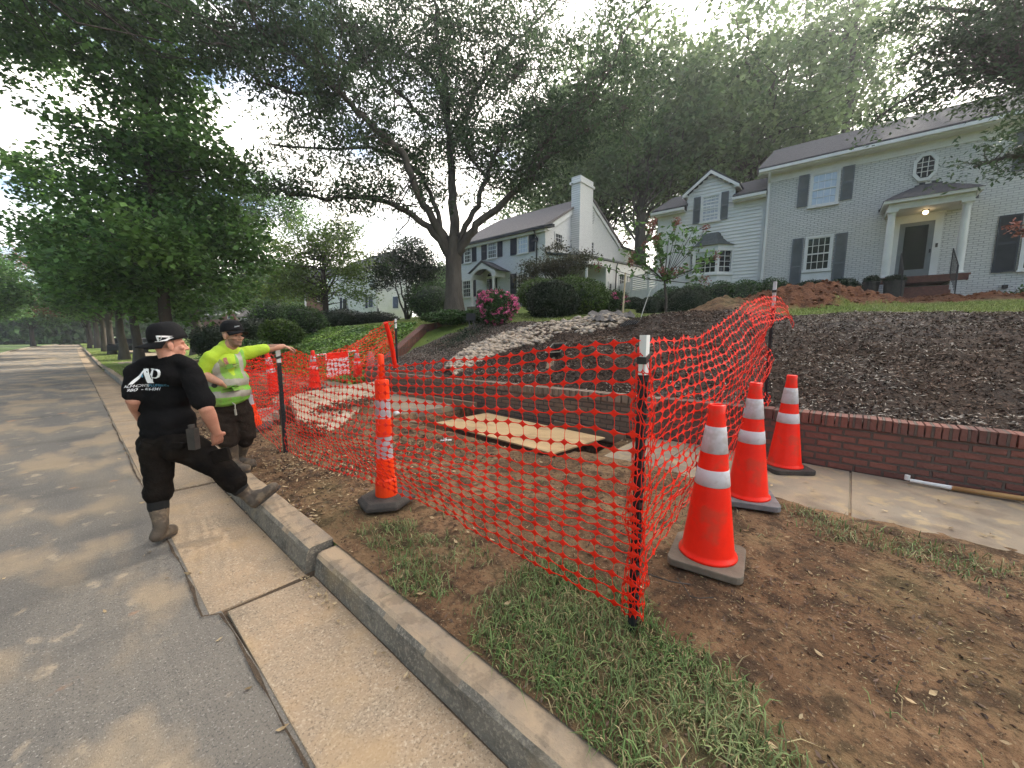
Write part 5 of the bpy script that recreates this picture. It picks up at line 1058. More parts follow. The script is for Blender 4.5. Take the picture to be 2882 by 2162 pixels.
shrub('yew_shrub', [gb(1600, 830, 16.5, 1.0, .72), gb(1640, 840, 16, 1.0, .75), gb(1520, 830, 17, 1.0, .65)], 'yew_leaf', 'wide bright green mounded shrub behind the river stones', n=26000, ln=.08, jit=.07)
shrub('boxwood_ball', [gb(1782, 862, 19, .52, .42)], 'dark_leaf', 'small dark boxwood ball in front of the white louvred fence', n=6000)
shrub('low_juniper', [gb(1270, 893, 14, .62, .22), gb(1220, 893, 14.5, .4, .15)], 'boxwood_leaf', 'low sprawling juniper at the foot of the oak', n=7000, ln=.09, jit=.12)
shrub('low_juniper', [gb(1350, 890, 14, .6, .2)], 'boxwood_leaf', 'low sprawling juniper behind the black garden sign', n=5000, ln=.09, jit=.12)
az = shrub('azalea_bush', [gb(1400, 865, 12.6, .52, .5), gb(1375, 850, 12.8, .32, .3), gb(1430, 860, 12.6, .3, .3)], 'boxwood_leaf', 'azalea bush covered in bright pink blossom beside the garden sign', n=9000, ln=.07, jit=.12)
B = np.array([gb(1400, 865, 12.6, .55, .53), gb(1375, 850, 12.8, .34, .32), gb(1430, 860, 12.6, .32, .32)]); d = rng.normal(0, 1, (230, 3)); d /= np.linalg.norm(d, axis=1)[:, None]; ii = rng.integers(0, 3, 230); crown_mesh('blossom', leafcloud(B[ii, :3] + d * B[ii, 3:6] * 1.06, 10, .028, .075, .8, 1), 'pink_petal', az)
az = shrub('azalea_bush', [gb(1725, 850, 17, .6, .45)], 'boxwood_leaf', 'smaller pink flowering azalea right of the mounded shrub', n=6000, ln=.07, jit=.14); d = rng.normal(0, 1, (34, 3)); d /= np.linalg.norm(d, axis=1)[:, None]; crown_mesh('blossom', leafcloud(np.array(gb(1730, 845, 16.9, .6, .45)[:3]) + d * .55 * [1, 1, .6], 10, .04, .08, .8, 1), 'pink_petal', az)
# evergreens and shrubs left, beyond the workers
for (px, py, d, rx, rz, m, lb) in [(850, 905, 21, 1.1, .75, 'boxwood_leaf', 'large dark green rounded shrub below the lime green tree'), (770, 900, 22, 1.2, .9, 'boxwood_leaf', 'tall dark shrub mass left of the large rounded shrub'), (790, 935, 17, .75, .5, 'yew_leaf', 'yellow green shrub at the edge of the ivy'), (715, 940, 19, 1.0, .7, 'dark_leaf', 'dark shrub just above the hi vis worker arm'), (620, 960, 20, 1.2, .8, 'dark_leaf', 'dark shrub behind the hi vis worker cap'), (960, 900, 27, 1.6, .7, 'dark_leaf', 'dark foundation shrub at the left of the distant white house'), (1060, 900, 27, 1.4, .5, 'dark_leaf', 'dark foundation shrub at the downspout of the distant white house'),
                               (1220, 850, 24, 1.4, 1.1, 'boxwood_leaf', 'large evergreen bush between the myrtle and the oak'), (700, 985, 15, .8, .35, 'boxwood_leaf', 'low shrub at the toe of the ivy bank')]:
    shrub('garden_shrub', [gb(px, py, d, rx, rz), gb(px + 25, py + 8, d + .3, rx * .7, rz * .8), gb(px - 25, py + 8, d - .2, rx * .6, rz * .75)], m, lb, n=11000, ln=.10, jit=.10)
# spiral topiary by the portico
b = empty('topiary', tuple(at(1353, 870, 27)), 'dark three ball topiary by the arched portico', 'topiary'); q = MB()
for py, r in ((822, .3), (834, .34), (848, .38), (860, .4)): p = at(1354, py, 26); q.ball(tuple(p), (r, r, r * .6), 10, 6, .15)
q.build('foliage', 'dark_leaf', b, world=True, smooth=True)
# small dogwood before the gabled house
p = at(1590, 870, 20); p[2] = 3.0; t = empty('dogwood', tuple(p), 'small bronze leaved dogwood in front of the gabled house corner', 'tree'); b = MB()
bl = [pb(1590, 745, 20, 1.3, .5), pb(1510, 755, 20, .9, .4), pb(1640, 725, 20, .7, .35), pb(1480, 790, 19.5, .7, .35), pb(1560, 700, 20, .7, .25)]; C_ = blob_pts(bl, 190)
for c in C_[::3]: branch(b, at(1580 + random.random() * 20, 830, 20), c, .035, .008, 6, .05)
b.build('trunk', 'bark_dark', t, world=True, smooth=True); crown_mesh('crown', leafcloud(C_, 34, .20, .12, .5, .45), 'dogwood_leaf', t)
# hydrangea tree with rust flower heads
HB = at(1872, 900, 9.9); HB[2] = float(terrain(HB[0], HB[1])) - .1
hy = empty('hydrangea_tree', tuple(HB), 'slender hydrangea tree with rusty flower heads before the clapboard wing', 'tree'); b = MB(); dH = float((HB - CAM) @ FW)
def hp(x, y, dd=0): return at(1750 + x * .3013, 400 + y * .3013, dH + dd)
fork = hp(400, 1300); b.tube([tuple(HB), tuple(hp(415, 1480)), tuple(hp(405, 1380)), tuple(fork)], [.04, .034, .03, .03], 8)
heads = [(300, 740), (265, 810), (515, 745), (785, 805), (320, 900), (890, 1060), (780, 1290), (565, 1195), (220, 960), (105, 1040), (15, 930), (85, 1110), (380, 1210), (490, 1210), (-220, 1150)]
hv = []; lv = []
for i, (x, y) in enumerate(heads):
    e = hp(x, y, random.uniform(-.5, .5)); mid = fork * .5 + e * .5 + np.array([0, 0, -.05]); b.tube([tuple(fork), tuple(fork * .75 + e * .25 + rng.normal(0, .02, 3)), tuple(mid), tuple(e)], [.016, .012, .009, .005], 6); hv.append(e)
    for k in range(9): t = .45 + .55 * random.random(); lv.append(fork * (1 - t) + e * t + rng.normal(0, .07, 3))
for k in range(26): e = hp(random.uniform(0, 800), random.uniform(760, 1230), random.uniform(-.5, .5)); b.tube([tuple(fork), tuple(fork * .5 + e * .5), tuple(e)], [.010, .007, .004], 5); lv += [e + rng.normal(0, .06, 3) for _ in range(3)]
b.build('trunk', 'bark', hy, world=True, smooth=True)
crown_mesh('leaves', leafcloud(np.array(lv), 3, .07, .15, .5, 1, .3), 'maple_leaf', hy); crown_mesh('flower_heads', leafcloud(np.array(hv), 70, .05, .05, .9, 1.3), 'rust_petal', hy)
# hydrangea twig entering at the right edge
t = empty('hydrangea_branch', tuple(at(2882, 650, 6)), 'rusty flower cluster entering at the right edge before the dark shutter', 'branch'); b = MB(); b.tube([tuple(at(2960, 700, 6)), tuple(at(2890, 655, 6)), tuple(at(2850, 640, 6))], [.012, .008, .005], 6); b.build('stem', 'bark', t, world=True)
crown_mesh('flower_heads', leafcloud(np.array([at(2850, 640, 6), at(2878, 655, 6)]), 70, .05, .05, .9, .7), 'rust_petal', t)
# shrub at the lower corner of the brick house
shrub('garden_shrub', [hb(2.6, 1.4, 2.75, .7, .5, .4)], 'yew_leaf', 'low leafy shrub at the right edge by the brick house wall', n=5000, ln=.09, jit=.15)
# ================================================================ SITE OBJECTS
# --- plywood sheet over the pit
P_ = [atz(1228, 1191, .155), atz(1370, 1164, .155), atz(1703, 1234, .17), atz(1557, 1279, .17)]
b = MB(); q = [Vector(p) for p in P_]; b.hexa([v - Vector((0, 0, .006)) for v in q] + [v + Vector((0, 0, .012)) for v in q])
tag(b.build('plywood_sheet', 'plywood'), 'bare plywood sheet laid over the open pit', 'plywood sheet')
# loose timber along the wall and under the pavement edge
def plank(p0, p1, w_, h_, label, cat='board', m='timber', name='timber_board'):
    b = MB(); p0, p1 = Vector(p0), Vector(p1); d = (p1 - p0).normalized(); s = Vector((-d.y, d.x, 0)).normalized() * w_ / 2; u = Vector((0, 0, h_))
    b.hexa([p0 - s, p1 - s, p1 + s, p0 + s, p0 - s + u, p1 - s + u, p1 + s + u, p0 + s + u]); return tag(b.build(name, m, bevel=.003), label, cat)
plank(atx(1122, 1112, 5.0), atx(1338, 1146, 5.0), .09, .09, 'weathered timber lying on the pavement at the foot of the brick wall')
plank(atz(1122, 1190, .08), atz(1185, 1193, .08), .14, .04, 'short dark board at the near edge of the pit left of the plywood')
plank(atx(1560, 1195, 5.1) + [0, 0, -.1], atx(1760, 1232, 5.1) + [0, 0, -.1], .05, .16, 'dark board standing in the pit below the brick wall')
# --- big broken pavement slab, tipped, and lumps of concrete
def rock(poly, z0, thick, m, label, cat='slab', name='broken_slab', top=None, under=None, seed=1):
    rs = np.random.default_rng(seed); pts = []
    n = len(poly)
    for i in range(n):
        a, c = np.array(poly[i]), np.array(poly[(i + 1) % n]); k = max(2, int(np.linalg.norm(c - a) / .10))
        for j in range(k): p = a + (c - a) * j / k; pts.append(p + rs.normal(0, .014, 3) * ([1, 1, .3] if j else [0, 0, 0]))
    c = sum(pts) / len(pts); k = len(pts); vs = []
    for s, dz in ((1.0, -thick), (1.012, -thick * .5), (1.0, -.012), (.985, 0.0), (.6, .004), (.25, .006)):
        for p in pts: q_ = c + (p - c) * s; vs.append(q_ + [rs.normal(0, .006), rs.normal(0, .006), dz + rs.normal(0, .003)])
    b = MB(); b.add(vs + [tuple(c + [0, 0, .004])], [(r * k + i, r * k + (i + 1) % k, (r + 1) * k + (i + 1) % k, (r + 1) * k + i) for r in range(5) for i in range(k)] + [(5 * k + i, 5 * k + (i + 1) % k, 6 * k) for i in range(k)] + [tuple(range(k))[::-1]])
    return tag(b.build(name, m), label, cat)
def R2z(x, y, z): return atz(650 + x * .27125, 850 + y * .27125, z)
rock([R2z(590, 985, .36), R2z(760, 930, .40), R2z(1300, 850, .44), R2z(1490, 825, .44), R2z(1575, 930, .36), R2z(1420, 1010, .27), R2z(1120, 1290, .22), R2z(830, 1380, .18), R2z(760, 1290, .22)], 0, .13, 'broken_slab', 'large pale broken pavement slab tipped beside the trench', seed=3)
rock([R2z(430, 1010, .3), R2z(510, 950, .34), R2z(560, 1020, .3), R2z(560, 1060, .26), R2z(440, 1040, .25)], 0, .14, 'broken_slab', 'small pale chunk of concrete left of the big broken slab', 'concrete chunk', 'concrete_chunk', seed=5)
rock([R2z(270, 1110, .22), R2z(480, 1080, .24), R2z(500, 1150, .2), R2z(300, 1190, .2)], 0, .12, 'cap_concrete', 'pinkish lump of old concrete in the trench, upper of two', 'concrete chunk', 'concrete_chunk', seed=6)
rock([R2z(300, 1200, .18), R2z(430, 1180, .2), R2z(420, 1250, .16), R2z(310, 1270, .15)], 0, .12, 'cap_concrete', 'pinkish lump of old concrete in the trench, lower of two', 'concrete chunk', 'concrete_chunk', seed=7)
bm_ = MB()
clods('slab_mud', np.stack([(lambda a, c: a[0] + (a[1] - a[0]) * c)((np.array(R2z(960, 1130, .30)), np.array(R2z(1480, 1000, .31))), t) + rng.normal(0, .16, 3) * [1, 1, .10] for t in rng.random(700)]), (.01, .045), 'clod')
clods('slab_mud_edge', np.stack([(lambda a, c: a[0] + (a[1] - a[0]) * c)((np.array(R2z(760, 1270, .24)), np.array(R2z(900, 1390, .2))), t) + rng.normal(0, .09, 3) * [1, 1, .2] for t in rng.random(260)]), (.01, .05), 'clod')
pipe = [R2z(1700, 1160, .26), R2z(1760, 1140, .27)]; b = MB(); b.tube([tuple(p) for p in pipe], .035, 12); tag(b.build('pvc_pipe_end', 'white_paint', smooth=True), 'short white plastic pipe end sticking out behind the tube delineator', 'pipe')
# faucet fitting and paper scraps in soil by the pit
b = MB(); c = atz(1240, 1241, .21); b.tube([tuple(c), tuple(c + [.12, -.08, .0])], .014, 8); b.tube([tuple(c + [.05, -.03, -.02]), tuple(c + [.05, -.03, .05])], .018, 8); tag(b.build('pipe_fitting', 'white_paint'), 'small white pipe fitting lying on the soil before the plywood', 'fitting')

# --- traffic cones
def cone_proto(mbase):
    t = empty('traffic_cone', (0, 0, 0)); b = MB(); s = .205; r = .05
    pl = []
    for cx, cy, a0 in ((s - r, s - r, 0), (-s + r, s - r, 90), (-s + r, -s + r, 180), (s - r, -s + r, 270)):
        for k in range(5): a = R(a0 + k * 22.5); pl.append((cx + r * math.cos(a), cy + r * math.sin(a), 0))
    b.prism(pl, (0, 0, .045)); b.build('base', mbase, t, bevel=.008)
    b = MB(); b.lathe([(.168, .046), (.165, .06), (.152, .066), (.148, .085), (.046, .935), (.046, .985), (.040, .99), (.036, .985), (.036, .93)], 40); b.build('cone_body', 'cone_orange', t, smooth=True)
    rr_ = lambda z: .148 - .102 * (z - .085) / .85 + .0025
    for z0, z1 in ((.50, .60), (.70, .86)): b = MB(); b.lathe([(rr_(z0) - .002, z0), (rr_(z0), z0 + .002), (rr_(z1), z1 - .002), (rr_(z1) - .002, z1)], 40); b.build('reflective_collar', 'reflective_white', t, smooth=True)
    return t
cones = [(2.52, .575, 'rubber_tan', 8, 'nearest tall orange cone on a mud stained base, right of the corner post'), (3.62, .555, 'rubber_grey', 20, 'middle orange cone with pale grey base, half behind the nearest cone'), (4.82, .43, 'rubber_black', 38, 'orange cone on black base standing on the pavement by the brick wall'),
         (3.12, 10.25, 'rubber_black', 10, 'tilted orange cone seen through the mesh left of the near white topped post'), (4.03, 10.3, 'rubber_black', 0, 'far orange cone holding the left end of the sign bar'), (5.55, 11.0, 'rubber_black', 0, 'far orange cone holding the right end of the sign bar')]
cp = {k: cone_proto(k) for k in ('rubber_tan', 'rubber_grey', 'rubber_black')}; used = set()
for i, (x, y, mbn, rz, lb) in enumerate(cones):
    o = cp[mbn] if mbn not in used else copy_tree(cp[mbn]); used.add(mbn)
    z = .205 if i == 2 else max(float(terrain(x, y)), .19) if i < 2 else .22
    if i == 0: z = float(terrain(x, y)) + .015
    if i == 1: z = float(terrain(x, y)) + .02
    o.location = (x, y, z); o.rotation_euler = (0, 0, R(rz)); tag(o, lb, 'traffic cone', 'orange traffic cones')
    if i == 3: o.rotation_euler = (R(-3), R(-7), 0)
# --- hanging sign between the two far cones
sg = empty('hanging_sign', (4.8, 10.6, 1.0), 'white sign panel with red header hung on a bar between two far cones', 'sign')
A_ = Vector(at(882, 1017, 10.2)); D_ = Vector(at(1012, 1013, 11.2)); A_ = Vector((4.03, 10.3, 1.08)); D_ = Vector((5.55, 11.0, 1.14)); d = (D_ - A_)
b = MB(); b.tube([A_ + d * .08, A_ + d * .26], .022, 8); b.tube([A_ + d * .78, A_ + d * 1.0], .022, 8); b.build('bar_sleeve', 'white_paint', sg, world=True)
b = MB(); b.tube([A_, D_], .017, 8); b.build('bar', 'cone_orange', sg, world=True)
pp = lambda t, z: A_ + d * t + Vector((0, 0, z)); nn = Vector((-d.y, d.x, 0)).normalized() * -.012
b = MB(); b.prism([pp(.27, -.62), pp(.77, -.62), pp(.77, -.15), pp(.27, -.15)], nn); b.build('panel', 'paper_white', sg, world=True)
b = MB(); b.prism([pp(.27, -.148), pp(.77, -.148), pp(.77, .0), pp(.27, .0)], nn); b.build('header_band', 'cone_orange', sg, world=True)
b = MB()
for t in (.265, .775): b.box(pp(t, 0).x - .012, pp(t, 0).x + .012, pp(t, 0).y - .012, pp(t, 0).y + .012, A_.z - .62, A_.z + .02)
b.build('frame', 'white_paint', sg, world=True)

# --- channelizer tubes
def channelizer(loc, label, rot=(0, 0, 0), base=True, s=1.0):
    t = empty('channelizer_tube', tuple(loc), label, 'channelizer', 'orange channelizer tubes'); t.rotation_euler = rot; t.scale = (s, s, s)
    if base:
        b = MB(); rb = .30; b.add([(rb * math.cos(R(60 * k)) * f, rb * .92 * math.sin(R(60 * k)) * f, z) for f, z in ((1, 0), (1, .035), (.86, .072), (.4, .075)) for k in range(6)], [(j * 6 + k, j * 6 + (k + 1) % 6, (j + 1) * 6 + (k + 1) % 6, (j + 1) * 6 + k) for j in range(3) for k in range(6)] + [tuple(range(6))[::-1], tuple(18 + k for k in range(6))]); b.build('base', 'rubber_black', t, bevel=.01)
    b = MB(); b.lathe([(.105, .06), (.108, .08), (.102, .235), (.088, .255), (.085, .45), (.0745, .46), (.0745, .68), (.078, .685), (.076, .69), (.075, .85), (.0665, .86), (.0665, 1.045), (.071, 1.05), (.069, 1.055), (.068, 1.215), (.062, 1.235), (.03, 1.24)], 28); b.build('tube', 'drum_orange', t, smooth=False)
    for z0, z1, r in ((.46, .68, .0775), (.86, 1.045, .0705)): b = MB(); b.lathe([(r + .001, z0), (r, z0 + .004), (r - .003, z1 - .004), (r - .003, z1)], 28); b.build('reflective_collar', 'reflective_grey', t, smooth=False)
    b = MB(); b.tube([(0, 0, 1.235), (0, 0, 1.40), (.0, 0, 1.47), (0, 0, 1.485)], [.028, .031, .029, .012], 12); b.build('handle', 'drum_orange', t, smooth=True); return t
channelizer((1.66, 2.89, .185), 'upright orange channelizer tube on a black hexagonal base behind the mesh', (0, 0, R(20)), s=.85)
CH2 = atz(722, 1208, .17); channelizer(tuple(CH2), 'leaning orange channelizer tube just right of the hi vis worker legs', (R(-3), R(-8), R(10)), s=.86)
# leaning red foam marker behind the upright channelizer
b = MB(); P = [at(1112, 1035, 5.6), at(1105, 985, 5.5), at(1096, 945, 5.4), at(1085, 908, 5.3)]; Q = []
for i in range(3):
    for k in range(7): Q.append(P[i] * (1 - k / 7) + P[i + 1] * (k / 7))
Q.append(P[3]); b.tube([tuple(q) for q in Q], [.030 + .004 * random.random() for _ in Q], 12)
tag(b.build('rolled_marker', 'net_orange'), 'thick red rolled marker leaning above the upright channelizer tube', 'marker')

# --- steel fence posts (white tops)
def tpost(x, y, z0, z1, label, wt=.22, r=.021, m_top='white_paint', lean=(0, 0)):
    t = empty('fence_post', (x, y, z0), label, 'fence post', 'posts holding the orange mesh'); b = MB(); h = z1 - z0; lx, ly = lean
    zs = lambda q: (lx * q / h, ly * q / h)
    def seg(a, c, w_): xa, ya = zs(a); xb, yb = zs(c); return [(xa - w_, ya - .016, a), (xa + w_, ya - .016, a), (xa + w_, ya + .016, a), (xa - w_, ya + .016, a), (xb - w_, yb - .016, c), (xb + w_, yb - .016, c), (xb + w_, yb + .016, c), (xb - w_, yb + .016, c)]
    b.hexa(seg(-.25, h - wt, r))
    k = .06
    while k < h - wt - .03: xa, ya = zs(k); b.box(xa - .008, xa + .008, ya - .025, ya - .0165, k, k + .02); k += .05
    b.build('shaft', 'black_iron', t); b = MB(); b.hexa(seg(h - wt + .001, h, r * 1.02)); b.build('painted_top', m_top, t); b = MB(); c_ = zs(h - .09); b.hexa([(c_[0] - r * 1.4, c_[1] - .022, h - .13), (c_[0] + r * 1.4, c_[1] - .022, h - .11), (c_[0] + r * 1.4, c_[1] + .022, h - .11), (c_[0] - r * 1.4, c_[1] + .022, h - .13), (c_[0] - r * 1.4, c_[1] - .022, h - .10), (c_[0] + r * 1.4, c_[1] - .022, h - .08), (c_[0] + r * 1.4, c_[1] + .022, h - .08), (c_[0] - r * 1.4, c_[1] + .022, h - .10)]); b.build('tie', 'black_plastic', t); return t
P1 = (1.70, .70); P3 = (1.62, 5.15); P2 = (5.60, .746); P4 = tuple(at(1117, 1002, 10.4)[:2])
tpost(*P1, .16, 1.60, 'black steel post with white top at the near corner of the orange mesh', .18, .019)
tpost(*P3, .18, 1.44, 'post the hi vis worker rests his hand on', .17)
tpost(*P2, .70, 2.23, 'post with grey top standing in the bark bank behind the brick wall', .30, .024, 'reflective_white')
P4z = float(terrain(P4[0], P4[1], False)); tpost(*P4, P4z, at(1113, 898, 10.4)[2], 'farthest thin post on the ivy bank', .25, .022)

# --- orange mesh
def net(name, top, bot, ncol, nrow, label, cellw=.055, strand=.0036, jit=.006, bulge=None, rowjit=0.0, node=1.0, seed=0, crump=None):
    """net from a top and a bottom edge polyline (equal counts); nodes joined by flat strands"""
    rs = np.random.default_rng(seed)
    def samp(P, n):
        P = np.array(P, float); d = np.r_[0, np.cumsum(np.linalg.norm(np.diff(P, axis=0), axis=1))]; t = np.linspace(0, d[-1], n)
        q = np.stack([np.interp(t, d, P[:, k]) for k in range(3)], -1)
        k_ = np.array([.25, .5, .25]); w_ = q.copy(); 
        for _ in range(2): w_[1:-1] = q[:-2] * .25 + q[1:-1] * .5 + q[2:] * .25; q = w_.copy()
        return q
    T = samp(top, ncol); B_ = samp(bot, ncol); G = np.zeros((ncol, nrow, 3))
    for j in range(nrow):
        v = j / (nrow - 1); vv = v + (crump(v) if crump else 0)
        G[:, j] = T * (1 - vv) + B_ * vv
        if bulge: G[:, j] += np.array([bulge(i / (ncol - 1), v) for i in range(ncol)])
    u = np.arange(ncol)[:, None]; v = np.arange(nrow)[None]
    for k in range(3): G[..., k] += jit * (fbm(u * .35 + 9 * k + seed, v * .5 + 0 * u, 1, 3, k) * 2.2) + rs.normal(0, jit * .25, (ncol, nrow))
    V = []; Fq = []
    def unit(a): n_ = np.linalg.norm(a); return a / n_ if n_ > 1e-9 else a
    def ribbon(a, c, w0, w1, nrm, sag):
        b0 = len(V); m_ = (a + c) / 2 + sag
        for p, w_ in ((a, w0), (m_, w1), (c, w0)):
            d_ = unit(c - a); s_ = unit(np.cross(d_, nrm)) * w_; V.extend([p - s_, p + s_])
        Fq.extend([(b0, b0 + 1, b0 + 3, b0 + 2), (b0 + 2, b0 + 3, b0 + 5, b0 + 4)])
    for i in range(ncol):
        for j in range(nrow):
            c = G[i, j]; uu = G[min(i + 1, ncol - 1), j] - G[max(i - 1, 0), j]; vv = G[i, min(j + 1, nrow - 1)] - G[i, max(j - 1, 0)]
            lu = np.linalg.norm(uu) / (2 if 0 < i < ncol - 1 else 1); lv = np.linalg.norm(vv) / (2 if 0 < j < nrow - 1 else 1); U = unit(uu); W = unit(vv); nrm = unit(np.cross(U, W)) + rs.normal(0, .12, 3)
            a_ = min(lu * .36, .034) * node; e_ = min(max(lv, .012) * .40, .020) * node; q = .40
            P8 = [c + U * a_, c + U * a_ * q + W * e_ * q, c + W * e_, c - U * a_ * q + W * e_ * q, c - U * a_, c - U * a_ * q - W * e_ * q, c - W * e_, c + U * a_ * q - W * e_ * q]
            b0 = len(V); V.extend(P8); V.append(c + nrm * .002); Fq.extend([(b0 + 8, b0 + k, b0 + (k + 1) % 8, b0 + (k + 1) % 8) for k in range(8)])
            wz = strand * node
            if i < ncol - 1: c2 = G[i + 1, j]; ribbon(c + U * a_ * .45, c2 - U * a_ * .45, wz, wz * .62, nrm, np.array([0, 0, -.002]) + rs.normal(0, .002, 3))
            if j < nrow - 1: c2 = G[i, j + 1]; ribbon(c + W * e_ * .4, c2 - W * e_ * .4, wz * .42, wz * .3, nrm, rs.normal(0, .0022, 3))
    me = bpy.data.meshes.new(name); me.from_pydata([tuple(map(float, p)) for p in V], [], [tuple(dict.fromkeys(f)) for f in Fq]); me.update(); o = link_mesh(name, me, 'net_orange')
    so_ = o.modifiers.new('thickness', 'SOLIDIFY'); so_.thickness = .0022; so_.offset = 0
    return tag(o, label, 'safety mesh', 'orange safety mesh panels')
def onx(px, py, f):     # photo position (2211 wide) on the slightly bowed front plane x=f(y)
    x = 1.65
    for _ in range(6): p = atx(px * S_, py * S_, x); x = f(p[1])
    return p
S_ = 2882 / 2211
fx = lambda y: float(np.interp(y, [.4, .7, 1.6, 2.2, 2.8, 3.4, 4.4, 5.2, 6.5], [1.68, 1.68, 1.62, 1.54, 1.50, 1.54, 1.58, 1.60, 1.75]))
fb = lambda y: fx(y) - .04
top = [onx(x, y, fx) for x, y in ((1367, 738), (1285, 745), (1200, 757), (1120, 766), (1050, 776), (960, 784), (880, 789), (830, 790), (760, 787), (690, 779), (617, 765))]
bot = [onx(x, y, fb) for x, y in ((1367, 1312), (1285, 1272), (1200, 1238), (1120, 1196), (1050, 1160), (960, 1112), (880, 1080), (830, 1062), (760, 1034), (690, 1010), (617, 972))]
for p in bot: p[2] = max(p[2], float(terrain(p[0], p[1], False)) + .02)
def crump(v): return .10 * math.sin(v * math.pi) * v
net('front_mesh', top, bot, 47, 21, 'orange safety mesh panel along the verge between the corner post and the rested post', jit=.009, strand=.0034, crump=lambda v: .05 * math.sin(v * math.pi) - .03 * math.sin(v * math.pi * 3), bulge=lambda u, v: np.array([-.05 * math.sin(u * math.pi) * math.sin(v * 9 + u * 5) * v, 0, .018 * math.sin(v * 11 + u * 4) * v]), seed=1)
# mesh bunched round the corner post
ang = np.linspace(0, 5.4, 10)
net('corner_wrap_mesh', [(P1[0] + .035 * math.cos(a) + .012 * math.sin(3 * a), P1[1] + .045 * math.sin(a), 1.53 - .01 * a) for a in ang], [(P1[0] + .05 * math.cos(a), P1[1] + .06 * math.sin(a), .26 + .03 * math.sin(2 * a)) for a in ang], 10, 22, 'gathered orange mesh wrapped round the near corner post', jit=.016, strand=.0036, node=.95, seed=4)
# right hand panel climbing to the bank
top = [(1.74, .70, 1.555), (2.02, .71, 1.57), (2.66, .71, 1.575), (3.24, .72, 1.68), (3.96, .73, 1.85), (4.8, .74, 1.97), (5.45, .745, 1.99)]
bot = [(1.78, .72, .24), (1.94, .72, .42), (2.61, .73, .49), (3.1, .73, .50), (3.61, .73, .47), (4.67, .74, .63), (5.60, .745, .80)]
net('side_mesh', top, bot, 40, 22, 'orange safety mesh panel running from the corner post up to the bank post', jit=.014, strand=.0036, bulge=lambda u, v: np.array([0, -.10 * math.sin(u * math.pi) * math.sin(v * math.pi) + .05 * math.sin(v * 14 + u * 3) * u, .0]), seed=2)
net('side_mesh_flap', [(4.0, .72, 1.84), (4.5, .70, 1.95), (5.1, .68, 2.01), (5.55, .66, 2.02), (5.75, .62, 1.93)], [(4.0, .66, 1.70), (4.5, .60, 1.74), (5.1, .56, 1.80), (5.5, .52, 1.76), (5.72, .56, 1.70)], 18, 5, 'folded over flap of orange mesh at the bank post', jit=.012, strand=.0036, seed=9)
# panel from the rested post back to the leaning tube, then far across to the ivy bank
L1 = atz(700, 1190, .2)[:2]; lx, ly = L1
top = [(1.60, 5.15, 1.36), ((1.6 + lx) / 2, (5.15 + ly) / 2, 1.33), (lx, ly, 1.30)]; bot = [(1.56, 5.13, .20), ((1.58 + lx) / 2, (5.15 + ly) / 2, .22), (lx, ly, .24)]
net('short_mesh', top, bot, 14, 20, 'short orange mesh panel between the rested post and the leaning tube', jit=.016, seed=3)
top = [(lx, ly, 1.30), (2.4, 7.8, 1.22), (3.2, 9.0, 1.20), at(860, 1008, 8.5), at(960, 978, 9.2), at(1040, 944, 9.8), at(1110, 905, 10.4)]
bot = [(lx, ly, .24), (2.4, 7.8, .22), (3.3, 9.0, .22), at(880, 1070, 8.5), at(980, 1050, 9.2), at(1050, 1030, 9.8), at(1115, 990, 10.4)]
net('far_mesh', top, bot, 64, 18, 'far orange mesh panel climbing across to the post on the ivy bank', jit=.03, strand=.0065, node=1.1, bulge=lambda u, v: np.array([0, .06 * math.sin(u * 9), -.05 * math.sin(v * 8 + u * 12)]), seed=6)
# stray cords
b = MB(); b.tube([tuple(atz(x * S_, y * S_, z)) for x, y, z in ((1370, 1228, .45), (1410, 1243, .34), (1450, 1256, .22), (1490, 1262, .20))], .004, 5); tag(b.build('loose_wire', 'black_plastic'), 'thin black cord running from the corner post across the soil', 'cord')
b = MB(); b.tube([tuple(atz(x * S_, y * S_, .205)) for x, y in ((1462, 1248), (1478, 1268), (1490, 1288), (1510, 1292), (1540, 1290))], .003, 5); tag(b.build('wire_scrap', 'black_plastic'), 'bent scrap of wire on the soil beside the nearest cone', 'wire')

# --- odds and ends on the bank
# open black drain box tipped on the bank
o = at(1568, 1000, 8.0); t = empty('plastic_tub', tuple(o), 'open dark plastic tub tipped on the bark bank above the mesh', 'tub')
def qd(x, y, dd): return Vector(at(1500 + x * .1356, 920 + y * .1356, dd))
b = MB(); rim = [qd(250, 540, 7.7), qd(420, 345, 8.1), qd(690, 335, 8.2), qd(560, 520, 7.8)]; c = sum(rim, Vector()) / 4; dn = Vector((.12, .05, -.2))
inn = [c + (p - c) * .84 + Vector((0, 0, -.005)) for p in rim]; bot_ = [c + (p - c) * .7 + dn for p in rim]; outb = [c + (p - c) * .85 + dn * 1.05 for p in rim]
b.add([*rim, *inn, *bot_, *outb], [(i, (i + 1) % 4, 4 + (i + 1) % 4, 4 + i) for i in range(4)] + [(4 + i, 4 + (i + 1) % 4, 8 + (i + 1) % 4, 8 + i) for i in range(4)] + [(8, 9, 10, 11)] + [(i, (i + 1) % 4, 12 + (i + 1) % 4, 12 + i) for i in range(4)] + [(12, 13, 14, 15)]); b.build('body', 'black_plastic', t, world=True)
b = MB(); b.tube([*rim, rim[0]], .012, 6); b.build('rim', 'kerb_concrete', t, world=True)
rock([qd(260, 860, 7.4), qd(530, 860, 7.4), qd(470, 660, 7.8), qd(420, 610, 7.9), qd(300, 720, 7.7)], 0, .12, 'timber', 'upturned weathered stone block below the dark plastic tub', 'block', 'stone_block', seed=12)
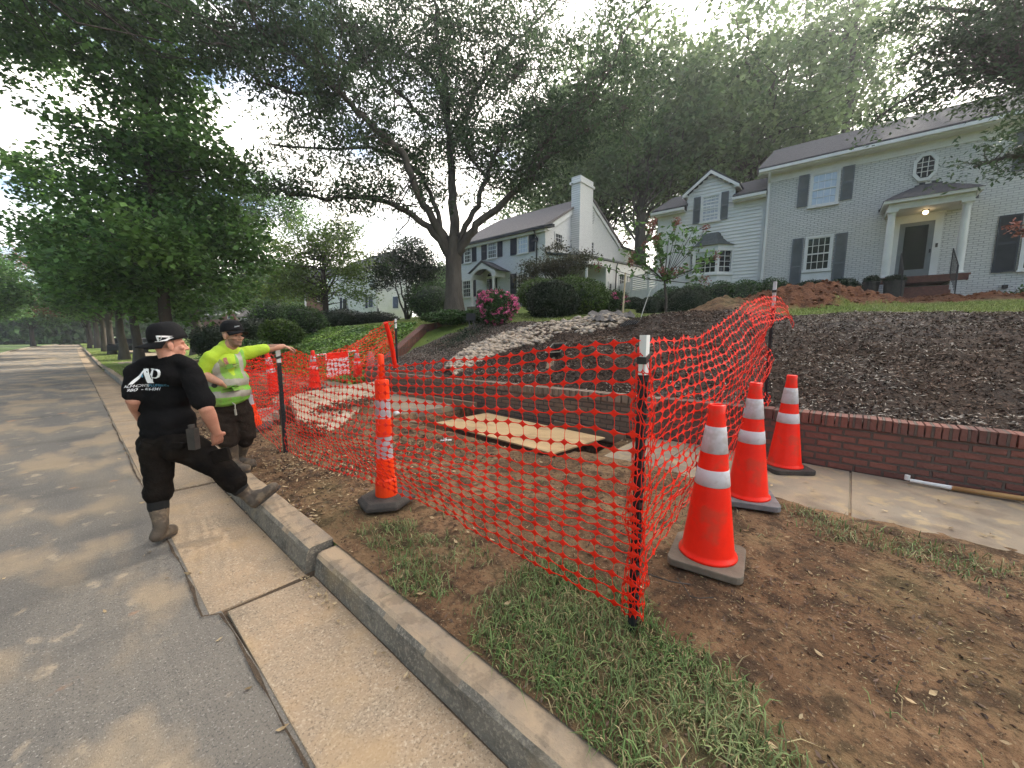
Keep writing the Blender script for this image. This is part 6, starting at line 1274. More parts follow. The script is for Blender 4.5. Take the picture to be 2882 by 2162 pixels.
# weed cloth and wire grille by the stones
def cloth(name, pts, m, label, cat):
    b = MB(); n = 14; c0, c1, c2, c3 = [Vector(p) for p in pts]; vs = []
    for i in range(n + 1):
        for j in range(6): u, v = i / n, j / 5; p = c0.lerp(c1, u).lerp(c3.lerp(c2, u), v); vs.append(p + Vector((random.gauss(0, .03), random.gauss(0, .03), .10 * math.sin(u * 17 + v * 5) * math.sin(v * 3.1) + random.gauss(0, .02) + .05)))
    b.add(vs, [(i * 6 + j, i * 6 + j + 1, (i + 1) * 6 + j + 1, (i + 1) * 6 + j) for i in range(n) for j in range(5)]); o_ = b.build(name, m, smooth=True); q = o_.modifiers.new('thick', 'SOLIDIFY'); q.thickness = .01; return tag(o_, label, cat)
cloth('landscape_fabric', [at(1650, 893, 10.5), at(1790, 900, 10.0), at(1770, 885, 11.2), at(1690, 880, 11.5)], 'weed_cloth', 'crumpled grey landscape fabric at the top of the stone pile', 'fabric')
cloth('fabric_scrap', [at(1655, 905, 9.6), at(1735, 912, 9.4), at(1745, 905, 9.9), at(1680, 896, 10.0)], 'weed_cloth', 'small folded piece of landscape fabric beside the wire grille', 'fabric')
b = MB(); g0, g1, g2, g3 = [Vector(at(x, y, d_)) + Vector((0, 0, .03)) for x, y, d_ in ((1745, 922, 8.6), (1790, 915, 8.5), (1808, 900, 9.6), (1765, 903, 9.8))]
for k in range(7): b.tube([g0.lerp(g1, k / 6), g3.lerp(g2, k / 6)], .008, 4); b.tube([g0.lerp(g3, k / 6), g1.lerp(g2, k / 6)], .008, 4)
tag(b.build('wire_grille', 'black_iron'), 'black wire grille half buried in the dark soil', 'grille')
# wooden stake by the azalea
b = MB(); p0 = at(1753, 882, 13); p1 = at(1760, 768, 13); b.tube([tuple(p0), tuple(p1)], .03, 6); tag(b.build('garden_stake', 'wood_stake'), 'thin wooden stake standing right of the small azalea', 'stake')
b = MB(); b.tube([tuple(at(x, y, 11)) for x, y in ((1803, 899), (1808, 880), (1820, 845), (1832, 815), (1850, 798))], .012, 5); tag(b.build('bent_hose', 'white_trim'), 'thin pale bent hose arching beside the boxwood ball', 'hose')
# black garden sign
sn = empty('garden_sign', tuple(at(1326, 919, 11.6)), 'small black garden sign on two stakes left of the pink azalea', 'sign'); b = MB(); P = [at(1312, 902, 11.6), at(1338, 902, 11.6), at(1338, 882, 11.6), at(1312, 882, 11.6)]; b.prism([tuple(p) for p in P], (.02, .02, 0)); b.build('plate', 'black_iron', sn, world=True)
for x in (1320, 1333): b = MB(); b.tube([tuple(at(x, 902, 11.6)), tuple(at(x + 3, 925, 11.4))], .014, 5); b.build('stake', 'black_iron', sn, world=True)
# black drip pipe on the bank behind the mesh, garden ornament stone
b = MB(); b.tube([tuple(atx(x, y, 5.62)) for x, y in ((1180, 1046), (1240, 1050), (1300, 1053))], .02, 6); tag(b.build('black_pipe', 'black_plastic'), 'black pipe lying on the bank just above the brick wall', 'pipe')
b = MB(); c = at(1043, 1004, 11.2); b.ball((c[0], c[1], c[2] - .1), (.12, .10, .26), 12, 9, .1); tag(b.build('standing_stone', 'stone_grey', smooth=True), 'pinkish pointed stone standing behind the far mesh', 'stone')
# hose with valve at the foot of the wall, right
hs = empty('irrigation_pipe', tuple(atx(2720, 1352, 5.12)), 'tan water pipe with white valve at the foot of the brick wall', 'pipe'); b = MB(); q0 = np.array([5.12, -.77, .235]); b.tube([(5.10, -.78, .235), (5.11, -1.0, .24), (5.13, -1.4, .25), (5.1, -2.4, .24)], .022, 10); b.build('pipe', 'pvc_tan', hs, world=True, smooth=True)
b = MB(); b.tube([(5.10, -.52, .24), (5.10, -.60, .24)], .016, 8); b.tube([(5.10, -.60, .24), (5.10, -.79, .237)], [.014, .020], 8); b.tube([(5.10, -.50, .24), (5.10, -.50, .285)], .02, 8); b.build('valve', 'white_paint', hs, world=True)
# planters, bucket, by the porch
def planter(u, off, z, r0, r1, h, label, plant=True):
    p = hb(u, off, z, 0, 0, 0); p = (p[0], p[1], float(terrain(p[0], p[1])) - .03); h = z + h - p[2]; t = empty('planter', p[:3], label, 'planter', 'black planters by the porch'); b = MB(); b.lathe([(r0, 0), (r1, h - .04), (r1 + .03, h - .04), (r1 + .03, h), (r1 - .02, h), (r1 - .04, h - .06)], 20); b.build('pot', 'black_plastic', t)
    if plant: n = 1600; d_ = rng.normal(0, 1, (n, 3)); d_ /= np.linalg.norm(d_, axis=1)[:, None]; V_ = leafcloud(d_ * [r1 * 1.1, r1 * 1.1, .16] * (rng.random((n, 1)) ** .4) + [0, 0, h + .05], 1, .02, .07, .5, 1); np_mesh('plant', V_, np.arange(len(V_)).reshape(-1,4), 'dark_leaf', t)
planter(-1.52, 2.0, 2.95, .17, .22, .50, 'black planter with leafy plant right of the boxwood balls'); planter(-.95, 2.1, 2.92, .24, .27, .50, 'wide black planter at the left of the porch steps')
p = hb(-2.15, 2.9, 2.93, 0, 0, 0); p = (p[0], p[1], float(terrain(p[0], p[1])) + .06); t = empty('bucket', p[:3], 'blue bucket on the red clay in front of the boxwood balls', 'bucket'); b = MB(); b.lathe([(.11, 0), (.15, .26), (.16, .26), (.16, .28), (.14, .28)], 20); b.build('pail', 'blue_plastic', t)

# --- distant parked cars
def car(px, d, rz, m, label, s=1.0):
    p = at(px, 965, d); z = float(terrain(p[0], p[1], False)) if p[0] > 1.1 else float(zdrop(p[1])) + .12
    t = empty('parked_car', (p[0], p[1], z), label, 'car', rz=rz); b = MB(); prof = [(-2.2, .35), (-2.2, .8), (-1.9, .92), (-1.25, .98), (-.7, 1.42), (.7, 1.45), (1.4, 1.0), (2.1, .88), (2.25, .6), (2.2, .33)]
    b.prism([(x, -.85, z_) for x, z_ in prof], (0, 1.7, 0)); b.build('body', m, t, bevel=.06)
    b = MB(); b.prism([(-1.1, -.87, 1.02), (-.68, -.80, 1.36), (.62, -.80, 1.38), (1.2, -.87, 1.02)], (0, 1.74, 0)); b.build('windows', 'dark_glass', t)
    for x in (-1.35, 1.4):
        for y in (-.8, .8): b = MB(); b.lathe([(.2, -.1), (.33, -.09), (.33, .09), (.2, .1)], 18); b.build('wheel', 'rubber_black', t, rot=Matrix.Translation((x, y, .33)) @ Matrix.Rotation(math.pi / 2, 4, 'X'))
car(362, 36, R(70), 'car_dark', 'dark car parked on a driveway behind the near street trunks'); car(425, 38, R(75), 'car_dark', 'second dark car glimpsed right of the nearest slim trunk')
# ================================================================ PEOPLE
FH = np.array([math.sin(AZ), math.cos(AZ), 0.0])
def J(x, y, hd):      # joint from the enlarged survey crop, hd metres ahead
    r = ray(300 + x * .4522, 850 + y * .4522); return Vector(CAM + r * hd / (r @ FH))
class Body:
    def __init__(s): s.b = MB()
    def ball(s, c, r, basis=None, n=18, m=12):
        q = MB(); q.ball((0, 0, 0), r, n, m); c = Vector(c)
        B = Matrix([list(v) for v in basis]).transposed() if basis else Matrix.Identity(3)
        s.b.add([B @ Vector(v) + c for v in q.v], q.f); return s
    def limb(s, pts, rad, sq=1.0, n=16):
        rad = [rad] * len(pts) if isinstance(rad, (int, float)) else rad
        for p, r in zip(pts, rad): s.ball(p, r * min(1, sq * 1.05), n=14, m=9)
        s.b.tube(pts, rad, n, squash=sq); return s
    def build(s, name, m, parent, voxel=.008, smooth=4, wrinkle=None, classify=None):
        me = bpy.data.meshes.new('tmp'); me.from_pydata(s.b.v, [], s.b.f); me.update(); t = bpy.data.objects.new('tmp', me); col.objects.link(t)
        r = t.modifiers.new('r', 'REMESH'); r.mode = 'VOXEL'; r.voxel_size = voxel; r.adaptivity = 0
        q = t.modifiers.new('s', 'SMOOTH'); q.iterations = smooth; q.factor = .5
        dg = bpy.context.evaluated_depsgraph_get(); nm = bpy.data.meshes.new_from_object(t.evaluated_get(dg)); bpy.data.objects.remove(t); bpy.data.meshes.remove(me); nm.name = name
        n_ = len(nm.vertices); co = np.empty(n_ * 3, np.float32); nm.vertices.foreach_get('co', co); co = co.reshape(-1, 3); no = np.empty(n_ * 3, np.float32); nm.vertices.foreach_get('normal', no); no = no.reshape(-1, 3)
        if wrinkle:
            a, sx, sz = wrinkle; h = co @ RT[:3]; d_ = co @ FH
            w_ = fbm(h * sx + d_ * sx * .7, co[:, 2] * sz + h * sz * .45, 1, 3, 2) + .6 * fbm(h * sx * 2 - d_ * sx, co[:, 2] * sz * 1.7 - h * sz, 1, 2, 5)
            co = co + no * (a * w_)[:, None]; nm.vertices.foreach_set('co', co.astype(np.float32).ravel())
        ml = m if isinstance(m, (list, tuple)) else [m]
        if classify:
            fc = np.empty(len(nm.polygons) * 3, np.float32); nm.polygons.foreach_get('center', fc); fc = fc.reshape(-1, 3); fn = np.empty(len(nm.polygons) * 3, np.float32); nm.polygons.foreach_get('normal', fn); mi = classify(fc, fn.reshape(-1, 3)).astype(np.int32); nm.materials.clear()
            o = link_mesh(name, nm, ml, parent, world=True); nm.polygons.foreach_set('material_index', mi)
        else: nm.materials.clear(); o = link_mesh(name, nm, ml, parent, world=True)
        nm.polygons.foreach_set('use_smooth', [True] * len(nm.polygons)); nm.update(); return o
def hand(B, wrist, d, palm_n, thumb, curl=.5, s=1.0):
    """palm and five fingers; d towards fingertips, palm_n out of the palm, thumb = side the thumb is on"""
    d = Vector(d).normalized(); pn = Vector(palm_n); pn = (pn - d * pn.dot(d)).normalized(); sd = d.cross(pn).normalized(); sd = sd if sd.dot(Vector(thumb)) > 0 else -sd; w0 = Vector(wrist)
    for k in range(4): a = (1.5 - k) * .021 * s; B.limb([w0 + sd * a * .55, w0 + d * .045 * s + sd * a * .9, w0 + d * .088 * s + sd * a], [.019 * s, .016 * s, .0125 * s], n=10)
    for k, (L_, c_) in enumerate(((.070, .9), (.078, 1.0), (.072, 1.08), (.056, 1.2))):
        a = (1.5 - k) * .0222 * s; p = w0 + d * .092 * s + sd * a; pts = [p]; ang = curl * c_ * .45; dd = d
        for f in (.42, .33, .25): dd = (d * math.cos(ang) + pn * math.sin(ang)); p = p + dd * L_ * f * s; pts.append(p); ang += curl * c_ * .75
        B.limb(pts, [.0098 * s, .0092 * s, .0086 * s, .0078 * s], n=9)
    p = w0 + d * .022 * s + sd * .026 * s; q1 = p + (sd * .75 + d * .62 + pn * .25).normalized() * .042 * s; q2 = q1 + (d * .85 + sd * .3 + pn * .45).normalized() * .032 * s; q3 = q2 + (d * .9 + pn * .5).normalized() * .024 * s
    B.limb([p, q1, q2, q3], [.016 * s, .0125 * s, .011 * s, .009 * s], n=9)
def head(B, c, f, u, s=1.0, beard=False):
    """skull, jaw, brow, nose, lips, ears at head centre c (eye level), facing f"""
    f = Vector(f).normalized(); u = Vector(u); u = (u - f * u.dot(f)).normalized(); r = f.cross(u).normalized(); bs = (r, f, u); P = lambda a, b_, c_: c + (r * a + f * b_ + u * c_) * s
    B.ball(P(0, -.012, .035), (.079 * s, .099 * s, .090 * s), bs); B.ball(P(0, .022, -.035), (.063 * s, .072 * s, .070 * s), bs); B.ball(P(0, .050, -.078), (.043 * s, .038 * s, .034 * s), bs)
    B.ball(P(0, .078, -.092), (.020 * s, .016 * s, .015 * s), bs); B.ball(P(0, .074, .022), (.052 * s, .022 * s, .014 * s), bs)
    B.limb([P(0, .090, .010), P(0, .104, -.014), P(0, .113, -.030)], [.009 * s, .011 * s, .0135 * s]); 
    for a in (-1, 1):
        B.ball(P(a * .013, .100, -.034), (.0095 * s, .011 * s, .008 * s), bs); B.ball(P(a * .044, .060, -.022), (.024 * s, .024 * s, .018 * s), bs)
        B.ball(P(a * .083, -.008, -.010), (.010 * s, .020 * s, .032 * s), bs); B.ball(P(a * .090, -.014, .002), (.006 * s, .017 * s, .021 * s), bs)
    B.ball(P(0, .089, -.057), (.024 * s, .012 * s, .006 * s), bs); B.ball(P(0, .086, -.067), (.021 * s, .012 * s, .0065 * s), bs)
    return P, bs
def cap_hat(parent, c, f, u, z0=.045, zt=.163, s=1.0):
    """baseball cap: crown of six panels with button and curved brim towards f"""
    f = Vector(f).normalized(); u = Vector(u); u = (u - f * u.dot(f)).normalized(); r = f.cross(u).normalized(); P = lambda a, b_, c_: c + (r * a + f * b_ + u * c_) * s
    b = MB(); n, m = 30, 10; vs = []
    for i in range(m + 1):
        ph = math.pi / 2 * i / m
        for k in range(n): t = 2 * math.pi * k / n; sp = 1 - .012 * (abs(math.cos(3 * t)) < .16); rr_ = math.cos(ph) ** .66; vs.append(P(.090 * math.cos(t) * rr_ * sp, -.012 + .108 * math.sin(t) * rr_ * sp, z0 + (zt - z0) * math.sin(ph) ** .9 + (.012 * (math.sin(t) > 0) * math.sin(t) * math.cos(ph))))
    b.add(vs, [(i * n + k, i * n + (k + 1) % n, (i + 1) * n + (k + 1) % n, (i + 1) * n + k) for i in range(m) for k in range(n)])
    b.ball(P(0, -.012, zt), .008, 8, 5); cr_ = b.build('cap', 'cap_black', parent, world=True, smooth=True); q = cr_.modifiers.new('t', 'SOLIDIFY'); q.thickness = .004
    b = MB(); n = 14; rows = []
    for j in range(6):
        v = j / 5; row = []
        for k in range(n + 1): t = math.pi * (.10 + .80 * k / n); x = .088 * math.cos(t) * (1 + .02 * v); y = -.012 + .104 * math.sin(t) + .078 * v * math.sin(t) ** .6; row.append(P(x, y, z0 + .012 - .030 * (x / .09) ** 2 * (.4 + v) - .012 * v))
        rows.append(row)
    b.add([p for r_ in rows for p in r_], [(j * (n + 1) + k, j * (n + 1) + k + 1, (j + 1) * (n + 1) + k + 1, (j + 1) * (n + 1) + k) for j in range(5) for k in range(n)])
    br = b.build('brim', 'cap_black', cr_, smooth=True); br.data.transform(Matrix.Translation(-wloc(cr_))); q = br.modifiers.new('t', 'SOLIDIFY'); q.thickness = .005; return cr_, P
def boot(parent, knee, ankle, heel, toe, m='boot_rubber', up=Vector((0, 0, 1)), top='neoprene', rt=.072):
    B = Body(); knee, ankle, heel, toe = map(Vector, (knee, ankle, heel, toe)); top_ = ankle.lerp(knee, .98); d = (toe - heel).normalized(); lift = up * .03
    B.limb([top_, ankle.lerp(knee, .6), ankle.lerp(knee, .25), ankle], [rt, rt * .95, rt * .74, rt * .70]); B.limb([ankle, heel + lift * 1.4 + d * .03], [rt * .68, .046])
    B.limb([heel + lift * 1.3 + d * .035, heel.lerp(toe, .5) + lift * 1.5, toe + lift * 1.25 - d * .045], [.046, .050, .048]); B.limb([ankle - (ankle - heel).normalized() * -.0, heel.lerp(toe, .45) + lift * 2.0], [rt * .55, .042])
    kz = ankle.lerp(knee, .50); ax_ = (knee - ankle).normalized()
    o = B.build('boot', [m, top], parent, .007, 4, (.004, 9, 14), lambda c, n: (((c - np.array(kz)) @ np.array(ax_)) > 0).astype(int))
    b = MB(); s = d.cross(up).normalized(); pl = []
    for k in range(20): t = 2 * math.pi * k / 20; c = heel.lerp(toe, .5); L_ = (toe - heel).length / 2 * 1.04; pl.append(c + d * math.cos(t) * L_ + s * math.sin(t) * (.046 + .008 * math.cos(t)) * (1 - .12 * (abs(math.cos(t + .25)) < .4)))
    b.prism(pl, up * .022); so2 = b.build('sole', 'rubber_black', o, bevel=.004); so2.data.transform(Matrix.Translation(-wloc(o))); return o
def bvh_of(o):
    me = o.data; L_ = wloc(o); return BVHTree.FromPolygons([v.co + L_ for v in me.vertices], [tuple(p.vertices) for p in me.polygons])
def decal(name, me, org, ux, uy, bvh, m, parent, off=.003, maxe=.008):
    ux, uy = Vector(ux).normalized(), Vector(uy).normalized(); nn = ux.cross(uy).normalized(); bm = bmesh.new(); bm.from_mesh(me); bmesh.ops.triangulate(bm, faces=bm.faces)
    for _ in range(5):
        ed = [e for e in bm.edges if e.calc_length() > maxe]
        if not ed: break
        bmesh.ops.subdivide_edges(bm, edges=ed, cuts=1)
    for v in bm.verts:
        p = Vector(org) + ux * v.co.x + uy * v.co.y; h = bvh.ray_cast(p + nn * .35, -nn, .8); v.co = (h[0] if h[0] is not None else p) + nn * off
    m2 = bpy.data.meshes.new(name); bm.to_mesh(m2); bm.free(); return link_mesh(name, m2, m, parent, world=True)
def poly_mesh(polys):
    b = MB()
    for p in polys: b.add([(x, y, 0) for x, y in p], [tuple(range(len(p)))])
    me = bpy.data.meshes.new('p'); me.from_pydata(b.v, [], b.f); me.update(); return me
def text_mesh(s, size, x, y, align='LEFT', sx=1.0, shear=0.0, off=0.0):
    c = bpy.data.curves.new('t', 'FONT'); c.body = s; c.size = size; c.align_x = align; c.shear = shear; c.offset = off; c.resolution_u = 2
    o = bpy.data.objects.new('t', c); col.objects.link(o); dg = bpy.context.evaluated_depsgraph_get(); me = bpy.data.meshes.new_from_object(o.evaluated_get(dg)); bpy.data.objects.remove(o)
    me.transform(Matrix.Translation((x, y, 0)) @ Matrix.Diagonal((sx, 1, 1, 1))); return me
def AP(k=1.0, ox=0, oy=0):      # the interlocked letters, in units of the survey crop
    A1 = [(160, 512), (200, 437), (213, 420), (224, 416), (232, 416), (222, 424), (214, 440), (178, 512)]
    A2 = [(206, 418), (238, 418), (264, 474), (266, 474), (266, 508), (246, 508)]
    st = [(258, 430), (262, 424), (276, 422), (276, 500), (282, 508), (246, 508), (258, 500)]
    bw = []
    o_ = [(252, 416), (322, 416), (340, 421), (350, 434), (350, 450), (340, 466), (318, 476), (276, 476)]; i_ = [(276, 470), (312, 469), (326, 462), (333, 448), (332, 436), (325, 427), (312, 423), (256, 423)]
    n = len(o_); qs = []
    for a in range(n - 1): qs.append([o_[a], o_[a + 1], i_[n - 2 - a], i_[n - 1 - a]])
    f = lambda P: [((x - 250 - ox) * k, -(y - 470 - oy) * k) for x, y in P][::-1]
    return [f(p) for p in (A1, A2, st)] + [f(q) for q in qs]
drop = [(208, 446), (213, 456), (216, 463), (215, 469), (209, 473), (203, 469), (201, 463), (204, 456)]

# ---------------- worker in black, seen from behind
m1 = empty('person', tuple(J(330, 1500, 2.79)), 'worker in black shirt and backwards cap, one boot propped on the kerb', 'person', 'workers at the fence')
RTv, FHv, UPv = Vector(RT), Vector(FH), Vector((0, 0, 1)); face1 = (RTv * .55 + FHv * .83).normalized()
neck = J(392, 362, 2.88); hc = J(384, 268, 2.90); shL, shR = J(188, 445, 2.87), J(528, 448, 2.90); elL, wrL = J(168, 610, 2.80), J(222, 742, 3.02); elR, wrR = J(618, 660, 2.84), J(684, 815, 2.96)
hipC = J(395, 850, 2.90); hipL, hipR = J(310, 880, 2.90), J(470, 880, 2.93); knL, anL = J(330, 1120, 2.87), J(338, 1400, 2.80); knR, anR = J(722, 1040, 3.02), J(880, 1205, 3.10)
B = Body(); Ph, bsh = head(B, hc, face1, UPv); B.limb([neck + Vector((0, 0, -.05)) + FHv * .03, neck, hc + Vector((0, 0, -.05)) - face1 * .015], [.052, .060, .058])
B.limb([shR, elR], [.060, .050]); B.limb([elR, elR.lerp(wrR, .3), wrR], [.047, .049, .030]); hand(B, wrR, J(700, 925, 3.05) - J(684, 815, 2.96), FHv * .5 - RTv * .9, FHv, .45, 1.0)
B.limb([shL, elL], [.060, .048]); B.limb([elL, elL.lerp(wrL, .3), wrL], [.045, .046, .030]); hand(B, wrL, J(262, 800, 3.06) - wrL, RTv, FHv, .6, .98)
B.limb([neck + Vector((0, 0, -.02)), J(372, 420, 2.96)], [.058, .04])
cF = np.array(Ph(0, 0, 0)); fv = np.array(bsh[1]); uv = np.array(bsh[2])
B.build('body', ['skin', 'stubble'], m1, .0055, 3, None, lambda c, n: ((((c - cF) @ uv) > -.02) & (((c - cF) @ fv) < .015) & (np.abs((c - cF) @ np.array(bsh[0])) < .078) & (((c - cF) @ uv) < .2)).astype(int))
B = Body(); chest = J(362, 520, 2.93); 
up1 = (neck - hipC).normalized(); rs1 = (shR - shL).normalized(); fb1 = up1.cross(rs1).normalized(); bsT = (rs1, fb1, up1)
B.ball(J(362, 480, 2.94), (.198, .125, .16), bsT); B.ball(J(362, 600, 2.93), (.195, .130, .18), bsT); B.ball(J(382, 740, 2.92), (.195, .135, .15), bsT); B.ball(J(385, 800, 2.92), (.190, .140, .10), bsT)
B.limb([shL, J(270, 392, 2.90), J(330, 378, 2.89), neck + Vector((0, 0, -.035)), J(450, 378, 2.90), J(500, 400, 2.90), shR], [.066, .064, .062, .076, .062, .064, .068])
B.limb([neck + Vector((0, 0, -.04)), neck + Vector((0, 0, -.10))], [.078, .10]); B.limb([shL, shL.lerp(elL, .82)], [.072, .070]); B.limb([shR, shR.lerp(elR, .82)], [.074, .072])
sh1 = B.build('tshirt', 'black_cotton', m1, .010, 5, (.013, 4.0, 13))
B = Body(); B.ball(J(385, 845, 2.91), (.185, .135, .11), bsT); B.ball(J(325, 890, 2.88), (.115, .12, .12), bsT); B.ball(J(465, 895, 2.90), (.12, .125, .12), bsT)
B.limb([hipL, knL, J(325, 1175, 2.86)], [.118, .088, .082]); B.limb([knL + Vector((0, 0, -.02)), J(322, 1185, 2.86)], [.086, .094]); B.limb([hipR, knR, J(800, 1125, 3.06)], [.128, .098, .086]); B.limb([J(760, 1075, 3.04), J(800, 1120, 3.06)], [.093, .09])
B.ball(J(215, 870, 2.90), (.03, .04, .05), bsT)
B.build('trousers', 'black_canvas', m1, .010, 4, (.011, 5, 13))
b = MB(); c = J(522, 850, 2.76); b.prism([c + RTv * x * .028 + UPv * z for x, z in ((-1, -.09), (1, -.09), (1.1, .07), (-1.1, .07))], tuple(FHv * .05)); b.tube([c + UPv * .07 + FHv * .02, c + UPv * .10 + FHv * .02], .022, 12); b.build('holster', 'black_plastic', m1, world=True, bevel=.006)
for P in (((640, 930), (745, 905), (770, 985), (660, 1010)), ((210, 860), (300, 880), (285, 915), (220, 905)), ((400, 875), (480, 880), (470, 915), (410, 912))):
    b = MB(); dd = 2.915 if P[0][0] > 600 else 2.775; b.prism([J(x, y, dd) for x, y in P], tuple(FHv * .03)); b.build('pocket_flap', 'black_canvas', m1, world=True, bevel=.006)
boot(m1, J(315, 1190, 2.86), anL, Vector((0, 0, .004)) + Vector(J(300, 1500, 2.74)) * 1.0, J(425, 1440, 2.97), rt=.070)
hl = J(925, 1283, 3.09); te = J(1085, 1150, 3.20); boot(m1, J(800, 1135, 3.06), anR, hl, te, up=((te - hl).normalized().cross(Vector((te - hl).cross(UPv))).normalized() * -1 if False else (UPv - (te - hl).normalized() * UPv.dot((te - hl).normalized())).normalized()), rt=.070)
b1 = bvh_of(sh1); org = J(250, 470, 2.80); uyb = (up1 + FHv * .0).normalized(); uxb = RTv; kk = .4522 * 2.80 / 1083
decal('shirt_logo', poly_mesh(AP(kk)), org, uxb, uyb, b1, 'logo_white', sh1 and m1); decal('logo_drop', poly_mesh([[((x - 250) * kk, -(y - 470) * kk) for x, y in drop][::-1]]), org, uxb, uyb, b1, 'logo_blue', m1)
decal('shirt_name', text_mesh('ALMONTE', .027, (143 - 250) * kk, -(531 - 470) * kk, sx=1.02, off=0), org, uxb, uyb, b1, 'logo_white', m1)
decal('shirt_trade', text_mesh('PLUMBING', .027, (250 - 250) * kk, -(531 - 470) * kk, sx=1.04, off=0), org, uxb, uyb, b1, 'logo_blue', m1)
decal('shirt_phone', text_mesh('980 - 416-0341', .028, (166 - 250) * kk, -(554 - 470) * kk, sx=1.06, off=0), org, uxb, uyb, b1, 'logo_white', m1)
bf = (-face1 + RTv * -.05).normalized(); cp1, PC = cap_hat(m1, hc + Vector((0, 0, .0)), (bf * 1.0 + Vector((0, 0, -.24))), UPv * 1.0 + bf * .24, .030, .158, s=1.08)
bc = bvh_of(cp1); oc = J(322, 232, 2.75); nf = -bf; uxc = (bf.cross(UPv) * -1).normalized() * -1
uxc = (RTv * .86 - FHv * .5 * .2).normalized(); decal('cap_logo', poly_mesh(AP(kk * .42)), oc, RTv * .93 - FHv * .36, UPv * 1.0, bc, 'logo_white', m1, .004)

# ---------------- worker in hi vis, leaning on the post
m2 = empty('person', tuple(J(830, 1050, 4.1)), 'bearded worker in dirty lime green vest resting one hand on the white topped post', 'person', 'workers at the fence')
face2 = (RTv * .96 - FHv * .28).normalized(); side2 = face2.cross(UPv).normalized()      # side2 = his right
neck = J(748, 295, 4.13); hc = J(787, 212, 4.13); shR, shL = J(652, 355, 3.98), J(842, 325, 4.26); elR, wrR = J(585, 445, 3.92), J(706, 502, 3.90); elL, wrL = J(985, 292, 4.42), J(1100, 277, 4.585)
B = Body(); Ph, bsh = head(B, hc, face2, UPv + face2 * .05); B.limb([neck + Vector((0, 0, -.08)), neck, hc + Vector((0, 0, -.07)) - face2 * .01], [.085, .068, .064])
B.limb([shL, elL], [.058, .046]); B.limb([elL, elL.lerp(wrL, .3), wrL], [.044, .045, .029])
hand(B, wrL, J(1150, 287, 4.64) - wrL, -UPv, -FHv, 1.15, 1.0)
B.limb([shR, elR], [.058, .048]); B.limb([elR, elR.lerp(wrR, .3), wrR], [.046, .047, .030]); hand(B, wrR, J(728, 530, 3.96) - wrR, FHv, UPv, .9, .98)
B.limb([neck + Vector((0, 0, -.12)), J(765, 560, 4.1)], [.07, .06])
cF2 = np.array(Ph(0, 0, 0)); f2, u2, r2 = [np.array(bsh[i]) for i in (1, 2, 0)]
def cls(c, n):
    a, b_, s_ = (c - cF2) @ u2, (c - cF2) @ f2, (c - cF2) @ r2
    jaw = (a < -.030) & (a > -.13) & (b_ > -.005 - (a + .03) * .3) & (b_ < .12) & ~((a > -.052) & (b_ > .085)); return jaw.astype(int)
B.build('body', ['skin_tan', 'stubble'], m2, .0055, 3, None, cls)
for a in (-1, 1): b = MB(); p = Ph(a * .031, .083, .004); b.ball(tuple(p), .007, 10, 6); b.build('eye', 'rubber_black', m2, world=True, smooth=True)
up2 = (neck - J(770, 640, 4.1)).normalized(); rs2 = (shL - shR).normalized(); fr2 = rs2.cross(up2) * -1; fr2 = fr2 if fr2.dot(face2) > 0 else -fr2; fr2.normalize(); bs2 = (rs2, fr2, up2)
B = Body(); B.ball(J(748, 400, 4.12), (.185, .125, .15), bs2); B.ball(J(758, 530, 4.10), (.19, .15, .18), bs2); B.limb([shR, J(700, 315, 4.06), neck + Vector((0, 0, -.04)), J(800, 315, 4.18), shL], [.068, .07, .078, .07, .066]); B.limb([neck + Vector((0, 0, -.03)), neck + Vector((0, 0, .025))], [.082, .076])
B.limb([shR, elR, elR.lerp(wrR, .12)], [.082, .070, .062]); B.limb([shL, shL.lerp(elL, .5), elL.lerp(wrL, .02)], [.078, .072, .060])
B.build('shirt', 'hivis', m2, .010, 4, (.010, 6, 12))
B = Body(); B.ball(J(745, 395, 4.12), (.195, .140, .16), bs2); B.ball(J(757, 505, 4.10), (.205, .165, .17), bs2); B.ball(J(765, 575, 4.08), (.215, .175, .12), bs2); B.ball(J(765, 605, 4.08), (.205, .165, .07), bs2); B.limb([J(690, 330, 4.05), J(725, 420, 4.1)], [.072, .08]); B.limb([J(812, 322, 4.2), J(800, 420, 4.14)], [.07, .08])
c_ch = np.array(J(757, 505, 4.10)); U2, F2, R2_ = np.array(up2), np.array(fr2), np.array(rs2)
zh = lambda y: float((np.array(J(757, y, 4.1)) - c_ch) @ U2)
bands = [(zh(520), zh(478)), (zh(588), zh(550))]
def clsv(c, n):
    a, b_, s_ = (c - c_ch) @ U2, (c - c_ch) @ F2, (c - c_ch) @ R2_; mi = np.zeros(len(c), int)
    for lo_, hi_ in bands: mi[(a > lo_ + .03 * b_) & (a < hi_ + .03 * b_)] = 1
    mi[(a > bands[0][1]) & (np.abs(np.abs(s_) - .115) < .026)] = 1
    mi[(a > zh(455)) & (b_ > 0) & (np.abs(s_) < .012 + .30 * (a - zh(455)))] = 2
    return mi
vest = B.build('vest', ['vest_green', 'vest_tape', 'hivis'], m2, .009, 4, (.011, 5, 9), clsv)
bv = bvh_of(vest); camdir = -FHv
def patch(name, pts, hd, m, off=.006):
    c = sum((J(x, y, hd) for x, y in pts), Vector()) / len(pts); k = .4522 * hd / 1083; cx = sum(p[0] for p in pts) / len(pts); cy = sum(p[1] for p in pts) / len(pts)
    return decal(name, poly_mesh([[((x - cx) * k, -(y - cy) * k) for x, y in pts][::-1]]), c - FHv * .1, RTv, UPv, bv, m, m2, off, .02)
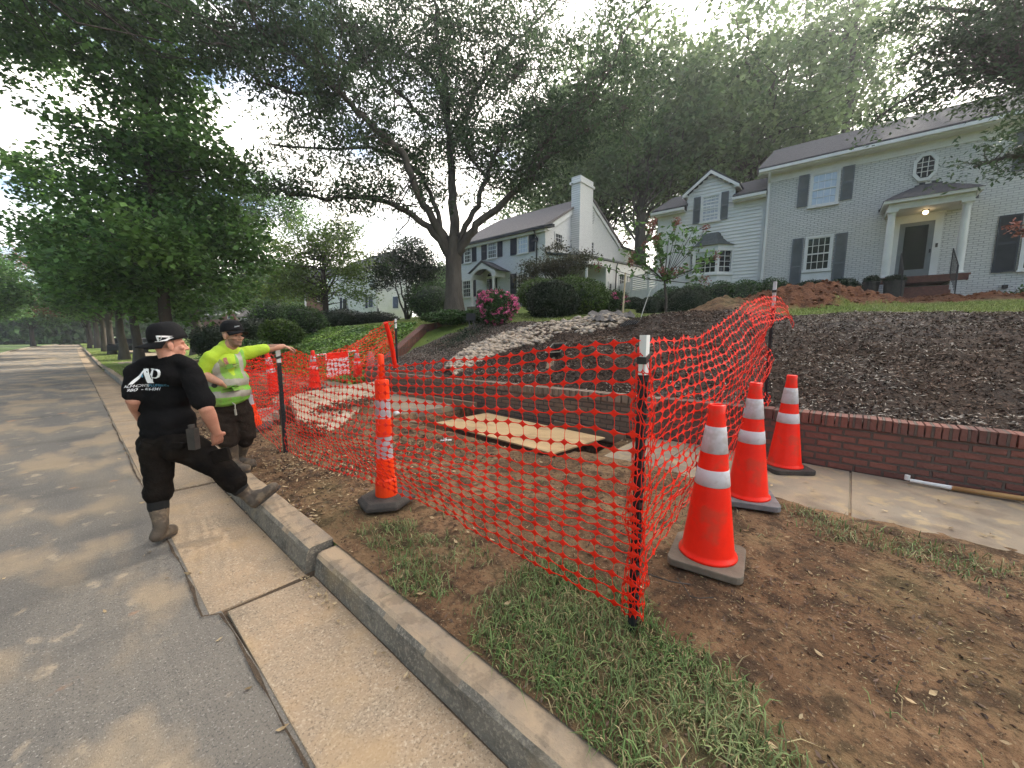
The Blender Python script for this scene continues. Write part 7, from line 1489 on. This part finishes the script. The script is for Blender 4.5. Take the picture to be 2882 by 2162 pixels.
patch('pocket_flap', [(768, 388), (832, 378), (838, 400), (808, 414), (775, 408)], 4.0, 'vest_green', .012); patch('radio_pocket', [(726, 350), (738, 345), (756, 392), (746, 400)], 4.0, 'rust_petal', .012); patch('pocket', [(742, 560 - 40), (830, 515), (838, 545), (752, 560)], 4.0, 'vest_green', .010)
b = MB(); b.tube([J(783, 628, 3.96), J(800, 640, 3.94), J(800, 655, 3.93), J(806, 700, 3.92)], .006, 6); b.tube([J(800, 668, 3.92), J(806, 705, 3.92)], .011, 8); b.build('key_ring', 'vest_tape', m2, world=True)
b = MB(); b.ball(tuple(J(678, 520, 3.93)), (.035, .035, .03), 12, 8); b.build('wrist_phone', 'black_plastic', m2, world=True, smooth=True)
hipR, hipL = J(715, 680, 4.05), J(830, 680, 4.17); knR, knL = J(745, 830, 4.03), J(868, 815, 4.20)
B = Body(); B.ball(J(768, 645, 4.10), (.19, .14, .10), bs2); B.limb([hipR, knR, J(758, 862, 4.03)], [.128, .108, .098]); B.limb([hipL, knL, J(860, 858, 4.2)], [.12, .10, .085])
B.build('trousers', 'brown_canvas', m2, .010, 4, (.013, 5, 12))
def onz(x, y, z): p = atz(300 + x * .4522, 850 + y * .4522, z); return Vector(p)
boot(m2, J(765, 868, 4.03), J(798, 1000, 4.06), onz(795, 1062, .15), onz(893, 1058, .17), rt=.068, top='boot_rubber')
boot(m2, J(852, 868, 4.2), J(832, 985, 4.25), onz(835, 1030, .15), onz(930, 1022, .17), rt=.066, top='boot_rubber')
cp2, PC = cap_hat(m2, hc + Vector((0, 0, .0)), face2 + Vector((0, 0, .02)), UPv, .040, .158, s=1.06)
bc2 = bvh_of(cp2); decal('cap_lettering', text_mesh('CAROLINA', .016, -.035, -.006, sx=1.0, off=.0006), J(812, 152, 3.98), RTv * .93 - FHv * .36 + UPv * .12, UPv, bc2, 'logo_white', m2, .004)
# ================================================================ GLARE VEIL
hz = MB(); hz.box(-60, 150, -60, 260, -2.5, 40)  # thin volume added to imitate veiling glare towards the sun
hm = bpy.data.materials.new('glare_haze'); hm.use_nodes = True; hn = hm.node_tree.nodes; hn.remove(hn['Principled BSDF']); pv = hn.new('ShaderNodeVolumePrincipled'); pv.inputs['Color'].default_value = (.93, .96, 1, 1); pv.inputs['Density'].default_value = .0011; pv.inputs['Anisotropy'].default_value = .55
hm.node_tree.links.new(pv.outputs[0], hn['Material Output'].inputs['Volume']); M['glare_haze'] = hm; tag(hz.build('glare_haze', 'glare_haze'), kind='stuff')
sc.cycles.volume_bounces = 0
